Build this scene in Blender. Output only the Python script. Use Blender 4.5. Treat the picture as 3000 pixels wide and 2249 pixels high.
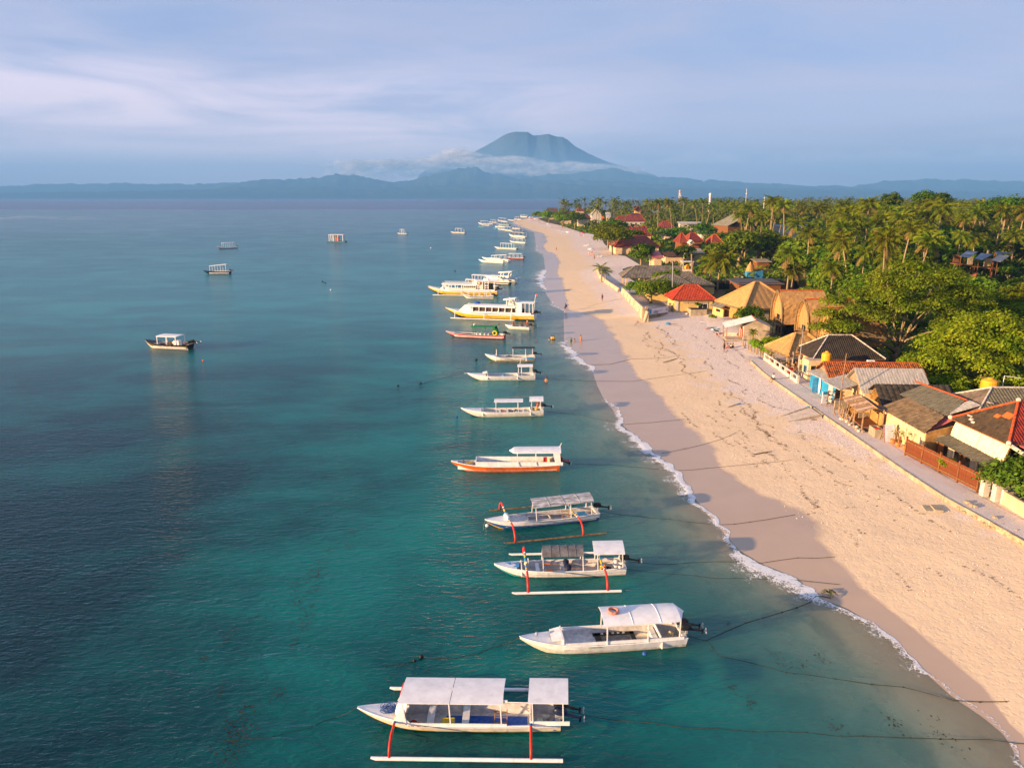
import bpy, bmesh, math, random
import numpy as np
from mathutils import Vector, Matrix, noise as mnoise
scene = bpy.context.scene
for o in list(bpy.data.objects):
 bpy.data.objects.remove(o)
R = math.radians
# ------------------------------------------------------------------ camera
CAM_H = 25.0
FPX = 2100.0                       # focal length in pixels of the 3000 px wide photograph
TILT = math.atan((1124.5 - 578) / FPX)
cam = bpy.data.cameras.new("camera")
cam.sensor_width = 36.0
cam.lens = FPX / 3000 * 36
cam.clip_start = 0.5
cam.clip_end = 90000
camo = bpy.data.objects.new("camera", cam)
scene.collection.objects.link(camo)
camo.location = (0, 0, CAM_H)
camo.rotation_euler = (R(90) - TILT, 0, 0)
scene.camera = camo
# ------------------------------------------------------------------ light
SUN_EL, SUN_AZ = R(9.5), R(248)
sun = bpy.data.lights.new("sun", 'SUN')
sun.energy = 5.0
sun.color = (1.0, 0.66, 0.34)
sun.angle = R(0.55)
suno = bpy.data.objects.new("sun", sun)
scene.collection.objects.link(suno)
sd = Vector((math.sin(SUN_AZ) * math.cos(SUN_EL), math.cos(SUN_AZ) * math.cos(SUN_EL), math.sin(SUN_EL)))
suno.rotation_euler = sd.to_track_quat('Z', 'Y').to_euler()
suno.location = (-60, -20, 60)
world = bpy.data.worlds.new("World")
scene.world = world
world.use_nodes = True
class NT:
 def __init__(s, tree):
  s.t = tree
 def n(s, kind, ins=None, **kw):
  nd = s.t.nodes.new(kind)
  for k, v in kw.items():
   setattr(nd, k, v)
  for k, v in (ins or {}).items():
   if hasattr(v, 'is_output') or v.__class__.__name__.startswith('NodeSocket'):
    s.t.links.new(v, nd.inputs[k])
   else:
    nd.inputs[k].default_value = v
  return nd
 def link(s, a, b):
  s.t.links.new(a, b)
 def math(s, op, a, b=0.0, c=0.0, clamp=False):
  nd = s.n('ShaderNodeMath', {0: a, 1: b, 2: c}, operation=op, use_clamp=clamp)
  return nd.outputs[0]
 def mix(s, f, a, b, blend='MIX'):
  nd = s.n('ShaderNodeMix', data_type='RGBA', blend_type=blend)
  for i, v in ((0, f), (6, a), (7, b)):
   if v.__class__.__name__.startswith('NodeSocket'):
    s.t.links.new(v, nd.inputs[i])
   else:
    nd.inputs[i].default_value = (v + (1,)) if isinstance(v, tuple) and len(v) == 3 else v
  return nd.outputs[2]
 def ramp(s, f, pts, interp='LINEAR'):
  nd = s.n('ShaderNodeValToRGB', {0: f})
  cr = nd.color_ramp
  cr.interpolation = interp
  while len(cr.elements) < len(pts):
   cr.elements.new(0.5)
  for e, (p, c) in zip(cr.elements, pts):
   e.position = p
   e.color = (c, c, c, 1) if isinstance(c, (int, float)) else (tuple(c) + (1,))[:4]
  return nd.outputs[0]
 def noise(s, vec, scale, detail=3.0, rough=0.55, dist=0.0):
  nd = s.n('ShaderNodeTexNoise', {'Vector': vec, 'Scale': scale, 'Detail': detail, 'Roughness': rough, 'Distortion': dist})
  return nd.outputs[0]
 def mapping(s, vec, scale=(1, 1, 1), rot=(0, 0, 0), loc=(0, 0, 0)):
  nd = s.n('ShaderNodeMapping', {'Vector': vec, 'Location': loc, 'Rotation': rot, 'Scale': scale})
  return nd.outputs[0]
def build_world():
 t = NT(world.node_tree)
 world.node_tree.nodes.clear()
 sky = t.n('ShaderNodeTexSky', sky_type='NISHITA', sun_disc=False, sun_elevation=SUN_EL, sun_rotation=SUN_AZ,
    altitude=10, air_density=1.0, dust_density=1.2, ozone_density=2.0)
 tc = t.n('ShaderNodeTexCoord')
 d = tc.outputs['Generated']
 sp = t.n('ShaderNodeSeparateXYZ', {0: d})
 x, y, z = sp.outputs
 zc = t.math('MAXIMUM', z, 0.0)
 den = t.math('ADD', zc, 0.16)
 px = t.math('DIVIDE', x, den)
 py = t.math('DIVIDE', y, den)
 pv = t.n('ShaderNodeCombineXYZ', {0: px, 1: py, 2: 0.0}).outputs[0]
 pm = t.mapping(pv, (0.75, 1.5, 1), (0, 0, 0.25), (3.1, 0.7, 0))
 n1 = t.noise(pm, 1.1, 5, 0.55, 0.6)
 veil = t.ramp(n1, [(0.38, 0.0), (0.62, 1.0)])
 base = t.n('ShaderNodeMix', data_type='RGBA')
 skys = t.n('ShaderNodeVectorMath', {0: sky.outputs[0], 1: (0.1, 0.1, 0.1)}, operation='MULTIPLY').outputs[0]
 c0 = t.mix(t.ramp(z, [(0.0, 0.96), (0.12, 0.88), (0.4, 0.60)]), skys, t.ramp(z, [(0.0, (0.235, 0.255, 0.355)), (0.15, (0.138, 0.168, 0.290)), (0.5, (0.148, 0.170, 0.270))]))
 c1 = t.mix(t.math('MULTIPLY', veil, 0.75), c0, (0.205, 0.212, 0.290))
 el = z
 band = t.ramp(el, [(0.0, 0.40), (0.03, 0.75), (0.085, 1.0), (0.13, 0.9), (0.165, 0.3), (0.22, 0.0)])
 azr = t.n('ShaderNodeMapRange', {0: x, 1: -0.15, 2: 0.22, 3: 1.0, 4: 0.20}).outputs[0]
 bm = t.mapping(d, (1.6, 1.6, 12.0), (0, 0.05, 0), (0.3, 0, 0.2))
 n2 = t.noise(bm, 1.7, 6, 0.58, 0.7)
 bn = t.ramp(n2, [(0.32, 0.25), (0.55, 1.0)])
 bf = t.math('MULTIPLY', t.math('MULTIPLY', band, bn), azr, clamp=True)
 c2 = t.mix(t.math('MULTIPLY', bf, 0.95), c1, (0.440, 0.365, 0.410))
 sm = t.mapping(d, (1.4, 1.4, 16.0), (0, 0.22, 0), (1.7, 0, 0.9))
 n3 = t.noise(sm, 2.1, 4, 0.5, 0.5)
 st = t.math('MULTIPLY', t.ramp(n3, [(0.56, 0.0), (0.68, 1.0)]), t.ramp(el, [(0.03, 0.0), (0.08, 0.6), (0.16, 0.5), (0.3, 0.0)]))
 c3 = t.mix(t.math('MULTIPLY', st, 0.55), c2, (0.190, 0.195, 0.275))
 cm = t.mapping(d, (9.0, 9.0, 20.0), (0, 0, 0), (0, 0, 0))
 n4 = t.noise(cm, 1.3, 7, 0.6, 0.2)
 topz = t.math('ADD', t.math('MULTIPLY', n4, 0.085), 0.012)
 head = t.n('ShaderNodeMapRange', {0: t.math('SUBTRACT', topz, el), 1: -0.003, 2: 0.006, 3: 0.0, 4: 1.0}).outputs[0]
 body = t.ramp(t.math('DIVIDE', el, 0.08), [(0.0, (0.320, 0.305, 0.385)), (1.0, (0.430, 0.365, 0.410))])
 hf = t.math('MULTIPLY', head, t.n('ShaderNodeMapRange', {0: x, 1: -0.6, 2: 0.45, 3: 0.72, 4: 0.30}).outputs[0])
 c4 = t.mix(hf, c3, body)
 bg = t.n('ShaderNodeBackground', {'Color': c4, 'Strength': 1.0})
 out = t.n('ShaderNodeOutputWorld')
 t.link(bg.outputs[0], out.inputs[0])
build_world()
scene.view_settings.view_transform = 'Standard'
scene.view_settings.look = 'None'
scene.view_settings.gamma = 1.0
scene.view_settings.exposure = 1.45
scene.view_settings.use_curve_mapping = False
scene.cycles.use_denoising = True
scene.cycles.max_bounces = 6
scene.cycles.diffuse_bounces = 3
scene.cycles.glossy_bounces = 3
scene.cycles.transparent_max_bounces = 24
scene.cycles.volume_bounces = 0
scene.cycles.sample_clamp_indirect = 6.0
# ------------------------------------------------------------------ helpers
def at(u, v, z=0.0):
 a = (u - 1500) / FPX
 b = (1124.5 - v) / FPX
 dy = math.cos(TILT) + b * math.sin(TILT)
 dz = -math.sin(TILT) + b * math.cos(TILT)
 t = (z - CAM_H) / dz
 return Vector((a * t, dy * t, z))
def aty(u, v, y):
 a = (u - 1500) / FPX
 b = (1124.5 - v) / FPX
 dy = math.cos(TILT) + b * math.sin(TILT)
 dz = -math.sin(TILT) + b * math.cos(TILT)
 t = y / dy
 return Vector((a * t, y, CAM_H + dz * t))
def link(o, parent=None):
 scene.collection.objects.link(o)
 if parent is not None:
  o.parent = parent
 return o
def tag(o, label=None, cat=None, group=None, kind=None):
 if label:
  o['label'] = label
 if cat:
  o['category'] = cat
 if group:
  o['group'] = group
 if kind:
  o['kind'] = kind
 return o
def empty(name, loc=(0, 0, 0), rz=0.0, label=None, cat=None, group=None):
 o = bpy.data.objects.new(name, None)
 o.empty_display_size = 0.3
 link(o)
 o.location = loc
 o.rotation_euler = (0, 0, rz)
 return tag(o, label, cat, group)
def copy_tree(o, parent=None):
 c = o.copy()
 scene.collection.objects.link(c)
 c.parent = parent
 for ch in o.children:
  copy_tree(ch, c)
 return c
class MB:
 def __init__(s):
  s.v = []
  s.f = []
  s.mi = []
  s.uv = None
 def add(s, vs, fs, mi=0):
  b = len(s.v)
  s.v.extend([tuple(p) for p in vs])
  s.f.extend([tuple(b + i for i in f) for f in fs])
  s.mi.extend([mi] * len(fs))
  return s
 def box(s, c, size, rot=0.0, mi=0, mat=None):
  x, y, z = size[0] / 2, size[1] / 2, size[2] / 2
  pts = [(-x, -y, -z), (x, -y, -z), (x, y, -z), (-x, y, -z), (-x, -y, z), (x, -y, z), (x, y, z), (-x, y, z)]
  m = mat if mat is not None else Matrix.Rotation(rot, 4, 'Z')
  m3 = m.to_3x3()
  vs = [Vector(c) + m3 @ Vector(p) for p in pts]
  return s.add(vs, [(0, 3, 2, 1), (4, 5, 6, 7), (0, 1, 5, 4), (1, 2, 6, 5), (2, 3, 7, 6), (3, 0, 4, 7)], mi)
 def beam(s, a, b, w, h=None, mi=0, up=(0, 0, 1)):
  h = h or w
  a, b = Vector(a), Vector(b)
  d = (b - a)
  if d.length < 1e-6:
   return s
  d.normalize()
  u = Vector(up)
  if abs(d.dot(u)) > 0.97:
   u = Vector((1, 0, 0))
  sx = d.cross(u).normalized() * w / 2
  sy = sx.cross(d).normalized() * h / 2
  vs = []
  for p in (a, b):
   vs += [p - sx - sy, p + sx - sy, p + sx + sy, p - sx + sy]
  return s.add(vs, [(0, 1, 2, 3), (7, 6, 5, 4), (0, 4, 5, 1), (1, 5, 6, 2), (2, 6, 7, 3), (3, 7, 4, 0)], mi)
 def tube(s, pts, r, n=8, mi=0, cap=True):
  pts = [Vector(p) for p in pts]
  m = len(pts)
  rs = r if isinstance(r, (list, tuple)) else [r] * m
  vs = []
  prev = None
  for i, p in enumerate(pts):
   d = (pts[min(i + 1, m - 1)] - pts[max(i - 1, 0)])
   d.normalize()
   if prev is None:
    u = Vector((0, 0, 1)) if abs(d.z) < 0.9 else Vector((1, 0, 0))
    sx = d.cross(u).normalized()
   else:
    sx = (prev - d * prev.dot(d)).normalized()
   prev = sx
   sy = sx.cross(d)
   for k in range(n):
    a = 2 * math.pi * k / n
    vs.append(p + (sx * math.cos(a) + sy * math.sin(a)) * rs[i])
  fs = []
  for i in range(m - 1):
   for k in range(n):
    k2 = (k + 1) % n
    fs.append((i * n + k, (i + 1) * n + k, (i + 1) * n + k2, i * n + k2))
  if cap:
   fs.append(tuple(range(n)))
   fs.append(tuple((m - 1) * n + k for k in reversed(range(n))))
  return s.add(vs, fs, mi)
 def lathe(s, prof, c=(0, 0, 0), n=16, mi=0):
  vs = []
  for r, z in prof:
   for k in range(n):
    a = 2 * math.pi * k / n
    vs.append((c[0] + r * math.cos(a), c[1] + r * math.sin(a), c[2] + z))
  fs = []
  m = len(prof)
  for i in range(m - 1):
   for k in range(n):
    k2 = (k + 1) % n
    fs.append((i * n + k, i * n + k2, (i + 1) * n + k2, (i + 1) * n + k))
  fs.append(tuple(reversed(range(n))))
  fs.append(tuple((m - 1) * n + k for k in range(n)))
  return s.add(vs, fs, mi)
 def ball(s, c, r, n=8, mi=0, sc=(1, 1, 1)):
  m = max(4, n // 2 + 1)
  prof = [(max(1e-3, math.sin(math.pi * i / m)) * r, -math.cos(math.pi * i / m) * r) for i in range(m + 1)]
  b = len(s.v)
  s.lathe(prof, (0, 0, 0), n, mi)
  for i in range(b, len(s.v)):
   p = s.v[i]
   s.v[i] = (c[0] + p[0] * sc[0], c[1] + p[1] * sc[1], c[2] + p[2] * sc[2])
  return s
 def grid(s, rows, mi=0, close=False):
  n = len(rows[0])
  vs = [p for r_ in rows for p in r_]
  fs = []
  for i in range(len(rows) - 1):
   for k in range(n - 1 + (1 if close else 0)):
    k2 = (k + 1) % n
    fs.append((i * n + k, i * n + k2, (i + 1) * n + k2, (i + 1) * n + k))
  return s.add(vs, fs, mi)
 def slab(s, quad, th, mi=0):
  q = [Vector(p) for p in quad]
  nrm = (q[1] - q[0]).cross(q[3] - q[0]).normalized()
  lo = [p - nrm * th for p in q]
  return s.add(q + lo, [(0, 1, 2, 3), (7, 6, 5, 4), (0, 4, 5, 1), (1, 5, 6, 2), (2, 6, 7, 3), (3, 7, 4, 0)], mi)
 def mesh(s, name, mats=()):
  me = bpy.data.meshes.new(name)
  me.from_pydata(s.v, [], s.f)
  for m in (mats if isinstance(mats, (list, tuple)) else [mats]):
   me.materials.append(m)
  if any(s.mi):
   me.polygons.foreach_set('material_index', s.mi)
  me.update()
  return me
 def build(s, name, mats=(), parent=None, smooth=False, loc=None, fix=True):
  me = s.mesh(name, mats)
  if fix and len(s.f) < 20000:
   bm = bmesh.new()
   bm.from_mesh(me)
   bmesh.ops.recalc_face_normals(bm, faces=bm.faces)
   bm.to_mesh(me)
   bm.free()
  if smooth:
   me.polygons.foreach_set('use_smooth', [True] * len(me.polygons))
  o = bpy.data.objects.new(name, me)
  link(o, parent)
  if loc is not None:
   o.location = loc
  return o
_mats = {}
def mat(name, col, rough=0.7, var=0.12, scale=3.0, metal=0.0, bump=0.0, bscale=20.0, col2=None, spec=0.25, dirt=0.0,
  stretch=(1, 1, 1), rnd=0.0, sss=None, coords='Object'):
 key = name
 if key in _mats:
  return _mats[key]
 m = bpy.data.materials.new(name)
 m.use_nodes = True
 m.node_tree.nodes.clear()
 t = NT(m.node_tree)
 tc = t.n('ShaderNodeTexCoord').outputs[coords]
 v = t.mapping(tc, stretch)
 nz = t.noise(v, scale, 4, 0.6)
 c2 = col2 or tuple(max(0, c * (1 - var * 2.2)) for c in col)
 c1 = col if col2 else tuple(min(1, c * (1 + var)) for c in col)
 f = t.ramp(nz, [(0.35, 0.0), (0.65, 1.0)])
 base = t.mix(f, c2, c1)
 if dirt > 0:
  n2 = t.noise(t.mapping(tc, tuple(q * 0.6 for q in stretch), loc=(5, 3, 1)), scale * 2.7, 6, 0.7)
  base = t.mix(t.math('MULTIPLY', t.ramp(n2, [(0.52, 0.0), (0.66, 1.0)]), dirt), base, tuple(c * 0.32 for c in col))
 if rnd > 0:
  oi = t.n('ShaderNodeObjectInfo')
  h = t.n('ShaderNodeHueSaturation', {'Color': base,
    'Value': t.n('ShaderNodeMapRange', {0: oi.outputs['Random'], 3: 1 - rnd, 4: 1 + rnd}).outputs[0],
    'Hue': t.n('ShaderNodeMapRange', {0: oi.outputs['Random'], 3: 0.5 - rnd * 0.04, 4: 0.5 + rnd * 0.04}).outputs[0]})
  base = h.outputs[0]
 p = t.n('ShaderNodeBsdfPrincipled', {'Base Color': base, 'Roughness': rough, 'Metallic': metal, 'Specular IOR Level': spec})
 if bump > 0:
  nb = t.noise(t.mapping(tc, stretch), bscale, 4, 0.6)
  b = t.n('ShaderNodeBump', {'Height': nb, 'Strength': bump, 'Distance': 0.05})
  t.link(b.outputs[0], p.inputs['Normal'])
 out = t.n('ShaderNodeOutputMaterial')
 t.link(p.outputs[0], out.inputs[0])
 _mats[key] = m
 return m
def newmat(name):
 m = bpy.data.materials.new(name)
 m.use_nodes = True
 m.node_tree.nodes.clear()
 return m, NT(m.node_tree)
def finish(t, shader, disp=None):
 out = t.n('ShaderNodeOutputMaterial')
 t.link(shader, out.inputs[0])
def np_mesh(name, co, quads, mats, attrs=None, smooth=True):
 me = bpy.data.meshes.new(name)
 co = np.asarray(co, np.float32)
 quads = np.asarray(quads, np.int32)
 me.vertices.add(len(co))
 me.vertices.foreach_set('co', co.ravel())
 k = quads.shape[1]
 me.loops.add(quads.size)
 me.polygons.add(len(quads))
 me.polygons.foreach_set('loop_start', np.arange(0, quads.size, k, dtype=np.int32))
 me.polygons.foreach_set('loop_total', np.full(len(quads), k, np.int32))
 me.loops.foreach_set('vertex_index', quads.ravel())
 if smooth:
  me.polygons.foreach_set('use_smooth', np.ones(len(quads), bool))
 for m in (mats if isinstance(mats, (list, tuple)) else [mats]):
  me.materials.append(m)
 for an, av in (attrs or {}).items():
  a = me.attributes.new(an, 'FLOAT', 'POINT')
  a.data.foreach_set('value', np.asarray(av, np.float32))
 me.update(calc_edges=True)
 me.validate()
 return me
def grid_quads(nr, nc):
 i = np.arange(nr - 1)[:, None] * nc + np.arange(nc - 1)[None, :]
 return np.stack([i, i + 1, i + nc + 1, i + nc], -1).reshape(-1, 4)
def lerp_poly(pts, ys):
 p = sorted([(q[1], q[0]) for q in pts])
 return np.interp(ys, [a for a, _ in p], [b for _, b in p])
def vnoise(x, y, seed=0.0, octaves=4, gain=0.5):
 x = np.asarray(x, float)
 y = np.asarray(y, float)
 tot = np.zeros(np.broadcast(x, y).shape)
 amp, s = 1.0, 0.0
 for o in range(octaves):
  f = 2 ** o
  xx, yy = x * f + 17.3 * o + seed, y * f + 9.1 * o + seed * 1.7
  xi, yi = np.floor(xx), np.floor(yy)
  xf, yf = xx - xi, yy - yi
  xf = xf * xf * (3 - 2 * xf)
  yf = yf * yf * (3 - 2 * yf)
  def h(a, b):
   v = np.sin(a * 127.1 + b * 311.7 + seed * 13.7) * 43758.5453
   return v - np.floor(v)
  v = (h(xi, yi) * (1 - xf) + h(xi + 1, yi) * xf) * (1 - yf) + (h(xi, yi + 1) * (1 - xf) + h(xi + 1, yi + 1) * xf) * yf
  tot = tot + v * amp
  s += amp
  amp *= gain
 return tot / s
# ------------------------------------------------------------------ shoreline in metres
SHORE_PX = [(3300, 2700), (3100, 2400), (3040, 2330), (2990, 2230), (2940, 2150), (2880, 2100), (2790, 2040), (2700, 1960), (2640, 1900),
   (2560, 1830), (2480, 1780), (2400, 1750), (2330, 1690), (2230, 1650), (2165, 1610), (2120, 1560), (2075, 1510),
   (2030, 1450), (1985, 1395), (1935, 1340), (1870, 1290), (1820, 1240), (1795, 1200), (1770, 1170), (1750, 1130),
   (1735, 1085), (1700, 1050), (1665, 1020), (1652, 995), (1652, 950), (1652, 910), (1622, 894), (1600, 861),
   (1592, 842), (1589, 820), (1598, 795), (1592, 746), (1574, 734), (1567, 696), (1563, 681), (1524, 667),
   (1496, 654), (1512, 645), (1554, 639)]
SHORE = [tuple(at(u, v))[:2] for u, v in SHORE_PX]
SHORE = [(30, -400), (26, 0), (23.5, 12)] + SHORE + [(60, 990), (140, 1080), (260, 1180), (340, 1400), (380, 2000), (600, 2600), (900, 2900)]
WET_PX = [(3000, 2160), (2956, 2115), (2875, 2007), (2712, 1871), (2522, 1722), (2400, 1587), (2400, 1549), (2330, 1500), (2237, 1451), (2156, 1410),
   (2109, 1370), (2088, 1320), (2034, 1268), (1953, 1193), (1890, 1120), (1851, 1085), (1824, 1030), (1790, 976), (1766, 940), (1700, 915),
   (1668, 907), (1655, 858), (1646, 820), (1633, 804), (1636, 777), (1641, 768), (1625, 743), (1600, 735), (1592, 721),
   (1603, 707), (1594, 685), (1563, 676)]
WET = [(28, -400), (27, 0), (26, 22)] + [tuple(at(u, v, .12))[:2] for u, v in WET_PX] + [(9, 640), (1, 740), (7, 835), (26, 918), (64, 995)]
BACK = [(35.5, -400), (36.4, 46), (35.2, 54), (35.0, 60), (34.9, 95), (35.7, 105), (36.7, 121), (37.5, 140), (40, 149.9),
  (28, 150.3), (28.2, 184), (27.5, 200), (27.3, 222), (30, 250), (38, 256), (39, 300), (37, 305), (40, 378), (48, 462), (39.6, 512), (35.9, 593),
  (32.7, 645), (25.3, 715), (21, 841), (40, 925), (80, 1000), (160, 1090), (280, 1200), (350, 1400), (390, 2000), (610, 2600), (910, 2900)]
shore_x = lambda y: lerp_poly(SHORE, y)
wet_x = lambda y: lerp_poly(WET, y)
back_x = lambda y: lerp_poly(BACK, y)
GROUND = 1.5     # level of the village floor
def land_height(X, Y):
 d = X - shore_x(Y)
 width = np.maximum(back_x(Y) - shore_x(Y), 4)
 s = d / width
 up = np.where(s < 1, 1.18 * np.clip(s, 0, 1) ** 1.15, 1.18)
 z = np.where(d < 0, np.maximum(d * 0.075, -6.0), up)
 soft = np.interp(Y, [104, 106, 146, 149, 252, 256], [.3, 3, 3, .3, .3, 7.0])
 beh = np.clip((X - back_x(Y) - 0.35) / soft, 0, 1)
 z = z + beh * (GROUND - 1.18)
 return z
def water_level(Y):
 return 0.0
def sand_material():
 m, t = newmat('beach_sand')
 tc = t.n('ShaderNodeTexCoord').outputs['Object']
 wet = t.n('ShaderNodeAttribute', attribute_name='wet').outputs['Fac']
 inl = t.n('ShaderNodeAttribute', attribute_name='inland').outputs['Fac']
 dep = t.n('ShaderNodeAttribute', attribute_name='depth').outputs['Fac']
 n1 = t.noise(tc, 0.22, 4, 0.6)
 n2 = t.noise(tc, 2.2, 5, 0.65)
 dry = t.mix(n1, (0.70, 0.512, 0.322), (0.80, 0.612, 0.405))
 dry = t.mix(t.math('MULTIPLY', n2, 0.35), dry, (0.58, 0.44, 0.33))
 n3 = t.noise(tc, 0.35, 4, 0.6)
 rub = t.math('ADD', t.math('ADD', inl, t.n('ShaderNodeMapRange', {0: t.n('ShaderNodeSeparateXYZ', {0: tc}).outputs[1], 1: 50.0, 2: 90.0, 3: -0.32, 4: 0.02}).outputs[0]), t.math('MULTIPLY', t.math('SUBTRACT', n3, 0.5), 0.7))
 rubf = t.ramp(rub, [(0.64, 0.0), (0.76, 1.0)])
 n4 = t.noise(tc, 7.0, 4, 0.75)
 rubc = t.mix(t.ramp(n4, [(0.36, 0.0), (0.56, 1.0)]), (0.36, 0.27, 0.24), (0.84, 0.71, 0.62))
 dry = t.mix(t.math('MULTIPLY', rubf, 0.85), dry, rubc)
 warp = t.noise(tc, 0.12, 3, 0.5)
 sx = t.n('ShaderNodeSeparateXYZ', {0: tc})
 ph = t.math('ADD', t.math('MULTIPLY', inl, 5.5), t.math('MULTIPLY', warp, 5.0))
 fr = t.math('FRACT', ph)
 line = t.ramp(fr, [(0.44, 0.0), (0.5, 1.0), (0.56, 0.0)])
 n5 = t.noise(t.mapping(tc, (1, 0.5, 1)), 3.3, 5, 0.75)
 bits = t.ramp(n5, [(0.56, 0.0), (0.64, 1.0)])
 upm = t.ramp(inl, [(0.28, 0.0), (0.42, 0.9), (0.9, 1.0)])
 weed = t.math('MULTIPLY', t.math('MULTIPLY', line, bits), upm)
 dry = t.mix(t.math('MULTIPLY', weed, 0.45), dry, (0.16, 0.10, 0.045))
 n7 = t.noise(tc, 1.7, 2, 0.5)
 n6 = t.noise(tc, 9.0, 2, 0.5)
 spot = t.math('MULTIPLY', t.ramp(n6, [(0.66, 0.0), (0.71, 1.0)]), t.ramp(n7, [(0.48, 0.0), (0.6, 1.0)]))
 dry = t.mix(t.math('MULTIPLY', t.math('MULTIPLY', spot, upm), 0.7), dry, (0.14, 0.09, 0.05))
 wn = t.noise(tc, 0.2, 5, 0.55)
 wetf = t.ramp(t.math('ADD', wet, t.math('MULTIPLY', t.math('SUBTRACT', wn, 0.5), 0.30)), [(0.462, 0.0), (0.520, 1.0)])
 wetc = t.mix(n1, (0.40, 0.280, 0.195), (0.50, 0.365, 0.260))
 col = t.mix(wetf, dry, wetc)
 n8 = t.noise(t.mapping(tc, (1, 0.6, 1)), 0.30, 5, 0.6, 0.3)
 sea = t.mix(t.math('MULTIPLY', t.ramp(n8, [(0.50, 0.0), (0.64, 1.0)]), 0.6), (0.62, 0.50, 0.36), (0.13, 0.13, 0.09))
 col = t.mix(t.ramp(dep, [(0.0, 0.0), (0.02, 1.0)]), col, sea)
 rough = t.n('ShaderNodeMapRange', {0: wetf, 3: 0.95, 4: 0.23}).outputs[0]
 spec = t.n('ShaderNodeMapRange', {0: wetf, 3: 0.15, 4: 0.6}).outputs[0]
 p = t.n('ShaderNodeBsdfPrincipled', {'Base Color': col, 'Roughness': rough, 'Specular IOR Level': spec})
 hb = t.math('ADD', t.math('ADD', t.math('MULTIPLY', t.noise(tc, 1.1, 3, 0.6), 0.30), t.math('MULTIPLY', t.ramp(t.noise(tc, 3.2, 2, 0.5), [(0.36, 0.0), (0.46, 1.0)]), 0.06)),
    t.math('ADD', t.math('MULTIPLY', t.noise(tc, 4.0, 5, 0.7), 0.10), t.math('MULTIPLY', weed, 0.05)))
 bs = t.n('ShaderNodeMapRange', {0: wetf, 3: 0.42, 4: 0.03}).outputs[0]
 b = t.n('ShaderNodeBump', {'Height': hb, 'Distance': 0.35, 'Strength': bs})
 t.link(b.outputs[0], p.inputs['Normal'])
 finish(t, p.outputs[0])
 return m
M_SAND = sand_material()
def build_beach():
 ys = []
 y = -300.0
 while y < 20:
  ys.append(y)
  y += 12
 y = 20.0
 while y < 3000:
  ys.append(y)
  y += max(0.35, (y / 400.0) ** 1.4 * 4.2)
 ys = np.array(ys)
 offs = np.concatenate([np.array([-400, -200, -120, -80, -60, -45, -35, -28, -22, -17, -13, -10, -8, -6, -4.5, -3.2, -2.2, -1.4, -.8, -.35]),
       [0.0]])
 frac = np.linspace(0, 1, 40)[1:]
 beh = np.array([0.34, 0.66, 2, 4, 6, 8])
 sx, bx = shore_x(ys), back_x(ys)
 bx = np.maximum(bx, sx + 4)
 X = np.concatenate([sx[:, None] + offs[None], sx[:, None] + (bx - sx)[:, None] * frac[None], bx[:, None] + beh[None]], 1)
 Y = np.repeat(ys[:, None], X.shape[1], 1)
 Z = land_height(X, Y)
 d = X - sx[:, None]
 bumps = (vnoise(X * 0.45, Y * 0.45, 3, 4, 0.6) - 0.5) * 0.10 * np.clip((d - 4) / 6, 0, 1)
 dist = np.clip((bx[:, None] - X) / 2.0, 0, 1)
 Z = Z + bumps * dist
 wx = np.maximum(wet_x(ys), sx + 0.8)
 wet = np.clip(1 - (X - sx[:, None]) / (2 * (wx - sx)[:, None]), 0, 1)     # 0.5 exactly at the wet edge
 inl = np.clip(d / (bx - sx)[:, None], 0, 1)
 dep = np.clip(-Z, 0, 10) / 10
 me = np_mesh('beach', np.stack([X, Y, Z], -1).reshape(-1, 3), grid_quads(*X.shape), M_SAND,
     {'wet': wet.ravel(), 'inland': inl.ravel(), 'depth': dep.ravel()})
 o = link(bpy.data.objects.new('beach', me))
 tag(o, 'pale sand beach with a wet strip along the water', kind='structure')
def build_inland():
 m, t = newmat('village_ground')
 tc = t.n('ShaderNodeTexCoord').outputs['Object']
 n1 = t.noise(tc, 0.06, 4, 0.6)
 n2 = t.noise(tc, 0.8, 5, 0.7)
 c = t.mix(t.ramp(n1, [(0.42, 0.0), (0.58, 1.0)]), (0.055, 0.075, 0.022), (0.20, 0.145, 0.085))
 c = t.mix(t.math('MULTIPLY', n2, 0.5), c, (0.05, 0.055, 0.02))
 p = t.n('ShaderNodeBsdfPrincipled', {'Base Color': c, 'Roughness': 0.95, 'Specular IOR Level': 0.1})
 b = t.n('ShaderNodeBump', {'Height': n2, 'Distance': 0.5, 'Strength': 0.5})
 t.link(b.outputs[0], p.inputs['Normal'])
 finish(t, p.outputs[0])
 ys = np.concatenate([np.arange(-300, 1000, 6.0), np.arange(1000, 3000, 30.0)])
 bx = np.maximum(back_x(ys), shore_x(ys) + 4) + 7.9
 offs = np.array([0, 10, 25, 50, 90, 150, 250, 400, 700, 1100, 1600, 2200, 3200, 4500])
 X = bx[:, None] + offs[None]
 Y = np.repeat(ys[:, None], X.shape[1], 1)
 Z = GROUND + 0.0 * X + np.clip((X - bx[:, None] - 60) / 400, 0, 1) * (vnoise(X / 180, Y / 180, 5, 3) * 5.0)
 Z[-1, :] = -3
 me = np_mesh('village_ground', np.stack([X, Y, Z], -1).reshape(-1, 3), grid_quads(*X.shape), m)
 o = link(bpy.data.objects.new('village_ground', me))
 tag(o, 'dark earth and grass floor of the village behind the beach', kind='structure')
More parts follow.
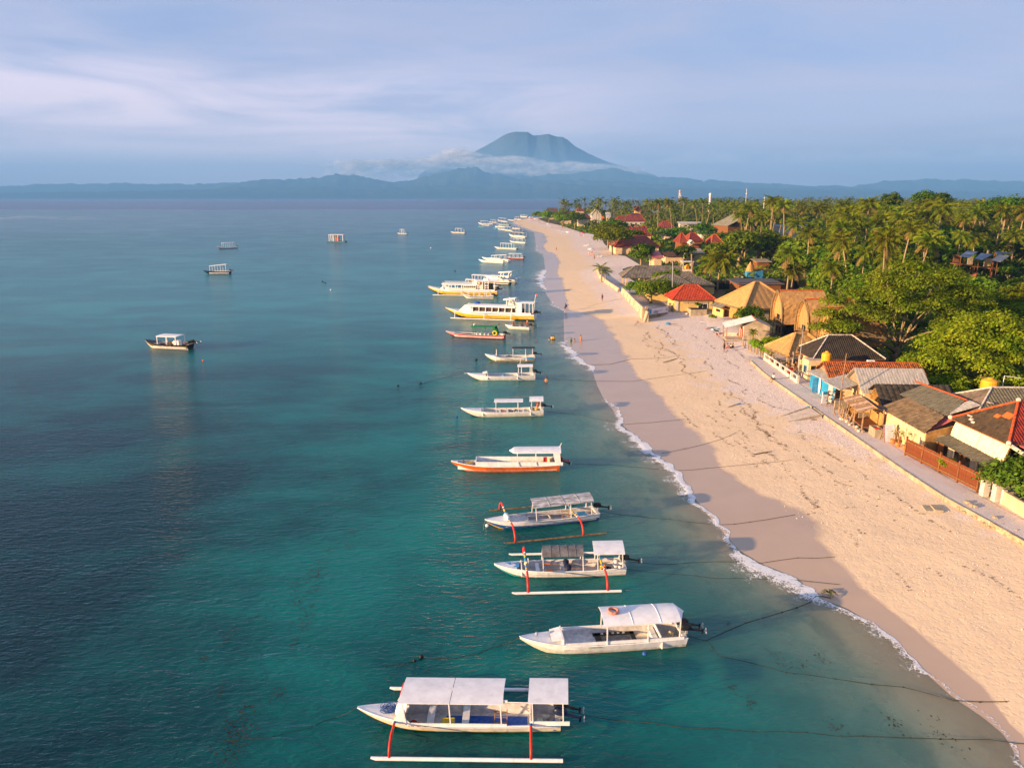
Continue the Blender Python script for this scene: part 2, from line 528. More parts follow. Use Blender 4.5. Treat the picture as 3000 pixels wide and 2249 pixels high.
# ------------------------------------------------------------------ sea
def sea_material():
 m, t = newmat('sea_water')
 tc = t.n('ShaderNodeTexCoord').outputs['Object']
 sh = t.n('ShaderNodeAttribute', attribute_name='shore').outputs['Fac']      # metres from the waterline
 sp = t.n('ShaderNodeSeparateXYZ', {0: tc})
 n1 = t.noise(t.mapping(tc, (0.022, 0.026, 1), (0, 0, 0.45)), 1.0, 5, 0.6, 1.1)
 n2 = t.noise(t.mapping(tc, (0.055, 0.11, 1), (0, 0, 0.35), (4, 2, 0)), 1.0, 5, 0.6, 0.4)
 deepf = t.n('ShaderNodeMapRange', {0: sh, 1: 14.0, 2: 62.0}, interpolation_type='SMOOTHSTEP').outputs[0]
 pn = t.math('ADD', t.math('MULTIPLY', n1, 0.58), t.math('MULTIPLY', n2, 0.42))
 patch = t.ramp(pn, [(0.40, 0.0), (0.56, 1.0)])
 shal = t.mix(patch, (0.004, 0.175, 0.155), (0.002, 0.052, 0.062))
 deep = t.mix(patch, (0.0016, 0.080, 0.084), (0.0006, 0.022, 0.030))
 body = t.mix(deepf, shal, deep)
 sandy = t.n('ShaderNodeMapRange', {0: sh, 1: 1.0, 2: 17.0, 3: 0.75, 4: 0.0}, interpolation_type='SMOOTHSTEP').outputs[0]
 body = t.mix(t.math('MULTIPLY', sandy, t.ramp(n2, [(0.35, 0.35), (0.6, 1.0)])), body, (0.095, 0.335, 0.285))
 brw = t.n('ShaderNodeMapRange', {0: sp.outputs[1], 1: 36.0, 2: 62.0, 3: 2.8, 4: 0.6}).outputs[0]
 brn = t.n('ShaderNodeMapRange', {0: t.math('ADD', sh, t.math('MULTIPLY', n2, -5.0)), 1: -2.5, 2: brw, 3: 0.9, 4: 0.0}, interpolation_type='SMOOTHSTEP').outputs[0]
 body = t.mix(brn, body, (0.42, 0.33, 0.225))
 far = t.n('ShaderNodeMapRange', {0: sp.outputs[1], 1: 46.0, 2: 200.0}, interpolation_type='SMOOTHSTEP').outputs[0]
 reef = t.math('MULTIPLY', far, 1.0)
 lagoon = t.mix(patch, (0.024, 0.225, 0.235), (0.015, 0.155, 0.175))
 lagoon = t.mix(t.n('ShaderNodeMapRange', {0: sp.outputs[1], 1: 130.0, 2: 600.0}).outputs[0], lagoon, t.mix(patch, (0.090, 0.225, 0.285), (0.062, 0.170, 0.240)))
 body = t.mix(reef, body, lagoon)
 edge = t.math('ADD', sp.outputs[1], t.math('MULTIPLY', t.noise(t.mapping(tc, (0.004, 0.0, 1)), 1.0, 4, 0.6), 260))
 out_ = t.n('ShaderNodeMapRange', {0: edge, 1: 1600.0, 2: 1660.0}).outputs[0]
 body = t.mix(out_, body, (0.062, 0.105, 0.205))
 bn = t.noise(t.mapping(tc, (0.012, 0.035, 1), (0, 0, 0.1)), 1.0, 6, 0.7)
 yb = t.ramp(t.math('DIVIDE', edge, 2000.0), [(0.48, 0.0), (0.52, 0.8), (0.56, 1.0), (0.585, 0.0)])
 xb = t.n('ShaderNodeMapRange', {0: t.math('DIVIDE', sp.outputs[0], sp.outputs[1]), 1: -0.44, 2: -0.70}).outputs[0]
 brk = t.math('MULTIPLY', t.math('MULTIPLY', t.ramp(bn, [(0.54, 0.0), (0.60, 1.0)]), yb), xb)
 ye = t.math('ABSOLUTE', t.math('SUBTRACT', edge, 1620.0))
 brk = t.math('ADD', brk, t.math('MULTIPLY', t.ramp(t.math('DIVIDE', ye, 60.0), [(0.0, 0.5), (0.35, 0.0)]), t.ramp(bn, [(0.35, 0.2), (0.65, 1.0)])), clamp=True)
 body = t.mix(brk, body, (0.62, 0.58, 0.60))
 dist = t.n('ShaderNodeVectorMath', {0: tc}, operation='LENGTH').outputs['Value']
 w1 = t.noise(t.mapping(tc, (0.34, 1.0, 1), (0, 0, -0.28)), 0.85, 3, 0.55, 0.8)
 w2 = t.noise(t.mapping(tc, (0.45, 1.0, 1), (0, 0, 0.20), (7, 3, 0)), 3.1, 3, 0.6, 0.4)
 w3 = t.noise(t.mapping(tc, (0.12, 0.3, 1), (0, 0, -0.15), (1, 9, 0)), 0.55, 2, 0.5, 0.6)
 calm = t.n('ShaderNodeMapRange', {0: sh, 1: 0.0, 2: 30.0, 3: 0.35, 4: 1.0}).outputs[0]
 h = t.math('ADD', t.math('MULTIPLY', w1, 0.20), t.math('ADD', t.math('MULTIPLY', w2, 0.20), t.math('MULTIPLY', w3, 0.10)))
 h = t.math('MULTIPLY', h, calm)
 farb = t.n('ShaderNodeMapRange', {0: dist, 1: 35.0, 2: 140.0, 3: 0.95, 4: 0.30}).outputs[0]
 b = t.n('ShaderNodeBump', {'Height': h, 'Distance': 0.9, 'Strength': farb})
 mod = t.ramp(t.math('ADD', t.math('MULTIPLY', w1, 0.6), t.math('MULTIPLY', w2, 0.4)), [(0.3, 0.55), (0.7, 1.4)])
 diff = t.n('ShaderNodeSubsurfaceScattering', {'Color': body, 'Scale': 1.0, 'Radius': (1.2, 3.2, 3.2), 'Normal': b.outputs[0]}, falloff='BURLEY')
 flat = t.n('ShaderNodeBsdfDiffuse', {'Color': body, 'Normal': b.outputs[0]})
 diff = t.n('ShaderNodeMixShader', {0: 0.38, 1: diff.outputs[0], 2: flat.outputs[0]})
 clear = t.n('ShaderNodeBsdfTransparent', {'Color': (0.84, 0.92, 0.84, 1)})
 vis = t.n('ShaderNodeMapRange', {0: sh, 1: 0.0, 2: 12.5, 3: 1.0, 4: 0.0}).outputs[0]
 cn = t.noise(tc, 0.16, 4, 0.6, 0.6)
 vis = t.math('MULTIPLY', vis, t.ramp(cn, [(0.3, 0.70), (0.7, 1.0)]))
 opac = t.math('SUBTRACT', 1.0, t.math('POWER', vis, 0.95), clamp=True)
 opac = t.math('MAXIMUM', opac, brk)
 under = t.n('ShaderNodeMixShader', {0: opac, 1: clear.outputs[0], 2: diff.outputs[0]})
 rg = t.n('ShaderNodeMapRange', {0: dist, 1: 30.0, 2: 900.0, 3: 0.07, 4: 0.17}).outputs[0]
 glo = t.n('ShaderNodeBsdfGlossy', {'Color': (1, 1, 1, 1), 'Roughness': rg, 'Normal': b.outputs[0]})
 fr = t.n('ShaderNodeFresnel', {'IOR': 1.333, 'Normal': b.outputs[0]})
 fz = t.math('MULTIPLY', fr.outputs[0], t.n('ShaderNodeMapRange', {0: dist, 1: 30.0, 2: 500.0, 3: 0.62, 4: 0.40}).outputs[0])
 sfc = t.n('ShaderNodeMixShader', {0: fz, 1: under.outputs[0], 2: glo.outputs[0]})
 finish(t, sfc.outputs[0])
 return m
def build_sea():
 m = sea_material()
 ys = []
 y = -300.0
 while y < 13990:
  ys.append(y)
  y += max(0.7, abs(y) / 55.0) if y > 15 else 15
 ys.append(14050.0)
 ys = np.array(ys)
 offs = np.array([-30000, -16000, -10000, -7000, -5000, -3500, -2500, -1700, -1200, -800, -550, -400, -280, -200, -140, -100, -75, -60, -50, -42, -35, -29,
      -24, -20, -16, -13, -10, -8, -6, -4.5, -3.3, -2.3, -1.5, -0.9, -0.4, 0, 0.5, 1.2])
 sx = shore_x(ys)
 X = sx[:, None] + offs[None]
 Y = np.repeat(ys[:, None], X.shape[1], 1)
 D = np.clip(-(X - sx[:, None]), 0, 1e5)
 Z = np.zeros_like(X)
 near = np.clip(1 - Y / 400, 0, 1)
 Z += np.sin(X * 0.55 + Y * 0.13 + vnoise(X / 9, Y / 9, 2) * 5) * 0.03 * near * np.clip(D / 6, 0, 1)
 me = np_mesh('sea', np.stack([X, Y, Z], -1).reshape(-1, 3), grid_quads(*X.shape), m, {'shore': D.ravel()})
 o = link(bpy.data.objects.new('sea', me))
 tag(o, 'teal sea, clear over sand near the beach', kind='structure')
 ys = np.array([2900, 3600, 5000, 8000, 11000, 14050.0])
 xs = np.linspace(900, 24000, 12)
 X, Y = np.meshgrid(xs, ys)
 sx = shore_x(ys)[:, None]
 X = sx + 1.2 + (X - 900)
 me = np_mesh('strait', np.stack([X, Y, 0 * X], -1).reshape(-1, 3), grid_quads(*X.shape), m, {'shore': np.full(X.size, 500.0)})
 o = link(bpy.data.objects.new('strait', me))
 tag(o, 'blue strait beyond the island', kind='structure')
def foam_material():
 m, t = newmat('sea_foam')
 tc = t.n('ShaderNodeTexCoord').outputs['Object']
 a = t.n('ShaderNodeAttribute', attribute_name='across').outputs['Fac']   # 0 at the sea side, 1 at the land side
 w = t.n('ShaderNodeAttribute', attribute_name='power').outputs['Fac']
 n1 = t.noise(tc, 2.6, 6, 0.7, 0.8)
 v = t.n('ShaderNodeTexVoronoi', {'Vector': t.mapping(tc, (1, 1, 1)), 'Scale': 4.5, 'Randomness': 1.0}, feature='DISTANCE_TO_EDGE')
 lace = t.ramp(v.outputs['Distance'], [(0.0, 1.0), (0.16, 0.0)])
 n0 = t.noise(tc, 0.45, 4, 0.6)
 prof = t.ramp(a, [(0.0, 0.0), (0.3, 0.32), (0.62, 0.55), (0.86, 1.05), (0.97, 1.15), (1.0, 0.0)])
 k = t.math('MULTIPLY', prof, w)
 f = t.math('ADD', k, t.math('MULTIPLY', t.math('SUBTRACT', n1, 0.5), 1.5))
 f = t.math('ADD', f, t.math('MULTIPLY', t.math('SUBTRACT', n0, 0.5), 1.5))
 f = t.math('ADD', f, t.math('MULTIPLY', lace, 0.30))
 al = t.ramp(f, [(0.66, 0.0), (1.05, 0.88)])
 al = t.math('MULTIPLY', al, t.ramp(k, [(0.0, 0.0), (0.12, 1.0)]))
 d = t.n('ShaderNodeBsdfDiffuse', {'Color': (0.86, 0.86, 0.87, 1)})
 bmp = t.n('ShaderNodeBump', {'Height': n1, 'Distance': 0.12, 'Strength': 0.8})
 t.link(bmp.outputs[0], d.inputs['Normal'])
 tr = t.n('ShaderNodeBsdfTransparent')
 mx = t.n('ShaderNodeMixShader', {0: al, 1: tr.outputs[0], 2: d.outputs[0]})
 finish(t, mx.outputs[0])
 return m
def build_foam():
 m = foam_material()
 ys = []
 y = 22.0
 while y < 860:
  ys.append(y)
  y += max(0.22, y / 260.0)
 ys = np.array(ys)
 px = [(2990, 2230, .7, .8), (2700, 1960, .75, .8), (2480, 1780, .8, 1.2), (2400, 1750, .8, 2.6), (2330, 1690, 1.0, 3.6), (2230, 1650, .9, 3.0), (2165, 1610, .6, 1.0), (2120, 1560, .85, .8),
   (2030, 1450, 1.1, 1.1), (1985, 1395, 1.15, 1.5), (1935, 1340, 1.15, 1.9), (1870, 1290, 1.1, 2.0), (1820, 1240, 1.0, 1.6), (1795, 1200, .8, 1.1), (1770, 1150, .2, 1.0),
   (1740, 1100, .25, 1.0), (1732, 1082, 1.1, 1.6), (1700, 1050, 1.15, 2.2), (1665, 1020, 1.1, 2.2), (1650, 998, .7, 1.2), (1650, 960, .1, 1.), (1652, 910, .7, 1.2), (1622, 894, .8, 1.6),
   (1602, 868, .1, 1.), (1592, 842, 1.0, 2.2), (1590, 815, 1.2, 3.4), (1598, 795, 1.1, 3.4), (1597, 785, .2, 2.), (1592, 746, .6, 2.), (1574, 734, .8, 2.4), (1567, 700, .4, 2.5), (1524, 667, .1, 2), (1496, 654, .1, 2)]
 P = [(at(u, v)[1], w, b) for u, v, w, b in px]
 P.sort()
 pw = np.interp(ys, [p[0] for p in P], [p[1] for p in P])
 wd = np.interp(ys, [p[0] for p in P], [p[2] for p in P])
 sx = shore_x(ys)
 jag = (vnoise(ys * 0.45, ys * 0, 4, 4) - 0.5) * 1.6 * np.clip(wd, 0, 1.5)
 edge = sx + 0.25 + jag
 fr = np.linspace(0, 1, 14)
 X = edge[:, None] - (wd * 1.75)[:, None] * (1 - fr)[None]
 Y = np.repeat(ys[:, None], 14, 1)
 Z = np.maximum(land_height(X, Y) + 0.012, 0.022)
 Z += np.exp(-((fr - 0.8) / 0.14) ** 2)[None] * (0.07 * np.clip(pw - 0.5, 0, 1))[:, None]
 me = np_mesh('foam', np.stack([X, Y, Z], -1).reshape(-1, 3), grid_quads(*X.shape), m,
     {'across': np.repeat(fr[None], len(ys), 0).ravel(), 'power': np.repeat(pw[:, None], 14, 1).ravel()})
 o = link(bpy.data.objects.new('foam', me))
 tag(o, 'white foam of small waves breaking along the waterline', kind='stuff')
# ------------------------------------------------------------------ far coast, volcano, air
def ridge_profile(pts, D):
 a, h = [], []
 for u, v in pts:
  p = aty(u, v, D)
  a.append(p.x / D)
  h.append(max(p.z, 0))
 return np.array(a), np.array(h)
HAZE_TOP = 800.0
def build_hills():
 m, t = newmat('forested_hills')
 tc = t.n('ShaderNodeTexCoord').outputs['Object']
 n1 = t.noise(tc, 0.004, 6, 0.6)
 n2 = t.noise(tc, 0.0012, 4, 0.6)
 c = t.mix(t.ramp(n1, [(0.35, 0.0), (0.65, 1.0)]), (0.022, 0.038, 0.028), (0.060, 0.080, 0.055))
 c = t.mix(t.ramp(n2, [(0.55, 0.0), (0.7, 0.7)]), c, (0.11, 0.11, 0.08))
 finish(t, t.n('ShaderNodeBsdfDiffuse', {'Color': c}).outputs[0])
 specs = [
  ('coastal_hills', 14300, 900, [(-400, 560), (0, 566), (200, 563), (420, 560), (640, 556), (690, 550), (790, 552), (900, 548), (1050, 556), (1180, 552), (1330, 545), (1420, 548), (1480, 536), (1560, 540), (1640, 537),
          (1750, 545), (1900, 552), (2100, 556), (2500, 562), (3400, 565)], 3.0),
  ('wooded_hills', 15800, 1500, [(-400, 572), (400, 565), (600, 556), (660, 549), (730, 530), (790, 526), (860, 523), (905, 521), (950, 517), (1000, 512), (1050, 513), (1090, 526), (1150, 533),
          (1200, 530), (1250, 517), (1300, 505), (1350, 497), (1400, 495), (1450, 508), (1490, 521), (1600, 527), (1800, 530), (2000, 548), (2300, 552), (2800, 560), (3400, 560)], 11.0),
  ('blue_hills', 18000, 1100, [(-500, 548), (0, 545), (270, 537), (480, 541), (700, 536), (900, 540), (1300, 530), (1480, 522), (1560, 517), (1640, 512), (1700, 505), (1790, 500), (1850, 503), (1900, 511), (1970, 521), (2100, 530),
          (2200, 537), (2300, 541), (2380, 545), (2500, 546), (2560, 537), (2620, 531), (2720, 527), (2850, 526), (2950, 530), (3000, 536), (3400, 545)], 23.0)]
 for name, yc, half, pts, seed in specs:
  a, h = ridge_profile(pts, yc)
  az = np.linspace(a[0], a[-1], 560)
  hh = np.interp(az, a, h)
  hh = hh * (1 + .30 * (vnoise(az * 62, az * 0, seed, 4, .6) - .5)) + (vnoise(az * 260, az * 0, seed + 5, 2) - .5) * 22
  tt = np.linspace(-1.0, 1.0, 34)
  rel = (1 - np.abs(tt)) ** 0.85
  Y = yc + half * np.repeat(tt[:, None], len(az), 1)
  X = az[None] * Y
  spur = vnoise(X / 420, Y / 700, seed, 5, 0.55)
  Z = hh[None] * rel[:, None] * (0.62 + 0.55 * spur + 0.30 * np.exp(-(tt / 0.18) ** 2)[:, None])
  fac = 1 / np.maximum((Z / np.maximum(hh[None], 1)).max(0), 0.4)
  Z = Z * fac[None] + (vnoise(X / 55, Y / 90, seed + 3, 3) - 0.4) * 34 * rel[:, None]
  Z = Z - 4 + 6 * rel[:, None]
  Z = np.minimum(Z, HAZE_TOP - 20)
  me = np_mesh(name, np.stack([X, Y, Z], -1).reshape(-1, 3), grid_quads(*X.shape), m)
  o = link(bpy.data.objects.new(name, me))
  tag(o, {'coastal_hills': 'low dark green foothills along the far shore', 'wooded_hills': 'rounded wooded hills across the strait',
    'blue_hills': 'pale blue ridge behind the nearer hills'}[name], kind='structure')
 D = 23500.0
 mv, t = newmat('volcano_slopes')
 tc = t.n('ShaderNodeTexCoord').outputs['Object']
 c = t.mix(t.noise(t.mapping(tc, (1, 1, 0.4)), 0.002, 6, 0.6), (0.058, 0.092, 0.145), (0.074, 0.108, 0.160))  # rock tinted bluer and paler: distance haze painted into its colour
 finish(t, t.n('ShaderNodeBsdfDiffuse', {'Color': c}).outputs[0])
 L = [(1240, 500), (1330, 470), (1395, 442), (1450, 412), (1475, 396), (1490, 390), (1507, 386), (1545, 386), (1553, 391), (1562, 397), (1580, 396), (1592, 394), (1607, 392), (1617, 396), (1630, 400),
   (1648, 401), (1662, 409), (1684, 428), (1720, 448), (1750, 462), (1785, 476), (1860, 498), (1960, 520)]
 pts = [aty(u, v, D) for u, v in L]
 xs = np.array([p.x for p in pts])
 zs = np.array([p.z for p in pts])
 cx = aty(1570, 400, D).x
 Xs = np.linspace(xs[0] - 1500, xs[-1] + 1500, 300)
 prof = np.interp(Xs, xs, zs, left=200, right=200)
 tt = np.linspace(-1, 1, 60)
 X = np.repeat(Xs[None], 60, 0)
 Y = D + tt[:, None] * 3800 + 0 * X
 top = 2260.0
 fall = np.abs(tt)[:, None] * 1.0
 ang = np.arctan2(Y - D, X - cx)
 cone = top - np.hypot(X - cx, (Y - D) * 1.0) * 0.62
 Z = np.minimum(prof[None] * (1 - fall ** 1.25), np.maximum(cone + 700, 0) * 1.0 + 0 * X)
 gul = (vnoise(ang * 9 + 40, np.hypot(X - cx, Y - D) / 2500, 2, 4) - 0.5) * 50 * np.clip(fall * 3, 0, 1)
 Z = np.maximum(Z + gul, 0)
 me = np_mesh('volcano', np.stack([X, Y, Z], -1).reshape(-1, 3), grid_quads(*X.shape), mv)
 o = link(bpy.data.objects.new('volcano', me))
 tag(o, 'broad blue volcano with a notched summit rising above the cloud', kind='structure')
def build_cloud_bank():
 m, t = newmat('cloud_white')
 tc = t.n('ShaderNodeTexCoord').outputs['Object']
 lw = t.n('ShaderNodeLayerWeight', {'Blend': 0.35}).outputs['Facing']
 nz = t.noise(tc, 0.004, 5, 0.65)
 a = t.math('SUBTRACT', 1.0, lw)
 a = t.math('MULTIPLY', t.math('POWER', a, 1.2), t.ramp(nz, [(0.3, 0.1), (0.7, 1.0)]))
 a = t.math('MULTIPLY', a, 0.44, clamp=True)
 d = t.n('ShaderNodeBsdfDiffuse', {'Color': (0.88, 0.86, 0.88, 1)})
 tl = t.n('ShaderNodeBsdfTranslucent', {'Color': (0.88, 0.86, 0.88, 1)})
 dd = t.n('ShaderNodeMixShader', {0: 0.4, 1: d.outputs[0], 2: tl.outputs[0]})
 mx = t.n('ShaderNodeMixShader', {0: a, 1: t.n('ShaderNodeBsdfTransparent').outputs[0], 2: dd.outputs[0]})
 finish(t, mx.outputs[0])
 rnd = random.Random(5)
 mb = MB()
 top = [(900, 455), (1000, 462), (1150, 460), (1250, 455), (1300, 444), (1330, 428), (1350, 424), (1380, 440), (1405, 448), (1425, 456), (1480, 451), (1520, 452), (1535, 449), (1560, 460), (1590, 470), (1640, 472),
   (1680, 466), (1710, 472), (1760, 474), (1790, 478), (1850, 484), (1950, 490)]
 us = [p[0] for p in top]
 vs_ = [p[1] for p in top]
 for i in range(420):
  u = rnd.uniform(1000, 1900) if i % 3 else rnd.uniform(1330, 1800)
  D = rnd.uniform(19600, 20400)
  r = rnd.uniform(70, 200)
  v0 = float(np.interp(u, us, vs_))
  p = aty(u, v0 + 3 + abs(rnd.gauss(0, 1)) * 22, D)
  p.z -= r * 0.55
  mb.ball(p, r, 12, 0, (rnd.uniform(1.6, 3.4), 1.3, rnd.uniform(0.40, 0.70)))
 o = mb.build('cloud_bank', m, smooth=True)
 tag(o, 'low white cloud bank across the foot of the volcano', kind='stuff')
def build_haze():
 m, t = newmat('haze_air')
 v = t.n('ShaderNodeVolumePrincipled', {'Color': (0.20, 0.50, 1.0, 1), 'Density': HAZE_DENSITY, 'Anisotropy': 0.0})
 out = t.n('ShaderNodeOutputMaterial')
 t.link(v.outputs[0], out.inputs['Volume'])
 mb = MB()
 mb.box((2000, 9600 - 250, (HAZE_TOP - 20) / 2), (44000 + 16000, 19700, HAZE_TOP + 20))
 o = mb.build('haze', m)
 tag(o, 'pale blue haze over the strait', kind='stuff')
HAZE_DENSITY = 9.5e-5
build_beach()
build_inland()
build_sea()
build_foam()
build_hills()
build_cloud_bank()
build_haze()
# ------------------------------------------------------------------ boats
WHITE = mat('boat_white', (0.78, 0.77, 0.77), 0.42, 0.05, 2.2, dirt=0.26, stretch=(1, 1, .5))
ROOFW = mat('canopy_white', (0.78, 0.77, 0.78), 0.5, 0.05, 1.6, dirt=0.14)
CREAM = mat('boat_cream', (0.68, 0.62, 0.53), 0.5, 0.08, 2.0, dirt=0.35)
DECKG = mat('deck_grey', (0.60, 0.57, 0.56), 0.6, 0.12, 2.6, dirt=0.35)
MOULD = mat('mouldy_roof', (0.64, 0.62, 0.62), 0.7, 0.1, 2.2, col2=(0.16, 0.15, 0.15), dirt=0.5, stretch=(0.8, 2.2, 1))
TARPG = mat('grey_tarpaulin', (0.16, 0.15, 0.15), 0.6, 0.2, 1.8, bump=0.3, bscale=3)
REDP = mat('red_paint', (0.62, 0.035, 0.02), 0.4, 0.1, 3)
DRED = mat('dark_red_paint', (0.26, 0.02, 0.03), 0.4, 0.15, 2)
YELP = mat('yellow_paint', (0.78, 0.44, 0.02), 0.42, 0.08, 2, dirt=0.15)
ORGP = mat('orange_paint', (0.68, 0.13, 0.02), 0.42, 0.12, 2, dirt=0.25)
BLUP = mat('blue_paint', (0.02, 0.09, 0.30), 0.42, 0.12, 2)
TEAP = mat('turquoise_paint', (0.03, 0.32, 0.36), 0.42, 0.12, 2)
SKYP = mat('sky_blue_paint', (0.05, 0.26, 0.52), 0.45, 0.12, 2)
GRNP = mat('green_paint', (0.015, 0.17, 0.06), 0.42, 0.12, 2)
NAVY = mat('navy_paint', (0.012, 0.02, 0.06), 0.4, 0.15, 2)
BLKP = mat('black_rubber', (0.016, 0.016, 0.018), 0.5, 0.2, 3)
WOOD = mat('bare_wood', (0.34, 0.20, 0.095), 0.7, 0.25, 3, stretch=(1, 6, 6))
BAMB = mat('old_bamboo', (0.24, 0.15, 0.07), 0.7, 0.3, 2, stretch=(1.5, 6, 6))
STEEL = mat('galvanised', (0.52, 0.52, 0.52), 0.35, 0.06, 4, metal=0.6)
GLASSD = mat('dark_glass', (0.02, 0.025, 0.03), 0.08, 0.1, 1)
ORNG = mat('orange_plastic', (0.85, 0.20, 0.02), 0.5, 0.08, 4)
YELO = mat('yellow_plastic', (0.80, 0.55, 0.03), 0.5, 0.08, 4)
BLUT = mat('blue_tarpaulin', (0.02, 0.10, 0.42), 0.5, 0.2, 6)
ROPEB = mat('blue_rope', (0.03, 0.10, 0.32), 0.7, 0.2, 9)
ROPEG = mat('green_rope', (0.06, 0.22, 0.16), 0.7, 0.2, 9)
ROPED = mat('weedy_rope', (0.035, 0.04, 0.025), 0.8, 0.3, 9)
PALER = mat('pale_red', (0.55, 0.22, 0.17), 0.6, 0.2, 6)
def lerp(a, b, t):
 return a + (b - a) * t
class Boat:
 def __init__(b, name, bow, stern, label, L=None, B=1.75, zb=0.95, zm=0.58, zt=0.7, draft=0.3, tw=0.86, group='boats moored off the beach', cat='boat',
     colors=None, trim=WHITE, floor=DECKG, zf=0.16, deck=0.30, sharp=0.85, rise=0.22, lod=2, ysh=0.0):
  b.bowp, b.sternp = Vector(bow), Vector(stern)
  c = (b.bowp + b.sternp) / 2
  d = b.sternp - b.bowp
  b.L = L or math.hypot(d.x, d.y)
  b.rz = math.atan2(d.y, d.x)
  b.root = empty(name, (c.x, c.y, 0), b.rz, label, cat, group)
  b.B, b.zb, b.zm, b.zt, b.draft, b.tw, b.zf, b.deck = B, zb, zm, zt, draft, tw, zf, deck
  b.sharp, b.rise, b.lod, b.trim = sharp, rise, lod, trim
  b.m = Matrix.Translation((c.x, c.y, 0)) @ Matrix.Rotation(b.rz, 4, 'Z')
  b.hull(colors or [(0.0, WHITE)], trim, floor)
 def w(b, x, y, z):
  return b.m @ Vector((x, y, z))
 def sheer(b, s):
  z = b.zm
  if s < 0.42:
   z += (b.zb - b.zm) * (1 - s / 0.42) ** 2
  if s > 0.6:
   z += (b.zt - b.zm) * ((s - 0.6) / 0.4) ** 2
  return z
 def beam(b, s):
  if s < 0.45:
   k = max(0.0, 1 - (1 - s / 0.45) ** 2) ** b.sharp
  elif s > 0.62:
   k = 1 - (1 - b.tw) * ((s - 0.62) / 0.38) ** 1.6
  else:
   k = 1
  return max(0.02, b.B / 2 * k)
 def keel(b, s):
  z = -b.draft
  if s < b.rise:
   z += (b.zb - 0.14 + b.draft) * (1 - s / b.rise) ** 1.7
  return z
 def X(b, s):
  return -b.L / 2 + s * b.L
 def S(b, x):
  return (x + b.L / 2) / b.L
 def hull(b, colors, trim, floor):
  ss = [0, .015, .035, .06, .09, .125, .165, .21, .26, .32, .40, .5, .6, .68, .76, .84, .9, .95, 1.0]
  if b.lod < 1:
   ss = [0, .04, .1, .17, .26, .4, .6, .8, 1.0]
  cuts = sorted(set([0.0, 0.12, 0.3, 0.5, 0.75, 1.0] + [c for c, _ in colors]))
  mb = MB()
  mats = [m for _, m in colors]
  def pt(s, t, side):
   z = lerp(b.keel(s), b.sheer(s), t)
   return (b.X(s), side * b.beam(s) * (0.02 + 0.98 * t ** 0.42), z)
  for side in (-1, 1):
   for i in range(len(ss) - 1):
    for j in range(len(cuts) - 1):
     t0, t1 = cuts[j], cuts[j + 1]
     mi = max(k for k, (c, _) in enumerate(colors) if c <= t0 + 1e-6)
     mb.add([pt(ss[i], t0, side), pt(ss[i + 1], t0, side), pt(ss[i + 1], t1, side), pt(ss[i], t1, side)], [(0, 1, 2, 3)], mi)
  tr = [pt(1.0, t, 1) for t in cuts] + [pt(1.0, t, -1) for t in reversed(cuts)]
  mb.add(tr, [tuple(range(len(tr)))], len(mats) - 1)
  o = mb.build('hull', mats, b.root)
  d, wall = b.deck, 0.07
  si = [d] + [s for s in ss if d + 0.01 < s < 0.975] + [0.975]
  ib = MB()
  rows = []
  for s in si:
   bb, zs = b.beam(s), b.sheer(s)
   zf = b.zf
   rows.append([(b.X(s), -bb, zs + .004), (b.X(s), -(bb - wall), zs + .004), (b.X(s), -(bb * 0.84 - wall), zf), (b.X(s), 0, zf),
       (b.X(s), bb * 0.84 - wall, zf), (b.X(s), bb - wall, zs + .004), (b.X(s), bb, zs + .004)])
  ib.grid(rows)
  for r in (rows[0], rows[-1]):
   ib.add([r[1], r[2], r[4], r[5]], [(0, 1, 2, 3)])
  r = rows[-1]
  b1, z1 = b.beam(1), b.sheer(1)
  ib.add([r[0], r[-1], (b.X(1), b1, z1 + .004), (b.X(1), -b1, z1 + .004)], [(0, 1, 2, 3)])
  ib.build('inner_hull', floor, b.root)
  fb = MB()
  sd = [s for s in ss if s < d - 0.005] + [d]
  rows = []
  for s in sd:
   bb, zs = b.beam(s), b.sheer(s)
   rows.append([(b.X(s), -bb, zs + .006), (b.X(s), -bb * .5, zs + .006 + bb * .06), (b.X(s), 0, zs + .006 + bb * .09), (b.X(s), bb * .5, zs + .006 + bb * .06), (b.X(s), bb, zs + .006)])
  fb.grid(rows)
  fb.build('foredeck', trim, b.root)
  if b.lod >= 1:
   gb = MB()
   for side in (-1, 1):
    pts = [(b.X(s), side * (b.beam(s) + 0.012), b.sheer(s) - 0.005) for s in ss]
    gb.tube(pts, 0.035, 6)
   gb.build('gunwale', trim, b.root)
 def roof(b, x0, x1, yh, z, m=ROOFW, arch=0.1, th=0.05, posts=(), nose=0.0, tail=0.0, slope=0.0, yoff=0.0, postm=None, postr=0.028, name='canopy_roof', lean=0.0,
    ribs=0, zslope=0.0):
  n = 12 if b.lod >= 1 else 4
  rows = []
  nx = 14 if (nose or tail) else 3
  for i in range(nx):
   f = i / (nx - 1)
   x = lerp(x0, x1, f)
   k = 1.0
   if nose and x < x0 + nose:
    k = max(0.05, math.sqrt(max(0, 1 - ((x0 + nose - x) / nose) ** 2)))
   if tail and x > x1 - tail:
    k = max(0.05, math.sqrt(max(0, 1 - ((x - x1 + tail) / tail) ** 2)))
   top, bot = [], []
   for j in range(n + 1):
    y = (-1 + 2 * j / n)
    zz = z + arch * (1 - y * y) * (k if nose or tail else 1) + slope * y + zslope * (f - 0.5)
    top.append((x + lean * y, yoff + y * yh * k, zz))
    bot.append((x + lean * y, yoff + y * yh * k, zz - th))
   rows.append(top + bot[::-1])
  mb = MB()
  mb.grid(rows, close=True)
  k2 = len(rows[0])
  mb.f.append(tuple(range(k2)))
  mb.f.append(tuple((nx - 1) * k2 + q for q in reversed(range(k2))))
  mb.mi += [0, 0]
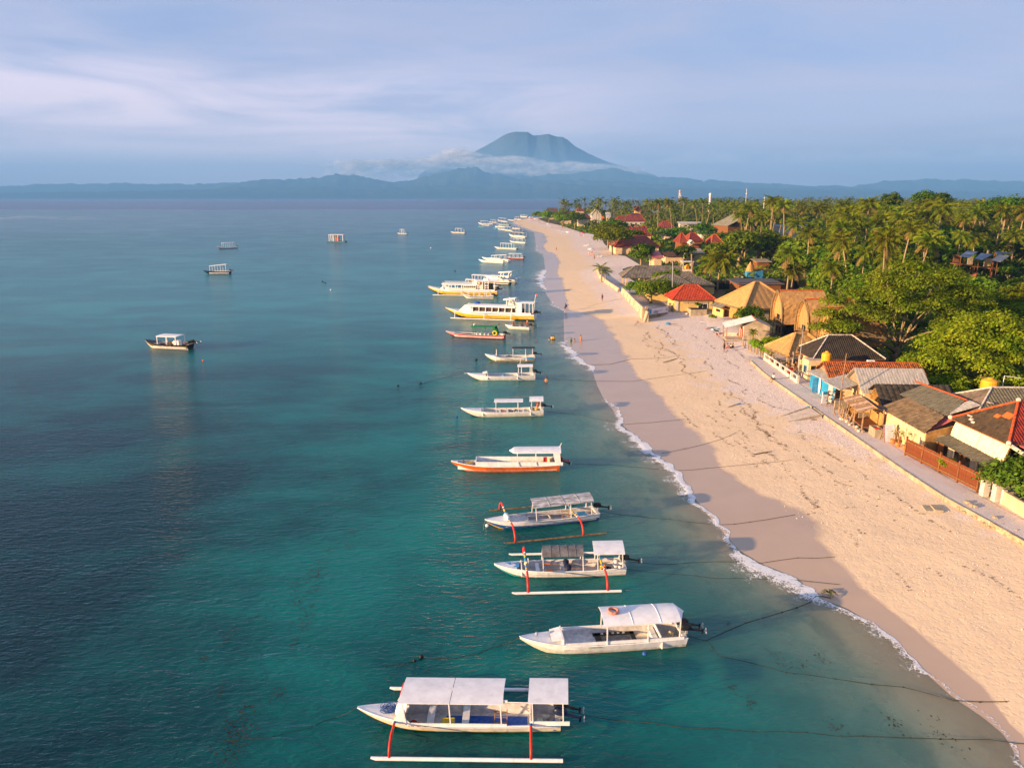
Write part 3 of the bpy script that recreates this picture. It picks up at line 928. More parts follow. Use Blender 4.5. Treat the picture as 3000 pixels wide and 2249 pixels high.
  if ribs:
   for i in range(ribs):
    x = lerp(x0, x1, (i + 1) / (ribs + 1))
    pts = [(x, yoff + (-1 + 2 * j / n) * yh, z + arch * (1 - (-1 + 2 * j / n) ** 2) + .004 + zslope * ((x - x0) / (x1 - x0) - .5)) for j in range(n + 1)]
    mb.tube(pts, 0.018, 5)
  mb.build(name, m, b.root)
  for x in posts:
   s = min(0.99, max(0.02, b.S(x)))
   for side in (-1, 1):
    yb = side * (b.beam(s) - 0.04)
    yt = yoff + side * (yh - 0.07)
    zr = z + slope * side - th * 0.5 + zslope * ((x - x0) / (x1 - x0) - 0.5) + arch * (1 - ((yh - .07) / yh) ** 2)
    pb = MB().beam((x, yb, b.sheer(s) - 0.02), (x + lean * side, yt, zr), postr * 2)
    pb.build('canopy_post', postm or WHITE, b.root)
 def bench(b, x, w=0.28, z=0.42, m=None):
  bb = b.beam(b.S(x)) - 0.10
  MB().box((x, 0, z), (w, bb * 2, 0.05)).box((x, 0, (z + b.zf) / 2 - 0.01), (w * 0.8, bb * 1.7, z - b.zf - 0.03)).build('bench', m or WHITE, b.root)
 def bulkhead(b, x, h, th=0.06, m=None):
  s = b.S(x)
  bb = b.beam(s) - 0.03
  zs = b.sheer(s)
  MB().box((x, 0, (b.zf + zs + h) / 2), (th, bb * 2, zs + h - b.zf)).build('bulkhead', m or WHITE, b.root)
 def motor(b, y=0.0, m=BLKP, scale=1.0, tilt=50):
  x = b.L / 2
  z = b.sheer(1) + 0.28
  k = scale
  body = MB()
  rows = []
  for i, (q, w_, h_) in enumerate([(-.34, .02, .02), (-.33, .13, .16), (-.15, .17, .2), (.12, .17, .19), (.28, .13, .14), (.30, .02, .02)]):
   ring = []
   for j in range(10):
    a = 2 * math.pi * j / 10
    ring.append((q * k, math.copysign(abs(math.cos(a)) ** .6, math.cos(a)) * w_ * k, math.copysign(abs(math.sin(a)) ** .6, math.sin(a)) * h_ * k))
   rows.append(ring)
  body.grid(rows, close=True)
  o = body.build('outboard_motor', m, b.root, smooth=True)
  o.location = (x + 0.02, y, z + 0.12)
  o.rotation_euler = (0, R(tilt - 55), 0)
  sh = MB().tube([(0.1, 0, -.1), (0.5 * k, 0, -.18), (0.95 * k, 0, -.26)], [0.09 * k, 0.07 * k, 0.05 * k], 8)
  sh.box((0.98 * k, 0, -.2 * k - .1), (.10, .03, .34 * k)).box((0.62 * k, 0, -.2), (0.2, .22 * k, .03))
  sh.build('motor_leg', m, o)
  if b.lod >= 1:
   pr = MB()
   for a in (90, 210, 330):
    pr.ball((1.16 * k, math.cos(R(a)) * .10, -.28 + math.sin(R(a)) * .10), .085, 6, 0, (.45, 1, 1))
   pr.build('propeller', STEEL, o)
  MB().box((x + .06, y, z - .10), (.10, .22, .34)).build('motor_bracket', STEEL, b.root)
 def outrigger(b, half, xs, x0, x1, fm=WHITE, segs=None, r=0.075, floatr=0.085, simple=False, high=0.95, xoff=0.0, shift=0.0, sides=(-1, 1), fz=0.13, base=0.12):
  for side in sides:
   so = shift if side > 0 else 0
   fb = MB().tube([(x0 + so, side * half, fz + .05), (x0 + .25 + so, side * half, fz), (x1 - .1 + so, side * half, fz), (x1 + so, side * half, fz)], [floatr * .6, floatr, floatr, floatr], 8)
   fb.build('outrigger_float', fm, b.root)
  if simple:
   for x in xs:
    for side in sides:
     z0 = b.sheer(b.S(x))
     MB().tube([(x, side * b.beam(b.S(x)) * .7, z0 + .05), (x, side * half * .9, z0 + .02), (x, side * half, fz)], r, 6).build('outrigger_arm', segs or WHITE, b.root)
   return
  for x in xs:
   z0 = b.sheer(b.S(x)) + base
   hb = b.beam(b.S(x))
   for side in sides:
    P = []
    n = 18
    for i in range(n + 1):
     f = i / n
     y = f * half
     if f < 0.62:
      z = lerp(z0, z0 + high * 0.30, (f / 0.62))
      yy = y
     else:
      a = (f - 0.62) / 0.38
      ang = a * math.pi * 0.5
      yy = half * 0.62 + math.sin(ang) * half * 0.38
      z = fz + (z0 + high * 0.30 - fz) * math.cos(ang) ** 0.75 if ang < math.pi / 2 - 1e-3 else fz
     P.append((x + so * 0 + xoff * f, side * yy, z))
    segs_ = segs or [(1.0, REDP)]
    mb = MB()
    last = 0
    mats = []
    f0 = 0.0
    for k, (f1, m_) in enumerate(segs_):
     i0, i1 = int(round(f0 * n)), int(round(f1 * n))
     pts = P[i0:i1 + 1]
     if len(pts) >= 2:
      if m_ not in mats:
       mats.append(m_)
      mb.tube(pts, r, 8, mats.index(m_))
     f0 = f1
    mb.build('outrigger_arm', mats, b.root, smooth=True)
 def text(b, body, x, t=0.62, size=0.24, m=REDP, side=-1):
  cu = bpy.data.curves.new('lettering', 'FONT')
  cu.body = body
  cu.size = size
  cu.extrude = 0.006
  cu.align_x = 'CENTER'
  to = bpy.data.objects.new('t', cu)
  scene.collection.objects.link(to)
  dg = bpy.context.evaluated_depsgraph_get()
  me = bpy.data.meshes.new_from_object(to.evaluated_get(dg))
  bpy.data.objects.remove(to)
  me.name = 'lettering'
  me.materials.clear()
  me.materials.append(m)
  o = bpy.data.objects.new('lettering', me)
  link(o, b.root)
  o['kind'] = 'stuff'
  s = b.S(x)
  z = lerp(b.keel(s), b.sheer(s), t)
  yy = b.beam(s) * (0.02 + 0.98 * t ** 0.42)
  o.location = (x, side * (yy + 0.05), z)
  o.rotation_euler = (R(78), 0, 0)
def put(o, loc, rz=0.0, label=None, cat=None, group=None):
 o.location = loc
 o.rotation_euler = (0, 0, rz)
 return tag(o, label, cat, group)
def coil(name, loc, r, m, label, n=7, seed=1, cat='rope', rr=0.014, flat=0.5):
 rnd = random.Random(seed)
 mb = MB()
 for k in range(n):
  cx, cy = rnd.uniform(-.3, .3) * r, rnd.uniform(-.3, .3) * r
  ra, rb, a0 = r * rnd.uniform(.45, 1), r * rnd.uniform(.3, .8), rnd.uniform(0, 3)
  mb.tube([(cx + ra * math.cos(q * .6 + a0), cy + rb * math.sin(q * .6 + a0), k * .014 + .02 * math.sin(q * 1.7)) for q in range(12)], rr, 5)
 o = mb.build(name, m)
 return put(o, loc, 0, label, cat)
def ring(name, loc, r, m, label, rr=0.07, rot=(0, 0, 0), cat='life ring', group=None):
 mb = MB()
 mb.tube([(r * math.cos(2 * math.pi * k / 24), r * math.sin(2 * math.pi * k / 24), 0) for k in range(25)], rr, 8, cap=False)
 o = mb.build(name, m, smooth=True)
 o.location = loc
 o.rotation_euler = rot
 return tag(o, label, cat, group)
AREDS = [(0.10, YELP), (0.26, SKYP), (0.38, YELP), (0.43, BLUP), (0.50, WHITE), (1.0, REDP)]
AYEL = [(0.30, YELP), (0.40, BLUP), (1.0, REDP)]
# ---- 1: nearest boat, white with two flat canopies and outriggers
def boat_one():
 b = Boat('outrigger_boat', at(1048, 2071, .9), at(1641, 2090, .66),
    'nearest white outrigger boat with two flat canopies and blue rope on its bow', B=1.7, zb=.92, zm=.60, zt=.66,
    colors=[(0, NAVY), (0.39, GRNP), (0.42, YELP), (0.485, CREAM), (0.735, DRED), (0.75, WHITE)], deck=.215, rise=.27)
 h = b.L / 2
 b.roof(-h + 2.22, -h + 4.65, .95, 1.92, arch=.05, th=.035, posts=(-h + 4.62,), slope=-.0, lean=.06)
 b.roof(-h + 4.68, -h + 7.15, .95, 1.92, arch=.05, th=.035, posts=(-h + 7.05,), lean=.06)
 b.roof(-h + 8.35, -h + 10.25, .92, 1.98, arch=.03, th=.035, posts=(-h + 8.55, -h + 10.0), lean=.05)
 mb = MB()
 rows = []
 for x, z, k in ((-h + 1.85, .88, .60), (-h + 2.0, 1.18, .64), (-h + 2.18, 1.5, .70), (-h + 2.32, 1.86, .78)):
  rows.append([(x + .30 * abs(y) ** 3, y * k * 1.1, z - .10 * abs(y) ** 3) for y in (-1.05, -.8, -.5, 0, .5, .8, 1.05)])
 mb.grid(rows)
 rows2 = [[(p[0] + .06, p[1] * .97, p[2] - .02) for p in r_] for r_ in rows]
 mb.grid(rows2)
 for side in (-1, 1):
  mb.slab([(-h + 1.8, side * .80, .66), (-h + 2.75, side * .84, .66), (-h + 2.5, side * .86, .95), (-h + 2.25, side * .85, 1.5)], .03)
 mb.build('windscreen_hood', WHITE, b.root, smooth=False)
 for x in (-h + 3.6, -h + 5.3):
  b.bench(x, .34, .5)
 for side in (-1, 1):
  MB().beam((-h + 2.5, side * .82, b.zm), (-h + 2.35, side * .92, 1.88), .07).build('canopy_post', WHITE, b.root)
  MB().box((-h + 5.0, side * .84, .67), (4.6, .05, .14)).build('side_coaming', WHITE, b.root)
  MB().box((-h + 9.35, side * .75, .74), (1.9, .06, .20)).build('side_coaming', WHITE, b.root)
 b.bulkhead(-h + 8.45, .18)
 b.outrigger(2.42, (-h + 1.95, -h + 8.45), -h + 1.1, -h + 8.0 + 1.9, WHITE, AYEL, r=.062, floatr=.09, high=.4, base=.02)
 b.motor(-.30, NAVY, 1.0, 62)
 b.motor(.25, BLKP, 1.0, 60)
 b.text('Mr BALI', -h + 3.05, .84, .27, DRED)
 MB().box((-h + 6.3, -.12, .19), (4.0, .95, .03)).build('floor_mat', BLUT, b.root)
 coil('rope_coil', b.w(-h + 1.55, 0, b.sheer(.14) + .06), .38, ROPEB, 'tangled blue rope coil on the bow of the nearest white boat', 12, 3)
 put(MB().box((0, 0, 0.13), (.62, .40, .26)).box((0, 0, .27), (.56, .34, .02)).build('crate', YELO), b.w(-h + 4.45, -.30, .205), b.rz + .03,
  'yellow plastic crate between the benches of the nearest white boat', 'crate')
 mb = MB()
 for k, (dx, dy) in enumerate(((0, .1), (.25, -.05), (.5, -.08), (.72, -.12), (.95, -.16))):
  mb.ball((dx, dy, .10), .17, 8, 0, (1.1, .8, .55))
 put(mb.build('life_jackets', mat('red_cloth', (.62, .03, .015), .8, .2, 6)), b.w(-h + 2.75, -.35, .20), b.rz, 'heap of red life jackets behind the hood of the nearest white boat', 'life jackets')
 mb = MB()
 for side in (-1, 1):
  mb.beam((side * .30, -.42, .0), (side * .30, .42, .55), .045)
 for k in range(4):
  f = (k + .5) / 4
  mb.beam((-.30, -.42 + .84 * f, .55 * f), (.30, -.42 + .84 * f, .55 * f), .04)
 put(mb.build('boarding_ladder', WOOD), b.w(-h + 7.0, -.25, .20), b.rz, 'small wooden ladder leaning in the middle of the nearest white boat', 'ladder')
 mb = MB().lathe([(.16, 0), (.17, .3), (.15, .42), (.05, .44)], n=10)
 put(mb.build('jerrycan', mat('clear_plastic', (.55, .52, .40), .4, .15, 5)), b.w(-h + 8.9, -.35, .18), 0, 'pale plastic can under the rear canopy of the nearest white boat', 'jerrycan')
 put(MB().lathe([(.17, 0), (.19, .25), (.17, .36), (.06, .38)], n=10).build('jerrycan', BLUT), b.w(-h + 9.6, -.42, .18), 0, 'blue fuel can beside the motors of the nearest white boat', 'jerrycan')
 put(MB().ball((0, 0, .16), .2, 8, 0, (1, .8, .9)).ball((.2, .1, .12), .16, 8, 0, (1, .9, .8)).build('white_sack', CREAM), b.w(-h + 9.1, .1, .18), 0,
  'pale sack under the rear canopy of the nearest white boat', 'sack')
# ---- 2: white boat, arched canopy with a life ring
def boat_two():
 b = Boat('motor_boat', at(1523, 1864, .98), at(2003, 1846, .74), 'all white motor boat with an arched rear canopy carrying a life ring', B=1.75, zb=.98, zm=.68, zt=.74,
    colors=[(0, CREAM), (0.50, CREAM), (0.57, WHITE)], deck=.26, rise=.25)
 h = b.L / 2
 b.roof(-h + 4.65, -h + 9.45, .98, 1.98, arch=.19, th=.035, tail=.55, posts=(-h + 4.85, -h + 7.2, -h + 9.05), ribs=2, lean=.05)
 mb = MB()
 k = b.beam(.25)
 mb.slab([(-h + 1.75, -.55, .98), (-h + 1.75, .55, .98), (-h + 2.35, .64, 1.06), (-h + 2.35, -.64, 1.06)][::-1], .05)
 mb.box((-h + 2.40, 0, .86), (.06, k * 1.9, .44))
 mb.build('foredeck_hatch', WHITE, b.root)
 for side in (-1, 1):
  MB().box((-h + 5.9, side * .80, .80), (6.8, .05, .18)).build('side_coaming', WHITE, b.root)
 MB().box((-h + 3.4, 0, .40), (2.0, 1.5, .06)).build('raised_floor', DECKG, b.root)
 mb = MB()
 mb.box((-h + 5.5, .52, .46), (2.4, .26, .04)).box((-h + 4.55, 0, .46), (.34, 1.3, .04)).box((-h + 6.6, 0, .46), (.26, 1.3, .04)).box((-h + 5.5, -.62, .46), (2.4, .1, .04))
 mb.build('well_frame', BLKP, b.root)
 for q in range(5):
  MB().lathe([(.085, 0), (.085, .02), (.05, .025)], (-h + 4.85 + q * .32, .52, .485), 10).build('cup_holder', STEEL, b.root)
 b.bench(-h + 7.75, .30, .62)
 b.bulkhead(-h + 8.05, .1)
 mb = MB()
 for q in (-.2, .2):
  mb.beam((-h + 7.0 + q, .78, .34), (-h + 6.95 + q, .86, 1.0), .03)
 for q in range(3):
  mb.beam((-h + 6.8, .80, .5 + q * .17), (-h + 7.2, .80, .5 + q * .17), .025)
 mb.build('ladder', WHITE, b.root)
 b.motor(-.25, BLKP, 1.05, 58)
 b.motor(.28, BLKP, 1.05, 58)
 b.text('KUPITURI', -h + 4.1, .84, .17, mat('faded_green', (.42, .45, .18), .6, .1, 3))
 ring('life_ring', b.w(-h + 5.35, 0.05, 2.26), .27, PALER, 'faded red life ring lying flat on the arched white canopy', .085)
 put(MB().ball((0, 0, .1), .11, 8).build('mooring_bit', STEEL), b.w(-h + .95, 0, 1.0), 0, 'small metal ball fitting on the bow of the all white boat', 'boat fitting')
 mb = MB().ball((0, 0, .28), .26, 9, 0, (.8, .9, 1.1)).ball((.15, .25, .2), .2, 8, 0, (.8, 1, .9))
 put(mb.build('canvas_bundle', mat('cream_canvas', (.62, .50, .30), .9, .15, 6, bump=.4)), b.w(-h + 8.75, .0, .18), 0, 'cream canvas bundle hanging by the motors of the all white boat', 'bundle')
 put(MB().ball((0, 0, 0), .13, 10).build('buoy', BLUT), (at(1888, 1914, 0.02)), 0, 'small blue buoy floating beside the all white boat', 'buoy')
# ---- 3: outrigger boat with grey tarpaulin
def boat_three():
 b = Boat('outrigger_boat', at(1448, 1652, .82), at(1830, 1647, .74), 'white outrigger boat with a sagging grey tarpaulin canopy and a white rear canopy', B=1.65, zb=.86, zm=.60, zt=.72,
    colors=[(0, TEAP), (0.36, ORGP), (0.41, WHITE), (0.64, DRED), (0.66, WHITE)], deck=.17, rise=.24)
 h = b.L / 2
 b.roof(-h + 3.25, -h + 6.05, .82, 1.72, m=TARPG, arch=.30, th=.02, posts=(-h + 3.3, -h + 6.0), ribs=4, lean=.06)
 b.roof(-h + 6.75, -h + 8.85, .88, 1.92, arch=.06, slope=.05, posts=(-h + 7.0, -h + 8.7), lean=.08)
 b.bulkhead(-h + 1.85, .12)
 for x in (-h + 2.95, -h + 4.65):
  b.bench(x, .26, .46)
 MB().box((-h + .95, .16, b.sheer(.1) + .02), (.42, .34, .02)).build('deck_hatch', SKYP, b.root)
 MB().box((-h + 1.45, 0, b.sheer(.15) + .03), (.48, .62, .02)).build('deck_hatch', SKYP, b.root)
 b.outrigger(2.62, (-h + 2.15, -h + 7.35), -h + 1.1, -h + 8.25, WHITE, AREDS, r=.075, floatr=.085, high=.9, base=.10)
 b.motor(.05, BLKP, 1.0, 56)
 MB().beam((-h + 2.05, .1, .7), (-h + 2.2, -.25, 1.05), .07).beam((-h + 2.35, .12, .72), (-h + 2.3, .1, 1.15), .07).build('bow_bitts', WHITE, b.root)
 for i, (dx, dy, col) in enumerate(((3.6, .28, 'far'), (3.75, -.55, 'near'))):
  mb = MB()
  mb.tube([(-.2, 0, .05), (3.1, .02 if i else -.25, .12)], .022, 6, 0)
  mb.box((.0, 0, .06), (.5, .2, .03), mi=1)
  put(mb.build('paddle', [WOOD, ORNG]), b.w(-h + dx, dy, .55), b.rz + (.04 if i == 0 else .03), 'long wooden oar with an orange blade on the %s side of the tarpaulin boat' % col, 'oar')
 for i, (dx, dy) in enumerate(((4.95, .35), (5.05, -.35))):
  put(MB().lathe([(.18, 0), (.21, .12), (.20, .30), (.10, .36)], n=12).build('bucket', NAVY), b.w(-h + dx, dy, .5), 0,
   'round dark bucket on the %s side below the grey tarpaulin' % ('far', 'near')[i], 'bucket')
 mb = MB()
 rnd = random.Random(8)
 for k in range(9):
  mb.ball((rnd.uniform(-.35, .35), rnd.uniform(-.4, .4), rnd.uniform(.1, .3)), rnd.uniform(.08, .16), 7, k % 3)
 put(mb.build('engine_box', [YELO, ORNG, BLKP]), b.w(-h + 7.7, 0, .2), 0, 'yellow and orange gear heaped under the white rear canopy', 'gear')
 put(MB().lathe([(.14, 0), (.17, .3), (.15, .6), (.06, .66)], n=10).lathe([(.2, 0), (.22, .25), (.12, .45)], (.4, -.05, 0), 10).build('fuel_drum', WHITE), b.w(-h + 8.35, .1, .3), 0,
  'white plastic drums at the stern of the tarpaulin boat', 'drum')
def boat_four():
 b = Boat('outrigger_boat', at(1421, 1523, .74), at(1749, 1492, .74), 'white outrigger boat with a mould-stained roof, brown bamboo floats and red arched arms', B=1.7, zb=.80, zm=.62, zt=.74,
    colors=[(0, YELP), (0.22, BLUP), (0.60, WHITE)], deck=.17, rise=.22)
 h = b.L / 2
 b.roof(-h + 3.75, -h + 8.65, .92, 1.85, m=MOULD, arch=.10, th=.04, posts=(-h + 3.95, -h + 6.75, -h + 8.45), ribs=3, zslope=.1, lean=.10)
 mb = MB().tube([(-h + 1.75, -.45, .80), (-h + 1.75, .45, .80)], .20, 12)
 mb.build('windscreen_roll', WHITE, b.root, smooth=True)
 MB().box((-h + 2.6, 0, .50), (1.5, 1.2, .05)).build('raised_floor', DECKG, b.root)
 mb = MB().box((-h + 4.3, .42, .52), (1.9, .10, .05)).box((-h + 4.3, -.42, .52), (1.9, .10, .05)).box((-h + 3.4, 0, .52), (.1, .9, .05)).box((-h + 5.2, 0, .52), (.1, .9, .05))
 mb.build('well_frame', CREAM, b.root)
 mb = MB()
 for q in (0, .55):
  mb.beam((-h + 6.15 + q, -.5, .2), (-h + 6.2 + q, .1, 1.0), .045)
 for q in range(4):
  mb.beam((-h + 6.15, -.45 + q * .15, .26 + q * .2), (-h + 6.72, -.45 + q * .15, .26 + q * .2), .04)
 mb.build('ladder', WOOD, b.root)
 MB().box((-h + 7.9, .1, .45), (.7, .8, .05)).build('stern_seat', SKYP, b.root)
 b.outrigger(2.95, (-h + 1.75, -h + 7.05), -h + .9, -h + 8.9, BAMB, AREDS, r=.075, floatr=.065, high=.9, base=.12)
 b.motor(0, BLKP, 1.0, 58)
 put(MB().ball((0, 0, .06), .15, 12).build('buoy', WHITE), at(1427, 1541, 0), 0, 'round white buoy below the bow of the mould-stained boat', 'buoy')
 MB().tube([(-h + .05, 0, .72), (-h - .12, -.1, .4), (-h - .18, -.25, 0)], .02, 5).build('bow_line', ROPEG, b.root)
def boat_five():
 b = Boat('motor_boat', at(1322, 1350, .92), at(1638, 1353, .74), 'long white and orange motor boat with a rounded white canopy over its stern half', B=1.75, zb=.95, zm=.62, zt=.74,
    colors=[(0, DRED), (0.10, ORGP), (0.93, WHITE)], deck=.06, rise=.22, sharp=.8)
 h = b.L / 2
 b.roof(-h + 5.55, -h + 10.35, .86, 2.02, arch=.10, th=.10, nose=.65, posts=(-h + 6.25, -h + 8.0), lean=.05)
 for side in (-1, 1):
  mb = MB()
  mb.slab([(-h + 2.35, side * .70, .60), (-h + 10.5, side * .74, .66), (-h + 10.5, side * .78, 1.0), (-h + 2.35, side * .74, 1.08)], .05)
  mb.build('side_coaming', WHITE, b.root)
  mb = MB()
  mb.slab([(-h + 9.75, side * .76, 1.0), (-h + 10.3, side * .76, 1.0), (-h + 10.2, side * .8, 1.98), (-h + 9.55, side * .8, 1.98)], .06)
  mb.build('canopy_post', WHITE, b.root)
 MB().box((-h + 2.35, 0, .84), (.07, 1.44, .5)).build('bulkhead', WHITE, b.root)
 MB().box((-h + 4.3, 0, .34), (3.8, 1.15, .04)).build('raised_floor', WHITE, b.root)
 for x in (-h + 3.75, -h + 5.1):
  MB().box((x, .1, .39), (.30, .34, .05)).box((x + .22, .1, .46), (.12, .36, .18)).build('seat_block', BLKP, b.root)
 MB().tube([(-h + 10.2, .3, 2.05), (-h + 10.45, .3, 2.55)], .03, 6).build('aerial', WHITE, b.root)
 mb = MB()
 for side in (-1, 1):
  mb.tube([(-h + 1.15, side * .38, .75), (-h + 1.15, side * .38, 1.05), (-h + 2.1, side * .5, 1.05), (-h + 2.1, side * .5, .7)], .02, 5)
 mb.tube([(-h + 1.15, -.38, 1.05), (-h + 1.15, .38, 1.05)], .02, 5)
 mb.build('bow_rail', mat('dark_blue_rail', (.03, .06, .12), .5, .1, 3), b.root)
 MB().tube([(-h + 6.3, .84, .98), (-h + 8.2, .84, .98)], .04, 6).build('rail', WOOD, b.root)
 coil('rope_coil', b.w(-h + 1.7, 0, .75), .30, mat('yellow_rope', (.5, .35, .12), .8, .2, 6), 'pale yellow rope coil in the bow of the orange boat', 8, 5)
 b.motor(-.25, BLKP, 1.0, 64)
 b.motor(.2, mat('red_cowl', (.5, .03, .02), .4, .1, 3), .9, 60)
 put(MB().box((0, 0, .25), (.34, .3, .5)).build('seat_box', REDP), b.w(-h + 8.9, .3, .6), 0, 'red box standing under the canopy of the orange boat', 'box')
 put(MB().lathe([(.2, 0), (.22, .22), (.16, .34)], n=10).build('bucket', mat('cyan_plastic', (.05, .38, .55), .5, .1, 4)), b.w(-h + 7.5, -.2, .3), 0, 'cyan tub amidships in the orange boat', 'tub')
 put(MB().box((0, 0, .12), (.7, .35, .24)).build('cool_box', mat('cyan_plastic2', (.08, .33, .42), .5, .1, 4)), b.w(-h + 8.95, -.35, .3), 0, 'turquoise cool box near the stern of the orange boat', 'cool box')
 put(MB().ball((0, 0, .3), .24, 9, 0, (.9, .8, 1.3)).build('canvas_bundle', mat('cream_canvas', (.62, .5, .3))), b.w(-h + 9.3, .1, .5), 0, 'cream bundle by the motors of the orange boat', 'bundle')
 b.text('Sentosa', -h + 4.35, .78, .24, mat('brown_letters', (.13, .07, .04), .6, .1, 3))
def boat_six():
 b = Boat('motor_boat', at(1350, 1194.5, 1.0), at(1591, 1196, .8), 'white motor boat with a flat midship canopy and a smaller raised canopy at the stern', B=1.8, zb=1.02, zm=.64, zt=.80,
    colors=[(0, NAVY), (0.30, WHITE), (0.33, CREAM), (0.7, WHITE)], deck=.25, rise=.24)
 h = b.L / 2
 b.roof(-h + 3.95, -h + 7.35, .72, 1.85, arch=.06, posts=(-h + 4.15, -h + 6.75), lean=.05)
 b.roof(-h + 8.1, -h + 9.75, .80, 2.0, arch=.08, slope=.08, posts=(-h + 8.35, -h + 9.4), lean=.06)
 for x in (-h + 4.6, -h + 5.5, -h + 6.5, -h + 7.4):
  b.bench(x, .22, .5)
 b.bulkhead(-h + 2.6, .06)
 b.bulkhead(-h + 8.2, .08)
 MB().tube([(-h + 4.2, .7, 1.92), (-h + 8.2, .75, 2.1)], .02, 5).build('roof_rail', WOOD, b.root)
 b.motor(.1, BLKP, 1.0, 52)
 put(MB().box((0, 0, .15), (.45, .4, .3)).build('engine_box', REDP), b.w(-h + 4.95, 0, .2), 0, 'red box under the midship canopy of the two-canopy boat', 'box')
 put(MB().box((0, 0, .15), (.5, .4, .3)).box((.55, .1, .3), (.22, .2, .35)).build('engine_box', BLKP), b.w(-h + 5.9, 0, .2), 0, 'black engine cover under the midship canopy of the two-canopy boat', 'engine')
 put(MB().box((0, 0, .12), (.8, .5, .24)).ball((.1, 0, .35), .22, 8).build('gear_heap', [YELO]), b.w(-h + 8.8, 0, .3), 0, 'yellow gear heaped below the raised stern canopy', 'gear')
 put(MB().lathe([(.12, 0), (.14, .7), (.12, .75)], n=8).build('helm_post', ORNG), b.w(-h + 9.1, .2, .9), 0, 'orange drum under the raised stern canopy', 'drum')
 put(MB().ball((0, 0, .02), .13, 8).ball((.03, .05, .1), .08, 6).build('buoy', BLUT), at(1338, 1222, 0), 0, 'blue buoy hanging ahead of the two-canopy boat', 'buoy')
 MB().tube([(-h + .03, 0, .98), (-h - .35, -.3, .4), (-h - .55, -.8, 0)], .022, 5).build('bow_line', BLUT, b.root)
def boat_seven():
 b = Boat('motor_boat', at(1370, 1093, .95), at(1567, 1094, .8), 'low white motor boat with a small stern canopy and a blue buoy amidships', B=1.9, zb=.98, zm=.66, zt=.80,
    colors=[(0, GRNP), (0.20, ORGP), (0.26, WHITE)], deck=.27, rise=.24)
 h = b.L / 2
 L = b.L
 b.roof(L * .24, L * .47, .82, 2.0, arch=.12, posts=(L * .255, L * .30, L * .43, L * .455), lean=.05)
 MB().slab([(-h + 2.1, -.5, 1.0), (-h + 2.75, -.6, 1.12), (-h + 2.75, .6, 1.12), (-h + 2.1, .5, 1.0)], .05).build('deck_hatch', WHITE, b.root)
 b.bulkhead(-h + 2.8, .3)
 b.bulkhead(L * .24, .1)
 MB().tube([(-h - .5, 0, .92), (-h + .3, 0, .96)], .035, 6).build('bowsprit', WHITE, b.root)
 MB().tube([(L * .28, .6, 2.0), (L * .29, .6, 2.9)], .03, 6).build('aerial', WHITE, b.root)
 b.motor(.1, BLKP, 1.0, 54)
 b.motor(-.35, BLKP, .8, 54)
 put(MB().ball((0, 0, .25), .27, 10).build('buoy', SKYP), b.w(0.3, 0, .2), 0, 'blue ball buoy lying amidships in the low white boat', 'buoy')
def boat_eight():
 b = Boat('outrigger_boat', at(1421, 1038, .9), at(1567, 1041, .72), 'white outrigger boat with a dark roof on thin posts and a blue stern panel', B=1.7, zb=.98, zm=.58, zt=.7,
    colors=[(0, GRNP), (0.24, CREAM), (0.6, WHITE)], deck=.2, rise=.22)
 L, h = b.L, b.L / 2
 b.roof(L * .05, L * .5, .72, 2.0, m=mat('dark_roof', (.045, .04, .045), .7, .3, 4), arch=.05, posts=(L * .06, L * .31, L * .45), lean=.03)
 b.outrigger(1.8, (-L * .28, L * .32), -L * .42, L * .47, BAMB, WHITE, simple=True, r=.06)
 MB().box((L * .38, -.83, .36), (L * .18, .04, .30)).build('side_panel', SKYP, b.root)
 MB().tube([(-L * .27, 0, .6), (-L * .27, 0, 1.7)], .06, 6).build('mast_stub', WHITE, b.root)
 b.motor(0, BLKP, 1.0, 48)
 MB().box((-L * .02, 0, .5), (1.1, .8, .18)).build('seat_cover', BLKP, b.root)
def boat_red():
 b = Boat('motor_boat', at(1306, 970, .95), at(1479, 980, .78), 'dark red motor boat with a white stripe and a green canopy', B=2.0, zb=1.0, zm=.66, zt=.78,
    colors=[(0, BLKP), (0.30, DRED), (0.48, REDP), (0.60, WHITE), (0.70, REDP), (0.86, DRED)], trim=mat('pale_deck', (.6, .58, .6), .5, .1, 2), deck=.16, rise=.24)
 L, h = b.L, b.L / 2
 b.roof(-L * .08, L * .33, .85, 2.15, m=GRNP, arch=.16, th=.10, posts=(-L * .01, L * .155), nose=.5, postm=GRNP, postr=.05, zslope=.12)
 MB().slab([(L * .26, -.85, 2.1), (L * .40, -.75, 2.65), (L * .40, .75, 2.65), (L * .26, .85, 2.1)], .10).build('roof_spoiler', GRNP, b.root)
 for side in (-1, 1):
  MB().slab([(L * .33, side * .86, .66), (L * .40, side * .86, .7), (L * .34, side * .83, 2.3), (L * .31, side * .83, 2.1)], .07).build('canopy_post', GRNP, b.root)
 for k in range(4):
  MB().box((L * (.04 + .065 * k), 0, .62), (.14, 1.3, .7)).build('bench', WHITE, b.root)
 MB().box((-L * .15, 0, .6), (1.9, .9, .14)).build('deck_cushion', NAVY, b.root)
 b.motor(-.3, BLKP, 1.0, 52)
 b.motor(.3, BLKP, 1.0, 52)
 b.text('333 paradise', L * .06, .545, .30, WHITE)
 ring('life_ring', b.w(L * .355, -.98, 1.15), .36, YELO, 'yellow life ring hung on the stern of the dark red boat', .10, (R(90), 0, b.rz))
 for side in (-1, 1):
  MB().tube([(-L * .015, side * .2, 2.25), (-L * .005, side * .2, 2.6)], .09, 6).build('roof_light', WHITE, b.root)
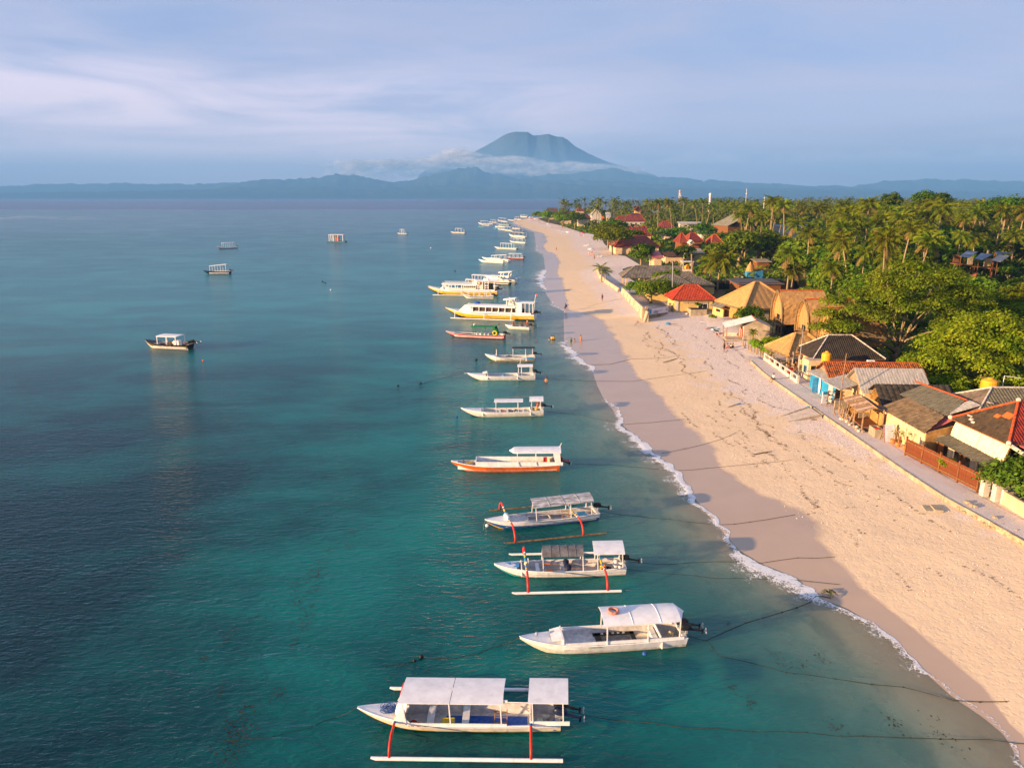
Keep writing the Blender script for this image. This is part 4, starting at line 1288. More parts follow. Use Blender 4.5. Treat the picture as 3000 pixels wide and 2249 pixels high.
def boat_speed():
 b = Boat('speedboat', at(1480, 953, .55), at(1553, 957, .55), 'small white speedboat carrying three people', B=2.0, zb=.75, zm=.58, zt=.56, colors=[(0, WHITE), (0.3, CREAM), (0.6, WHITE)], deck=.32, rise=.3, zf=.2)
 L = b.L
 MB().slab([(-L * .12, -.7, .7), (L * .02, -.75, 1.0), (L * .02, .75, 1.0), (-L * .12, .7, .7)], .05).build('windscreen', NAVY, b.root)
 b.bench(L * .1, .3, .5)
 b.bench(L * .3, .3, .5)
 b.motor(0, BLKP, 1.25, 52)
 return b
def big_boat(bow, stern, label, kind):
 b = Boat('passenger_boat', bow, stern, label, B=3.4, zb=2.0, zm=1.15, zt=1.35, draft=.5, colors=[(0, NAVY), (0.42, YELP), (0.84, WHITE)], deck=.30, rise=.26, tw=.9, zf=.5,
    group='large yellow passenger boats')
 L, h = b.L, b.L / 2
 X = lambda f: -h + L * f
 for side in (-1, 1):
  mb = MB()
  mb.slab([(X(.17), side * 1.2, 1.25), (X(.97), side * 1.48, 1.2), (X(.97), side * 1.5, 1.65), (X(.17), side * 1.25, 1.65)], .06)
  mb.build('side_coaming', WHITE, b.root)
 if kind == 2:
  mb = MB()
  for side in (-1, 1):
   mb.slab([(X(.17), side * 1.2, 1.6), (X(.335), side * 1.38, 1.6), (X(.30), side * 1.38, 2.75), (X(.245), side * 1.3, 2.95)], .05)
  rows = []
  for x, z in ((X(.165), 1.6), (X(.195), 2.2), (X(.235), 2.75), (X(.27), 3.0)):
   rows.append([(x + .35 * abs(y) ** 2, y * 1.32, z - .1 * abs(y)) for y in (-1, -.6, -.2, .2, .6, 1)])
  mb.grid(rows)
  mb.build('front_fairing', WHITE, b.root)
  r0, r1 = .255, .80
  b.roof(X(r0), X(r1), 1.55, 2.85, arch=.16, th=.28)
  for k in range(7):
   f = .33 + k * (.76 - .33) / 6
   for side in (-1, 1):
    MB().box((X(f), side * 1.45, 2.15), (.14, .12, 1.2)).build('window_post', WHITE, b.root)
  for side in (-1, 1):
   for k in range(7):
    f0 = .325 + k * .0717
    MB().slab([(X(f0), side * 1.2, 1.62), (X(f0 + .062), side * 1.2, 1.62), (X(f0 + .062), side * 1.2, 2.45), (X(f0), side * 1.2, 2.45)], .05).build('window_screen', mat('brown_blind', (.07, .045, .04), .6, .2, 3), b.root)
  MB().box((X(.735), 0, 3.35), (L * .08, 2.0, .55)).build('helm_console', WHITE, b.root)
  b.roof(X(.65), X(.795), 1.25, 4.35, arch=.15, th=.12, zslope=.35, name='helm_roof', nose=.8)
  for f in (.70, .78):
   for side in (-1, 1):
    MB().beam((X(f), side * 1.1, 3.0), (X(f + .005), side * 1.1, 4.5), .12).build('helm_post', WHITE, b.root)
  MB().box((X(.84), 0, 2.45), (L * .055, 2.9, 2.6)).build('stern_house', WHITE, b.root)
  MB().box((X(.805), 0, 2.9), (.10, 2.9, 2.3)).build('bulkhead', WHITE, b.root)
  b.roof(X(.80), X(1.0), 1.5, 3.75, arch=.1, th=.10, name='stern_roof')
  for f in (.905, .95, .985):
   for side in (-1, 1):
    MB().beam((X(f), side * 1.4, 1.6), (X(f), side * 1.4, 3.7), .10).build('canopy_post', WHITE, b.root)
  MB().box((X(.88), 0, 1.9), (.5, 1.2, .8)).build('engine_box', NAVY, b.root)
  MB().tube([(X(.995), -1.3, 1.7), (X(1.01), -1.3, 4.6), (X(1.02), -1.3, 5.6)], .05, 6).build('flagpole', WHITE, b.root)
  MB().slab([(X(1.018), -1.3, 5.2), (X(1.035), -1.3, 5.25), (X(1.035), -1.3, 5.7), (X(1.018), -1.3, 5.65)], .02).build('flag', REDP, b.root)
  ring('life_ring', b.w(X(.755), -1.3, 3.75), .36, mat('pale_ring', (.7, .62, .45), .6, .1, 3), 'pale life ring on the roof helm of the enclosed yellow boat', .10, (R(90), 0, b.rz))
  put(MB().ball((0, 0, .12), .7, 10, 0, (1, .8, .45)).build('tarpaulin_bundle', BLUT), b.w(X(.355), 0.4, 3.03), 0, 'blue tarpaulin bundle on the long roof of the enclosed yellow boat', 'bundle')
  b.outrigger(2.2, (X(.14), X(.465), X(.76)), X(.09), X(.80), WHITE, WHITE, simple=True, r=.07, floatr=.10, sides=(-1,), fz=.12)
 else:
  for k in range(9):
   f = .03 + k * .017
   s = f
   for side in (-1, 1):
    MB().beam((X(f), side * b.beam(s), b.sheer(s)), (X(f), side * b.beam(s), b.sheer(s) + .28), .05).build('rail_stanchion', WHITE, b.root)
  for side in (-1, 1):
   mb = MB().tube([(X(f), side * b.beam(f), b.sheer(f) + .28) for f in (.01, .04, .08, .12, .17)], .035, 5)
   mb.build('bow_rail', WHITE, b.root)
   MB().slab([(X(.18), side * 1.2, 1.6), (X(.30), side * 1.3, 1.6), (X(.30), side * 1.3, 1.75), (X(.225), side * 1.25, 2.35)], .05).build('front_fairing', WHITE, b.root)
  b.roof(X(.20), X(.72), 1.5, 2.95, arch=.14, th=.22, nose=.5)
  mb = MB()
  for k in range(24):
   f = .24 + k * .017
   mb.beam((X(f), -1.4, 3.0), (X(f), -1.4, 3.35), .05)
   mb.beam((X(f), 1.4, 3.0), (X(f), 1.4, 3.35), .05)
  for side in (-1, 1):
   mb.tube([(X(.22), side * 1.4, 3.36), (X(.66), side * 1.4, 3.36)], .035, 5)
  mb.build('roof_rail', WHITE, b.root)
  for f in (.235, .32, .41, .50):
   for side in (-1, 1):
    MB().box((X(f), side * 1.42, 2.25), (.2, .14, 1.3)).build('window_post', WHITE, b.root)
  MB().box((X(.61), 0, 2.15), (L * .19, 2.7, 1.1)).build('cabin', CREAM, b.root)
  for side in (-1, 1):
   for k in range(6):
    MB().box((X(.545 + k * .028), side * 1.37, 2.3), (.34, .04, .38)).build('cabin_window', GLASSD, b.root)
   MB().slab([(X(.64), side * 1.35, 2.9), (X(.72), side * 1.35, 2.9), (X(.72), side * 1.35, 3.7), (X(.67), side * 1.35, 3.7)], .05).build('helm_side', WHITE, b.root)
  MB().box((X(.78), 0, 2.6), (L * .05, 2.7, 2.4)).build('stern_house', CREAM, b.root)
  b.roof(X(.66), X(1.0), 1.55, 3.85, arch=.14, th=.12, name='stern_roof', nose=.9)
  for f in (.73, .83, .88, .965):
   for side in (-1, 1):
    MB().beam((X(f), side * 1.42, 1.5), (X(f), side * 1.42, 3.8), .14).build('canopy_post', WHITE, b.root)
  MB().box((X(.90), 0, 2.3), (1.1, 1.8, 1.6)).build('engine_box', BLKP, b.root)
  MB().box((X(.84), 0, 4.2), (1.3, 1.6, .6)).build('top_helm', WHITE, b.root)
  ring('life_ring', b.w(X(.745), -1.5, 3.35), .38, ORNG, 'orange life ring on the cabin of the open-sided yellow boat', .11, (R(90), 0, b.rz))
  b.outrigger(2.1, (X(.17), X(.50), X(.86)), X(.09), X(.80), WHITE, WHITE, simple=True, r=.07, floatr=.10, sides=(-1,), fz=.12)
 for side in (-.6, .6):
  b.motor(side, BLKP, 1.2, 46)
 return b
def small_boat(i, name, u0, v0, u1, v1, label, colors, roof=None, B=1.8, zb=.95, zt=.7, deck=.25, motor=BLKP, roofm=ROOFW, lod=0, zm=.6, extra=None, postn=3, roofz=2.0, arch=.08,
    zslope=0.0, trim=WHITE, seats=True, Lk=1.0):
 A, Bp = at(u0, v0, zb * .8), at(u1, v1, zt * .8)
 b = Boat(name, A, Bp, label, B=B, zb=zb, zm=zm, zt=zt, colors=colors, deck=deck, lod=lod, trim=trim)
 L = b.L
 if roof:
  x0, x1 = -L / 2 + L * roof[0], -L / 2 + L * roof[1]
  ps = [lerp(x0 + .15, x1 - .15, k / (postn - 1)) for k in range(postn)]
  b.roof(x0, x1, B * .48, roofz, m=roofm, arch=arch, th=.09, posts=ps, postr=.045 if L > 6 else .04, zslope=zslope)
  if seats:
   for k in range(2):
    b.bench(lerp(x0, x1, (k + .7) / 2.6), .3, .55)
 if motor:
  b.motor(0, motor, 1.1, 50)
 if extra:
  extra(b)
 return b
def build_fleet():
 boat_one(); boat_two(); boat_three(); boat_four(); boat_five(); boat_six(); boat_seven(); boat_eight(); boat_red()
 sp = boat_speed()
 big_boat(at(1305, 903, 1.8), at(1568, 921, 1.2), 'large yellow passenger boat with a long enclosed cabin and a helm on its roof', 2)
 big_boat(at(1254, 842, 1.8), at(1458, 852, 1.2), 'large yellow and white passenger boat with open sides, railings and an orange life ring', 1)
 W = [(0, CREAM), (.5, WHITE)]
 BK = [(0, BLKP), (.55, BLKP), (.62, YELP), (.72, BLKP)]
 s = small_boat
 s(1, 'motor_boat', 1354, 862, 1446, 868, 'small white boat with a dark blue band, anchored against the open-sided yellow boat', [(0, CREAM), (.66, NAVY), (.85, WHITE)], (.18, .92), B=1.7, lod=1, postn=5, roofz=1.9, zb=1.2, roofm=WHITE, arch=.02)
 s(2, 'motor_boat', 1366, 818, 1495, 828, 'long black boat with yellow stripes and a white canopy, beyond the yellow boats', BK, (.16, .74), B=2.2, zb=1.2, zm=.8, zt=.8, lod=1, postn=5, roofz=2.5)
 s(3, 'motor_boat', 1337, 831, 1458, 840, 'black boat mostly hidden behind the open-sided yellow boat', [(0, BLKP), (.7, BLKP), (.74, YELP), (.8, BLKP)], (.25, .6), B=2.0, zb=1.2, zm=.8, zt=.8, lod=1, postn=3, roofz=2.4)
 def cabin(b):
  L = b.L
  MB().box((0, 0, 1.25), (L * .62, 1.9, 1.0)).box((-L * .2, 0, 1.1), (L * .35, 1.8, .8)).build('cabin', WHITE, b.root)
  for side in (-1, 1):
   for k in range(5):
    MB().box((-L * .18 + k * L * .09, side * .96, 1.4), (L * .06, .03, .3)).build('cabin_window', GLASSD, b.root)
  b.roof(-L * .02, L * .40, .9, 3.0, arch=.1, th=.22, name='flying_bridge', zslope=.45)
  for x in (L * .08, L * .32):
   for side in (-1, 1):
    MB().beam((x - .4, side * .8, 1.7), (x + .1, side * .8, 2.9), .16).build('bridge_strut', WHITE, b.root)
 s(4, 'motor_boat', 1421, 809, 1512, 818, 'white cabin cruiser with a raised bridge and a blue motor cover', W, None, B=2.5, zb=1.5, zm=1.0, zt=1.1, motor=BLUT, lod=1, extra=cabin, deck=.3)
 s(5, 'motor_boat', 1402, 761, 1476, 768, 'white boat with a green waterline, nearest of the cluster of three off the beach', [(0, GRNP), (.35, WHITE)], (.42, .86), lod=1, postn=3, B=2.1, zb=1.2, zm=.8)
 s(6, 'motor_boat', 1412, 754.5, 1492, 763, 'white boat with a long swept canopy, middle of the cluster of three off the beach', [(0, NAVY), (.3, CREAM), (.7, WHITE)], (.4, .95), lod=1, postn=4, zslope=.7, roofz=2.5, B=2.2, zb=1.2, zm=.8)
 s(7, 'motor_boat', 1486, 753.5, 1535, 756, 'dark maroon boat with a white canopy, rightmost of the cluster of three off the beach', [(0, DRED), (.8, DRED)], (.12, .88), lod=1, postn=4, B=2.1, roofz=2.4)
 s(8, 'motor_boat', 1448.5, 723.5, 1515, 728, 'white boat with a blue-green inside and a flat canopy on three pairs of posts', [(0, CREAM), (.6, WHITE), (.82, TEAP)], (.32, .82), lod=1, postn=3, B=2.3, roofz=2.9)
 s(9, 'motor_boat', 1493, 705.5, 1541, 711, 'white boat with a turquoise waterline and a rear canopy, close to the wet sand', [(0, TEAP), (.4, WHITE)], (.35, .88), lod=0, postn=3, B=2.2, roofz=2.7)
 s(10, 'motor_boat', 1490.5, 686.5, 1541, 695, 'white boat with blue bottom and brown seats, just before the packed row', [(0, SKYP), (.32, WHITE), (.7, CREAM)], (.45, .95), B=2.6, zb=1.8, zm=1.1, roofz=3.2, motor=BLUT)
 s(11, 'motor_boat', 1494.5, 677.5, 1533, 680, 'beige flat-roofed boat at the near end of the packed row', [(0, NAVY), (.3, CREAM)], (.12, .95), B=2.6, zb=1.6, zm=1.1, roofz=2.8, roofm=CREAM, postn=4)
 s(12, 'motor_boat', 1480, 672.5, 1501, 675, 'short white boat with tall posts in the middle of the packed row', W, (.1, .9), B=2.4, roofz=3.0)
 s(13, 'motor_boat', 1457, 668.5, 1486, 673.5, 'white boat with a dark waterline at the left of the packed row', [(0, NAVY), (.35, WHITE)], (.15, .9), B=2.4, roofz=2.7)
 s(14, 'motor_boat', 1500, 667, 1525, 669.5, 'white boat under a blue canopy in the packed row', W, (.1, 1.0), B=2.6, roofz=3.0, roofm=mat('blue_canopy', (.10, .24, .50), .6, .1, 3))
 s(15, 'motor_boat', 1449, 662.5, 1480, 664.5, 'white boat with a square cabin roof behind the packed row', W, (.3, .75), B=2.4, roofz=2.7)
 s(16, 'rowing_boat', 1445.5, 668, 1457, 669, 'tiny blue rowing boat beside the dark-waterline white boat', [(0, SKYP)], None, B=1.5, motor=None, zb=.8)
 s(17, 'motor_boat', 1461, 656.5, 1493, 659, 'green-striped white boat toward the tip of the beach', [(0, CREAM), (.6, TEAP)], (.35, .9), B=2.4, roofz=3.2)
 s(18, 'motor_boat', 1400, 652.5, 1444, 655.5, 'white boat at the left of the farthest group of boats', [(0, CREAM), (.2, WHITE)], (.2, .7), B=2.8, zb=1.6, roofz=3.2)
 s(19, 'motor_boat', 1432, 650, 1457.5, 651.5, 'navy and white boat in the farthest group', [(0, NAVY), (.6, WHITE)], (.3, .9), B=2.6, roofz=3.2)
 s(20, 'motor_boat', 1457.5, 643, 1487.5, 649, 'long white boat with a yellow waterline in the farthest group', [(0, YELP), (.3, WHITE)], (.2, .9), B=3, zb=2, roofz=3.6)
 s(21, 'rowing_boat', 1488, 643.5, 1509, 645, 'low white open boat in the farthest group, right of the yellow-lined one', W, None, B=2.2, motor=None)
 s(22, 'motor_boat', 1506, 641, 1527, 642.5, 'white boat with thin posts nearest the tip of the beach', W, (.2, .8), B=2.4, roofz=3.4)
 s(23, 'rowing_boat', 1410, 658.6, 1435, 660, 'low blue and white open boat below the farthest group', [(0, SKYP), (.7, WHITE)], None, B=2.0, motor=None)
 s(24, 'rowing_boat', 1399.5, 664, 1417, 665, 'turquoise rowing boat, leftmost of the far boats', [(0, TEAP)], None, B=1.8, motor=None, trim=TEAP)
 s(25, 'motor_boat', 1523.5, 633, 1545, 634.5, 'pale flat boat alone beyond the tip of the beach', [(0, ORGP), (.3, CREAM)], (.1, .95), B=3.0, zb=2.2, zm=1.6, zt=1.6, roofz=3.4, motor=None)
 s(26, 'motor_boat', 1320, 678.8, 1363, 681.5, 'brown-hulled boat with a white canopy in open water left of the far row', [(0, DRED), (.3, CREAM)], (.4, .85), B=2.6, roofz=3.4)
 s(27, 'motor_boat', 1164, 682.5, 1193, 684, 'small grey boat with a central cabin, second from the right in open water', [(0, NAVY), (.4, CREAM)], (.35, .7), B=2.6, roofz=3.4)
 s(28, 'motor_boat', 635, 722.5, 695, 724, 'white boat with a red waterline in the open sea, farthest left', [(0, DRED), (.45, WHITE)], (.28, .85), B=2.4, roofz=3.0, zb=1.6, postn=4)
 s(29, 'motor_boat', 595, 794, 675, 796, 'dark blue boat with a tilted white canopy in the open sea', [(0, TEAP), (.25, NAVY)], (.28, .9), B=2.4, roofz=3.0, zslope=.6, zb=1.2, zm=.9, zt=.9, postn=4, lod=1, trim=NAVY)
 def rib(b):
  L = b.L
  MB().box((L * .22, 0, .95), (1.0, .8, .9)).build('helm_console', WHITE, b.root)
  MB().box((L * .05, .0, .7), (.4, .5, .9)).build('helm_seat', mat('seat_brown', (.2, .1, .05), .7, .1, 3), b.root)
  b.motor(.55, BLKP, 1.4, 44)
  b.motor(-.55, BLKP, 1.4, 44)
 s(30, 'motor_boat', 426, 999, 558, 1011, 'black inflatable-sided boat with a white canopy frame, nearest of the boats far out', [(0, CREAM), (.55, BLKP), (.70, YELP), (.74, BLKP)], (.36, .80), B=2.6, zb=1.3, zm=.85, zt=.85,
  roofz=2.25, lod=2, postn=3, extra=rib, trim=BLKP, motor=BLKP)
 p, q = at(960.5, 708.5, .3), at(1014, 708, .3)
 c = (p + q) / 2
 L = (q - p).length
 r_ = empty('houseboat', (c.x, c.y, 0), 0, 'square houseboat platform with white posts and a flat roof in open water', 'boat')
 MB().box((0, 0, .35), (L, 5, .8)).build('hull', mat('blue_grey_hull', (.10, .20, .26), .6, .1, 2), r_)
 MB().box((0, 0, 4.3), (L * .82, 5, .25)).build('roof', ROOFW, r_)
 for x in (-.38, -.15, .1, .38):
  for y in (-2.2, 2.2):
   MB().box((x * L, y, 2.5), (.3, .3, 3.5)).build('post', WHITE, r_)
 MB().box((-.12 * L, .5, 2.4), (L * .2, 3, 3.4)).build('cabin', CREAM, r_)
 for dx in (.02, .12):
  MB().box((dx * L, -1, 1.9), (.5, .5, 2.4)).build('cabin_locker', ORGP, r_)
 return sp
SPEED = build_fleet()
# ------------------------------------------------------------------ village materials
THATCH = mat('thatch', (0.50, 0.29, 0.11), 0.95, 0.2, 2.2, bump=0.9, bscale=9, stretch=(1, 1, 0.35), dirt=0.45, rnd=0.10, col2=(0.36, 0.20, 0.07))
THATCHD = mat('old_thatch', (0.23, 0.155, 0.085), 0.95, 0.25, 1.7, bump=0.9, bscale=8, col2=(0.10, 0.07, 0.04), dirt=0.35)
THATCHG = mat('grey_thatch', (0.15, 0.135, 0.095), 0.95, 0.2, 1.5, bump=0.8, bscale=9, stretch=(1, 4, 1), dirt=0.3)
TILER = mat('red_tiles', (0.36, 0.040, 0.016), 0.75, 0.18, 1.6, bump=0.5, bscale=14, dirt=0.25, rnd=0.12)
TILEM = mat('maroon_tiles', (0.20, 0.034, 0.022), 0.75, 0.2, 0.8, bump=0.5, bscale=9, dirt=0.35, rnd=0.2)
TILED = mat('sooty_tiles', (0.045, 0.034, 0.026), 0.8, 0.3, 1.3, col2=(0.022, 0.018, 0.015), bump=0.5, bscale=12)
TILEO = mat('weathered_tiles', (0.42, 0.11, 0.025), 0.8, 0.25, 2.6, col2=(0.035, 0.026, 0.018), bump=0.5, bscale=12)
TILEG = mat('grey_tiles', (0.165, 0.145, 0.120), 0.85, 0.2, 0.9, bump=0.5, bscale=8, dirt=0.35, rnd=0.12)
RIDGEW = mat('ridge_mortar', (0.58, 0.50, 0.42), 0.8, 0.2, 4, dirt=0.3)
RIDGER = mat('ridge_red', (0.50, 0.085, 0.02), 0.8, 0.2, 4, dirt=0.2)
TIN = mat('pale_tin', (0.42, 0.385, 0.345), 0.7, 0.15, 1.2, stretch=(5, 1, 1), dirt=0.6)
TINP = mat('pink_tin', (0.50, 0.12, 0.11), 0.6, 0.12, 1.2, dirt=0.25)
TINB = mat('blue_tin', (0.16, 0.20, 0.27), 0.5, 0.15, 0.6, dirt=0.3)
CEM = mat('cement', (0.36, 0.295, 0.215), 0.9, 0.12, 1.2, dirt=0.45, bump=0.2)
CREAMW = mat('cream_wall', (0.56, 0.42, 0.27), 0.9, 0.08, 1.1, dirt=0.3)
WHITEW = mat('white_wall', (0.60, 0.54, 0.47), 0.9, 0.1, 1.0, dirt=0.6)
YELW = mat('yellow_wall', (0.58, 0.41, 0.16), 0.9, 0.06, 0.8, dirt=0.2)
WEAVE = mat('bamboo_weave', (0.68, 0.52, 0.33), 0.85, 0.12, 2.5, bump=0.3, bscale=30, dirt=0.25, col2=(0.55, 0.37, 0.19))
ORGW = mat('ochre_wall', (0.46, 0.25, 0.08), 0.9, 0.15, 1.6, dirt=0.3)
BLUEW = mat('bright_blue_wall', (0.015, 0.24, 0.47), 0.6, 0.1, 1.2)
BROWNW = mat('brown_wood', (0.22, 0.085, 0.03), 0.8, 0.25, 3, stretch=(5, 5, 0.8), dirt=0.3)
FENCEM = mat('fence_wood', (0.175, 0.047, 0.015), 0.8, 0.2, 2.2, stretch=(9, 9, 0.8), dirt=0.4)
LOGW = mat('driftwood', (0.36, 0.23, 0.13), 0.85, 0.25, 4, dirt=0.3)
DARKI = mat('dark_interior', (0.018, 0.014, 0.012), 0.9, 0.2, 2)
STONEW = mat('coral_stone', (0.42, 0.32, 0.21), 0.95, 0.2, 2.2, bump=0.8, bscale=4, dirt=0.5)
PAVE = mat('path_paving', (0.50, 0.42, 0.36), 0.9, 0.1, 1.5, dirt=0.25, bump=0.2)
TANKO = mat('orange_tank', (0.82, 0.34, 0.02), 0.5, 0.06, 1.5)
TERRA = mat('terracotta', (0.55, 0.20, 0.06), 0.85, 0.15, 4)
def tiles(mb, e0, e1, t0, t1, pitch=0.24, amp=0.045, mi=0, seg=4, rows=1):
 e0, e1, t0, t1 = map(Vector, (e0, e1, t0, t1))
 ud = (e1 - e0)
 Lu = ud.length
 ud.normalize()
 mid = (t0 + t1) / 2 - e0
 wd = mid - ud * mid.dot(ud)
 W = wd.length
 wd.normalize()
 nrm = ud.cross(wd)
 if nrm.z < 0:
  nrm = -nrm
 a, b = (t0 - e0).dot(ud), (t1 - e0).dot(ud)
 n = max(2, int(Lu / pitch))
 pw = Lu / n
 us = sorted(set([i * pw + pw * k / seg for i in range(n) for k in range(seg)] + [Lu]))
 def top(u):
  if u < a:
   return W * u / a
  if u > b:
   return W * (Lu - u) / max(1e-6, Lu - b)
  return W
 vs, fs = [], []
 for u in us:
  h = abs(math.sin(math.pi * (u / pw))) * amp
  w1 = max(0.0, top(u))
  p = e0 + ud * u + nrm * h
  vs += [p, p + wd * w1]
 for i in range(len(us) - 1):
  fs.append((2 * i, 2 * i + 2, 2 * i + 3, 2 * i + 1))
 mb.add(vs, fs, mi)
def hip_roof(root, a, b, ze, zr, ridge=0.0, axis='x', m=TILER, cap=RIDGER, pitch=0.24, amp=0.045, th=0.12, cx=0.0, cy=0.0, mats4=None, caps=True, eave=None, capr=0.10):
 r = (ridge, 0) if axis == 'x' else (0, ridge)
 R0, R1 = Vector((cx - r[0], cy - r[1], zr)), Vector((cx + r[0], cy + r[1], zr))
 C = [Vector((cx + sx * a, cy + sy * b, ze)) for sx, sy in ((-1, -1), (1, -1), (1, 1), (-1, 1))]
 if axis == 'x':
  tops = [(R0, R1), (R1, R1), (R1, R0), (R0, R0)]
 else:
  tops = [(R0, R0), (R0, R1), (R1, R1), (R1, R0)]
 for i in range(4):
  mb = MB()
  tiles(mb, C[i], C[(i + 1) % 4], tops[i][0], tops[i][1], pitch, amp)
  mb.build('roof_slope', (mats4[i] if mats4 else m), root, fix=False)
 mb = MB()
 d = Vector((0, 0, -th))
 for i in range(4):
  mb.add([C[i] + d, C[(i + 1) % 4] + d, tops[i][1] + d, tops[i][0] + d], [(0, 1, 2, 3)])
  mb.add([C[i], C[(i + 1) % 4], C[(i + 1) % 4] + d, C[i] + d], [(0, 1, 2, 3)])
 mb.build('eaves', eave or BROWNW, root)
 if caps:
  mb = MB()
  up = Vector((0, 0, 0.05))
  if (R1 - R0).length > 0.1:
   mb.tube([R0 + up, R1 + up], capr, 6)
  for i, rr in enumerate((R0, R1, R1, R0) if axis == 'x' else (R0, R0, R1, R1)):
   mb.tube([C[i] + up, rr + up], capr, 6)
  o = mb.build('ridge_cap', cap, root)
  o['kind'] = 'stuff'
def gable_roof(root, a, b, ze, zr, axis='x', m=TIN, pitch=0.30, amp=0.03, cap=None, wallm=None, wa=None, wb=None, off=0.0, name='roof_slope', th=0.08, zr2=None):
 if axis == 'x':
  E = [((-a, -b, ze), (a, -b, ze), (-a, off, zr), (a, off, zr)), ((a, b, ze), (-a, b, ze), (a, off, zr), (-a, off, zr))]
 else:
  E = [((a, -b, ze), (a, b, ze), (off, -b, zr), (off, b, zr)), ((-a, b, ze), (-a, -b, ze), (off, b, zr), (off, -b, zr))]
 for e in E:
  mb = MB()
  tiles(mb, e[0], e[1], e[2], e[3], pitch, amp)
  q = [Vector(e[0]), Vector(e[1]), Vector(e[3]), Vector(e[2])]
  d = Vector((0, 0, -th))
  mb.add([p + d for p in q], [(0, 1, 2, 3)])
  for i in range(4):
   mb.add([q[i], q[(i + 1) % 4], q[(i + 1) % 4] + d, q[i] + d], [(0, 1, 2, 3)])
  mb.build(name, m, root, fix=False)
 if cap:
  MB().tube([E[0][2], E[0][3]], 0.09, 6).build('ridge_cap', cap, root)
 if wallm:
  wa, wb = wa or a - .4, wb or b - .4
  mb = MB()
  for s in (-1, 1):
   if axis == 'x':
    mb.slab([(s * wa, -wb, ze + .02), (s * wa, wb, ze + .02), (s * wa, off, zr - .15), (s * wa, off, zr - .15)][::s], .1)
   else:
    mb.slab([(-wa, s * wb, ze + .02), (wa, s * wb, ze + .02), (off, s * wb, zr - .15), (off, s * wb, zr - .15)][::-s], .1)
  mb.build('gable_wall', wallm, root)
def walls(root, a, b, z0, z1, m, name='wall', cx=0, cy=0):
 for s, nm in ((-1, 0), (1, 0)):
  MB().box((cx, cy + s * (b - .08), (z0 + z1) / 2), (2 * a, .16, z1 - z0)).build(name, m, root)
  MB().box((cx + s * (a - .08), cy, (z0 + z1) / 2), (.155, 2 * b - .33, z1 - z0)).build(name, m, root)
 MB().box((cx, cy, z1 - .06), (2 * a - .34, 2 * b - .34, .08)).build('ceiling', DARKI, root)
def window(root, x, y, z, w, h, axis='y', fm=WHITE, n=1, side=-1, name='window'):
 def B(cx, cz, sx, sz, d, off):
  return MB().box((cx, y + side * off, cz) if axis == 'y' else (x + side * off, cx, cz), (sx, d, sz) if axis == 'y' else (d, sx, sz))
 c = x if axis == 'y' else y
 mb = MB()
 t = .07
 for (cx, cz, sx, sz) in ((c, z + h / 2, w + 2 * t, t), (c, z - h / 2, w + 2 * t, t), (c - w / 2 - t / 2, z, t, h - t), (c + w / 2 + t / 2, z, t, h - t)):
  q = B(cx, cz, sx, sz, .10, .05)
  mb.add(q.v, q.f)
 for k in range(1, n):
  q = B(c - w / 2 + w * k / n, z, t, h - t, .08, .05)
  mb.add(q.v, q.f)
 f = mb.build(name, fm, root)
 B(c, z, w, h - t, .03, .015).build('pane', GLASSD, f)
 return f
def door(root, x, y, z0, w, h, axis='y', m=BROWNW, side=-1):
 c = x if axis == 'y' else y
 sz, = ((w, .06, h) if axis == 'y' else (.06, w, h),)
 d = MB().box((x, y + side * .03, z0 + h / 2) if axis == 'y' else (x + side * .03, y, z0 + h / 2), sz).build('door', m, root)
 MB().box((x + w * .35, y + side * .08, z0 + h / 2) if axis == 'y' else (x + side * .08, y + w * .35, z0 + h / 2), (.05, .05, .05)).build('handle', STEEL, d)
def posts(root, pts, z0, z1, w=.16, m=WOOD, name='post'):
 for x, y in pts:
  MB().box((x, y, (z0 + z1) / 2), (w, w, z1 - z0)).build(name, m, root)
def thing(name, x, y, rz, label, cat, group=None, z=0.0):
 return empty(name, (x, y, z), rz, label, cat, group)
G = GROUND
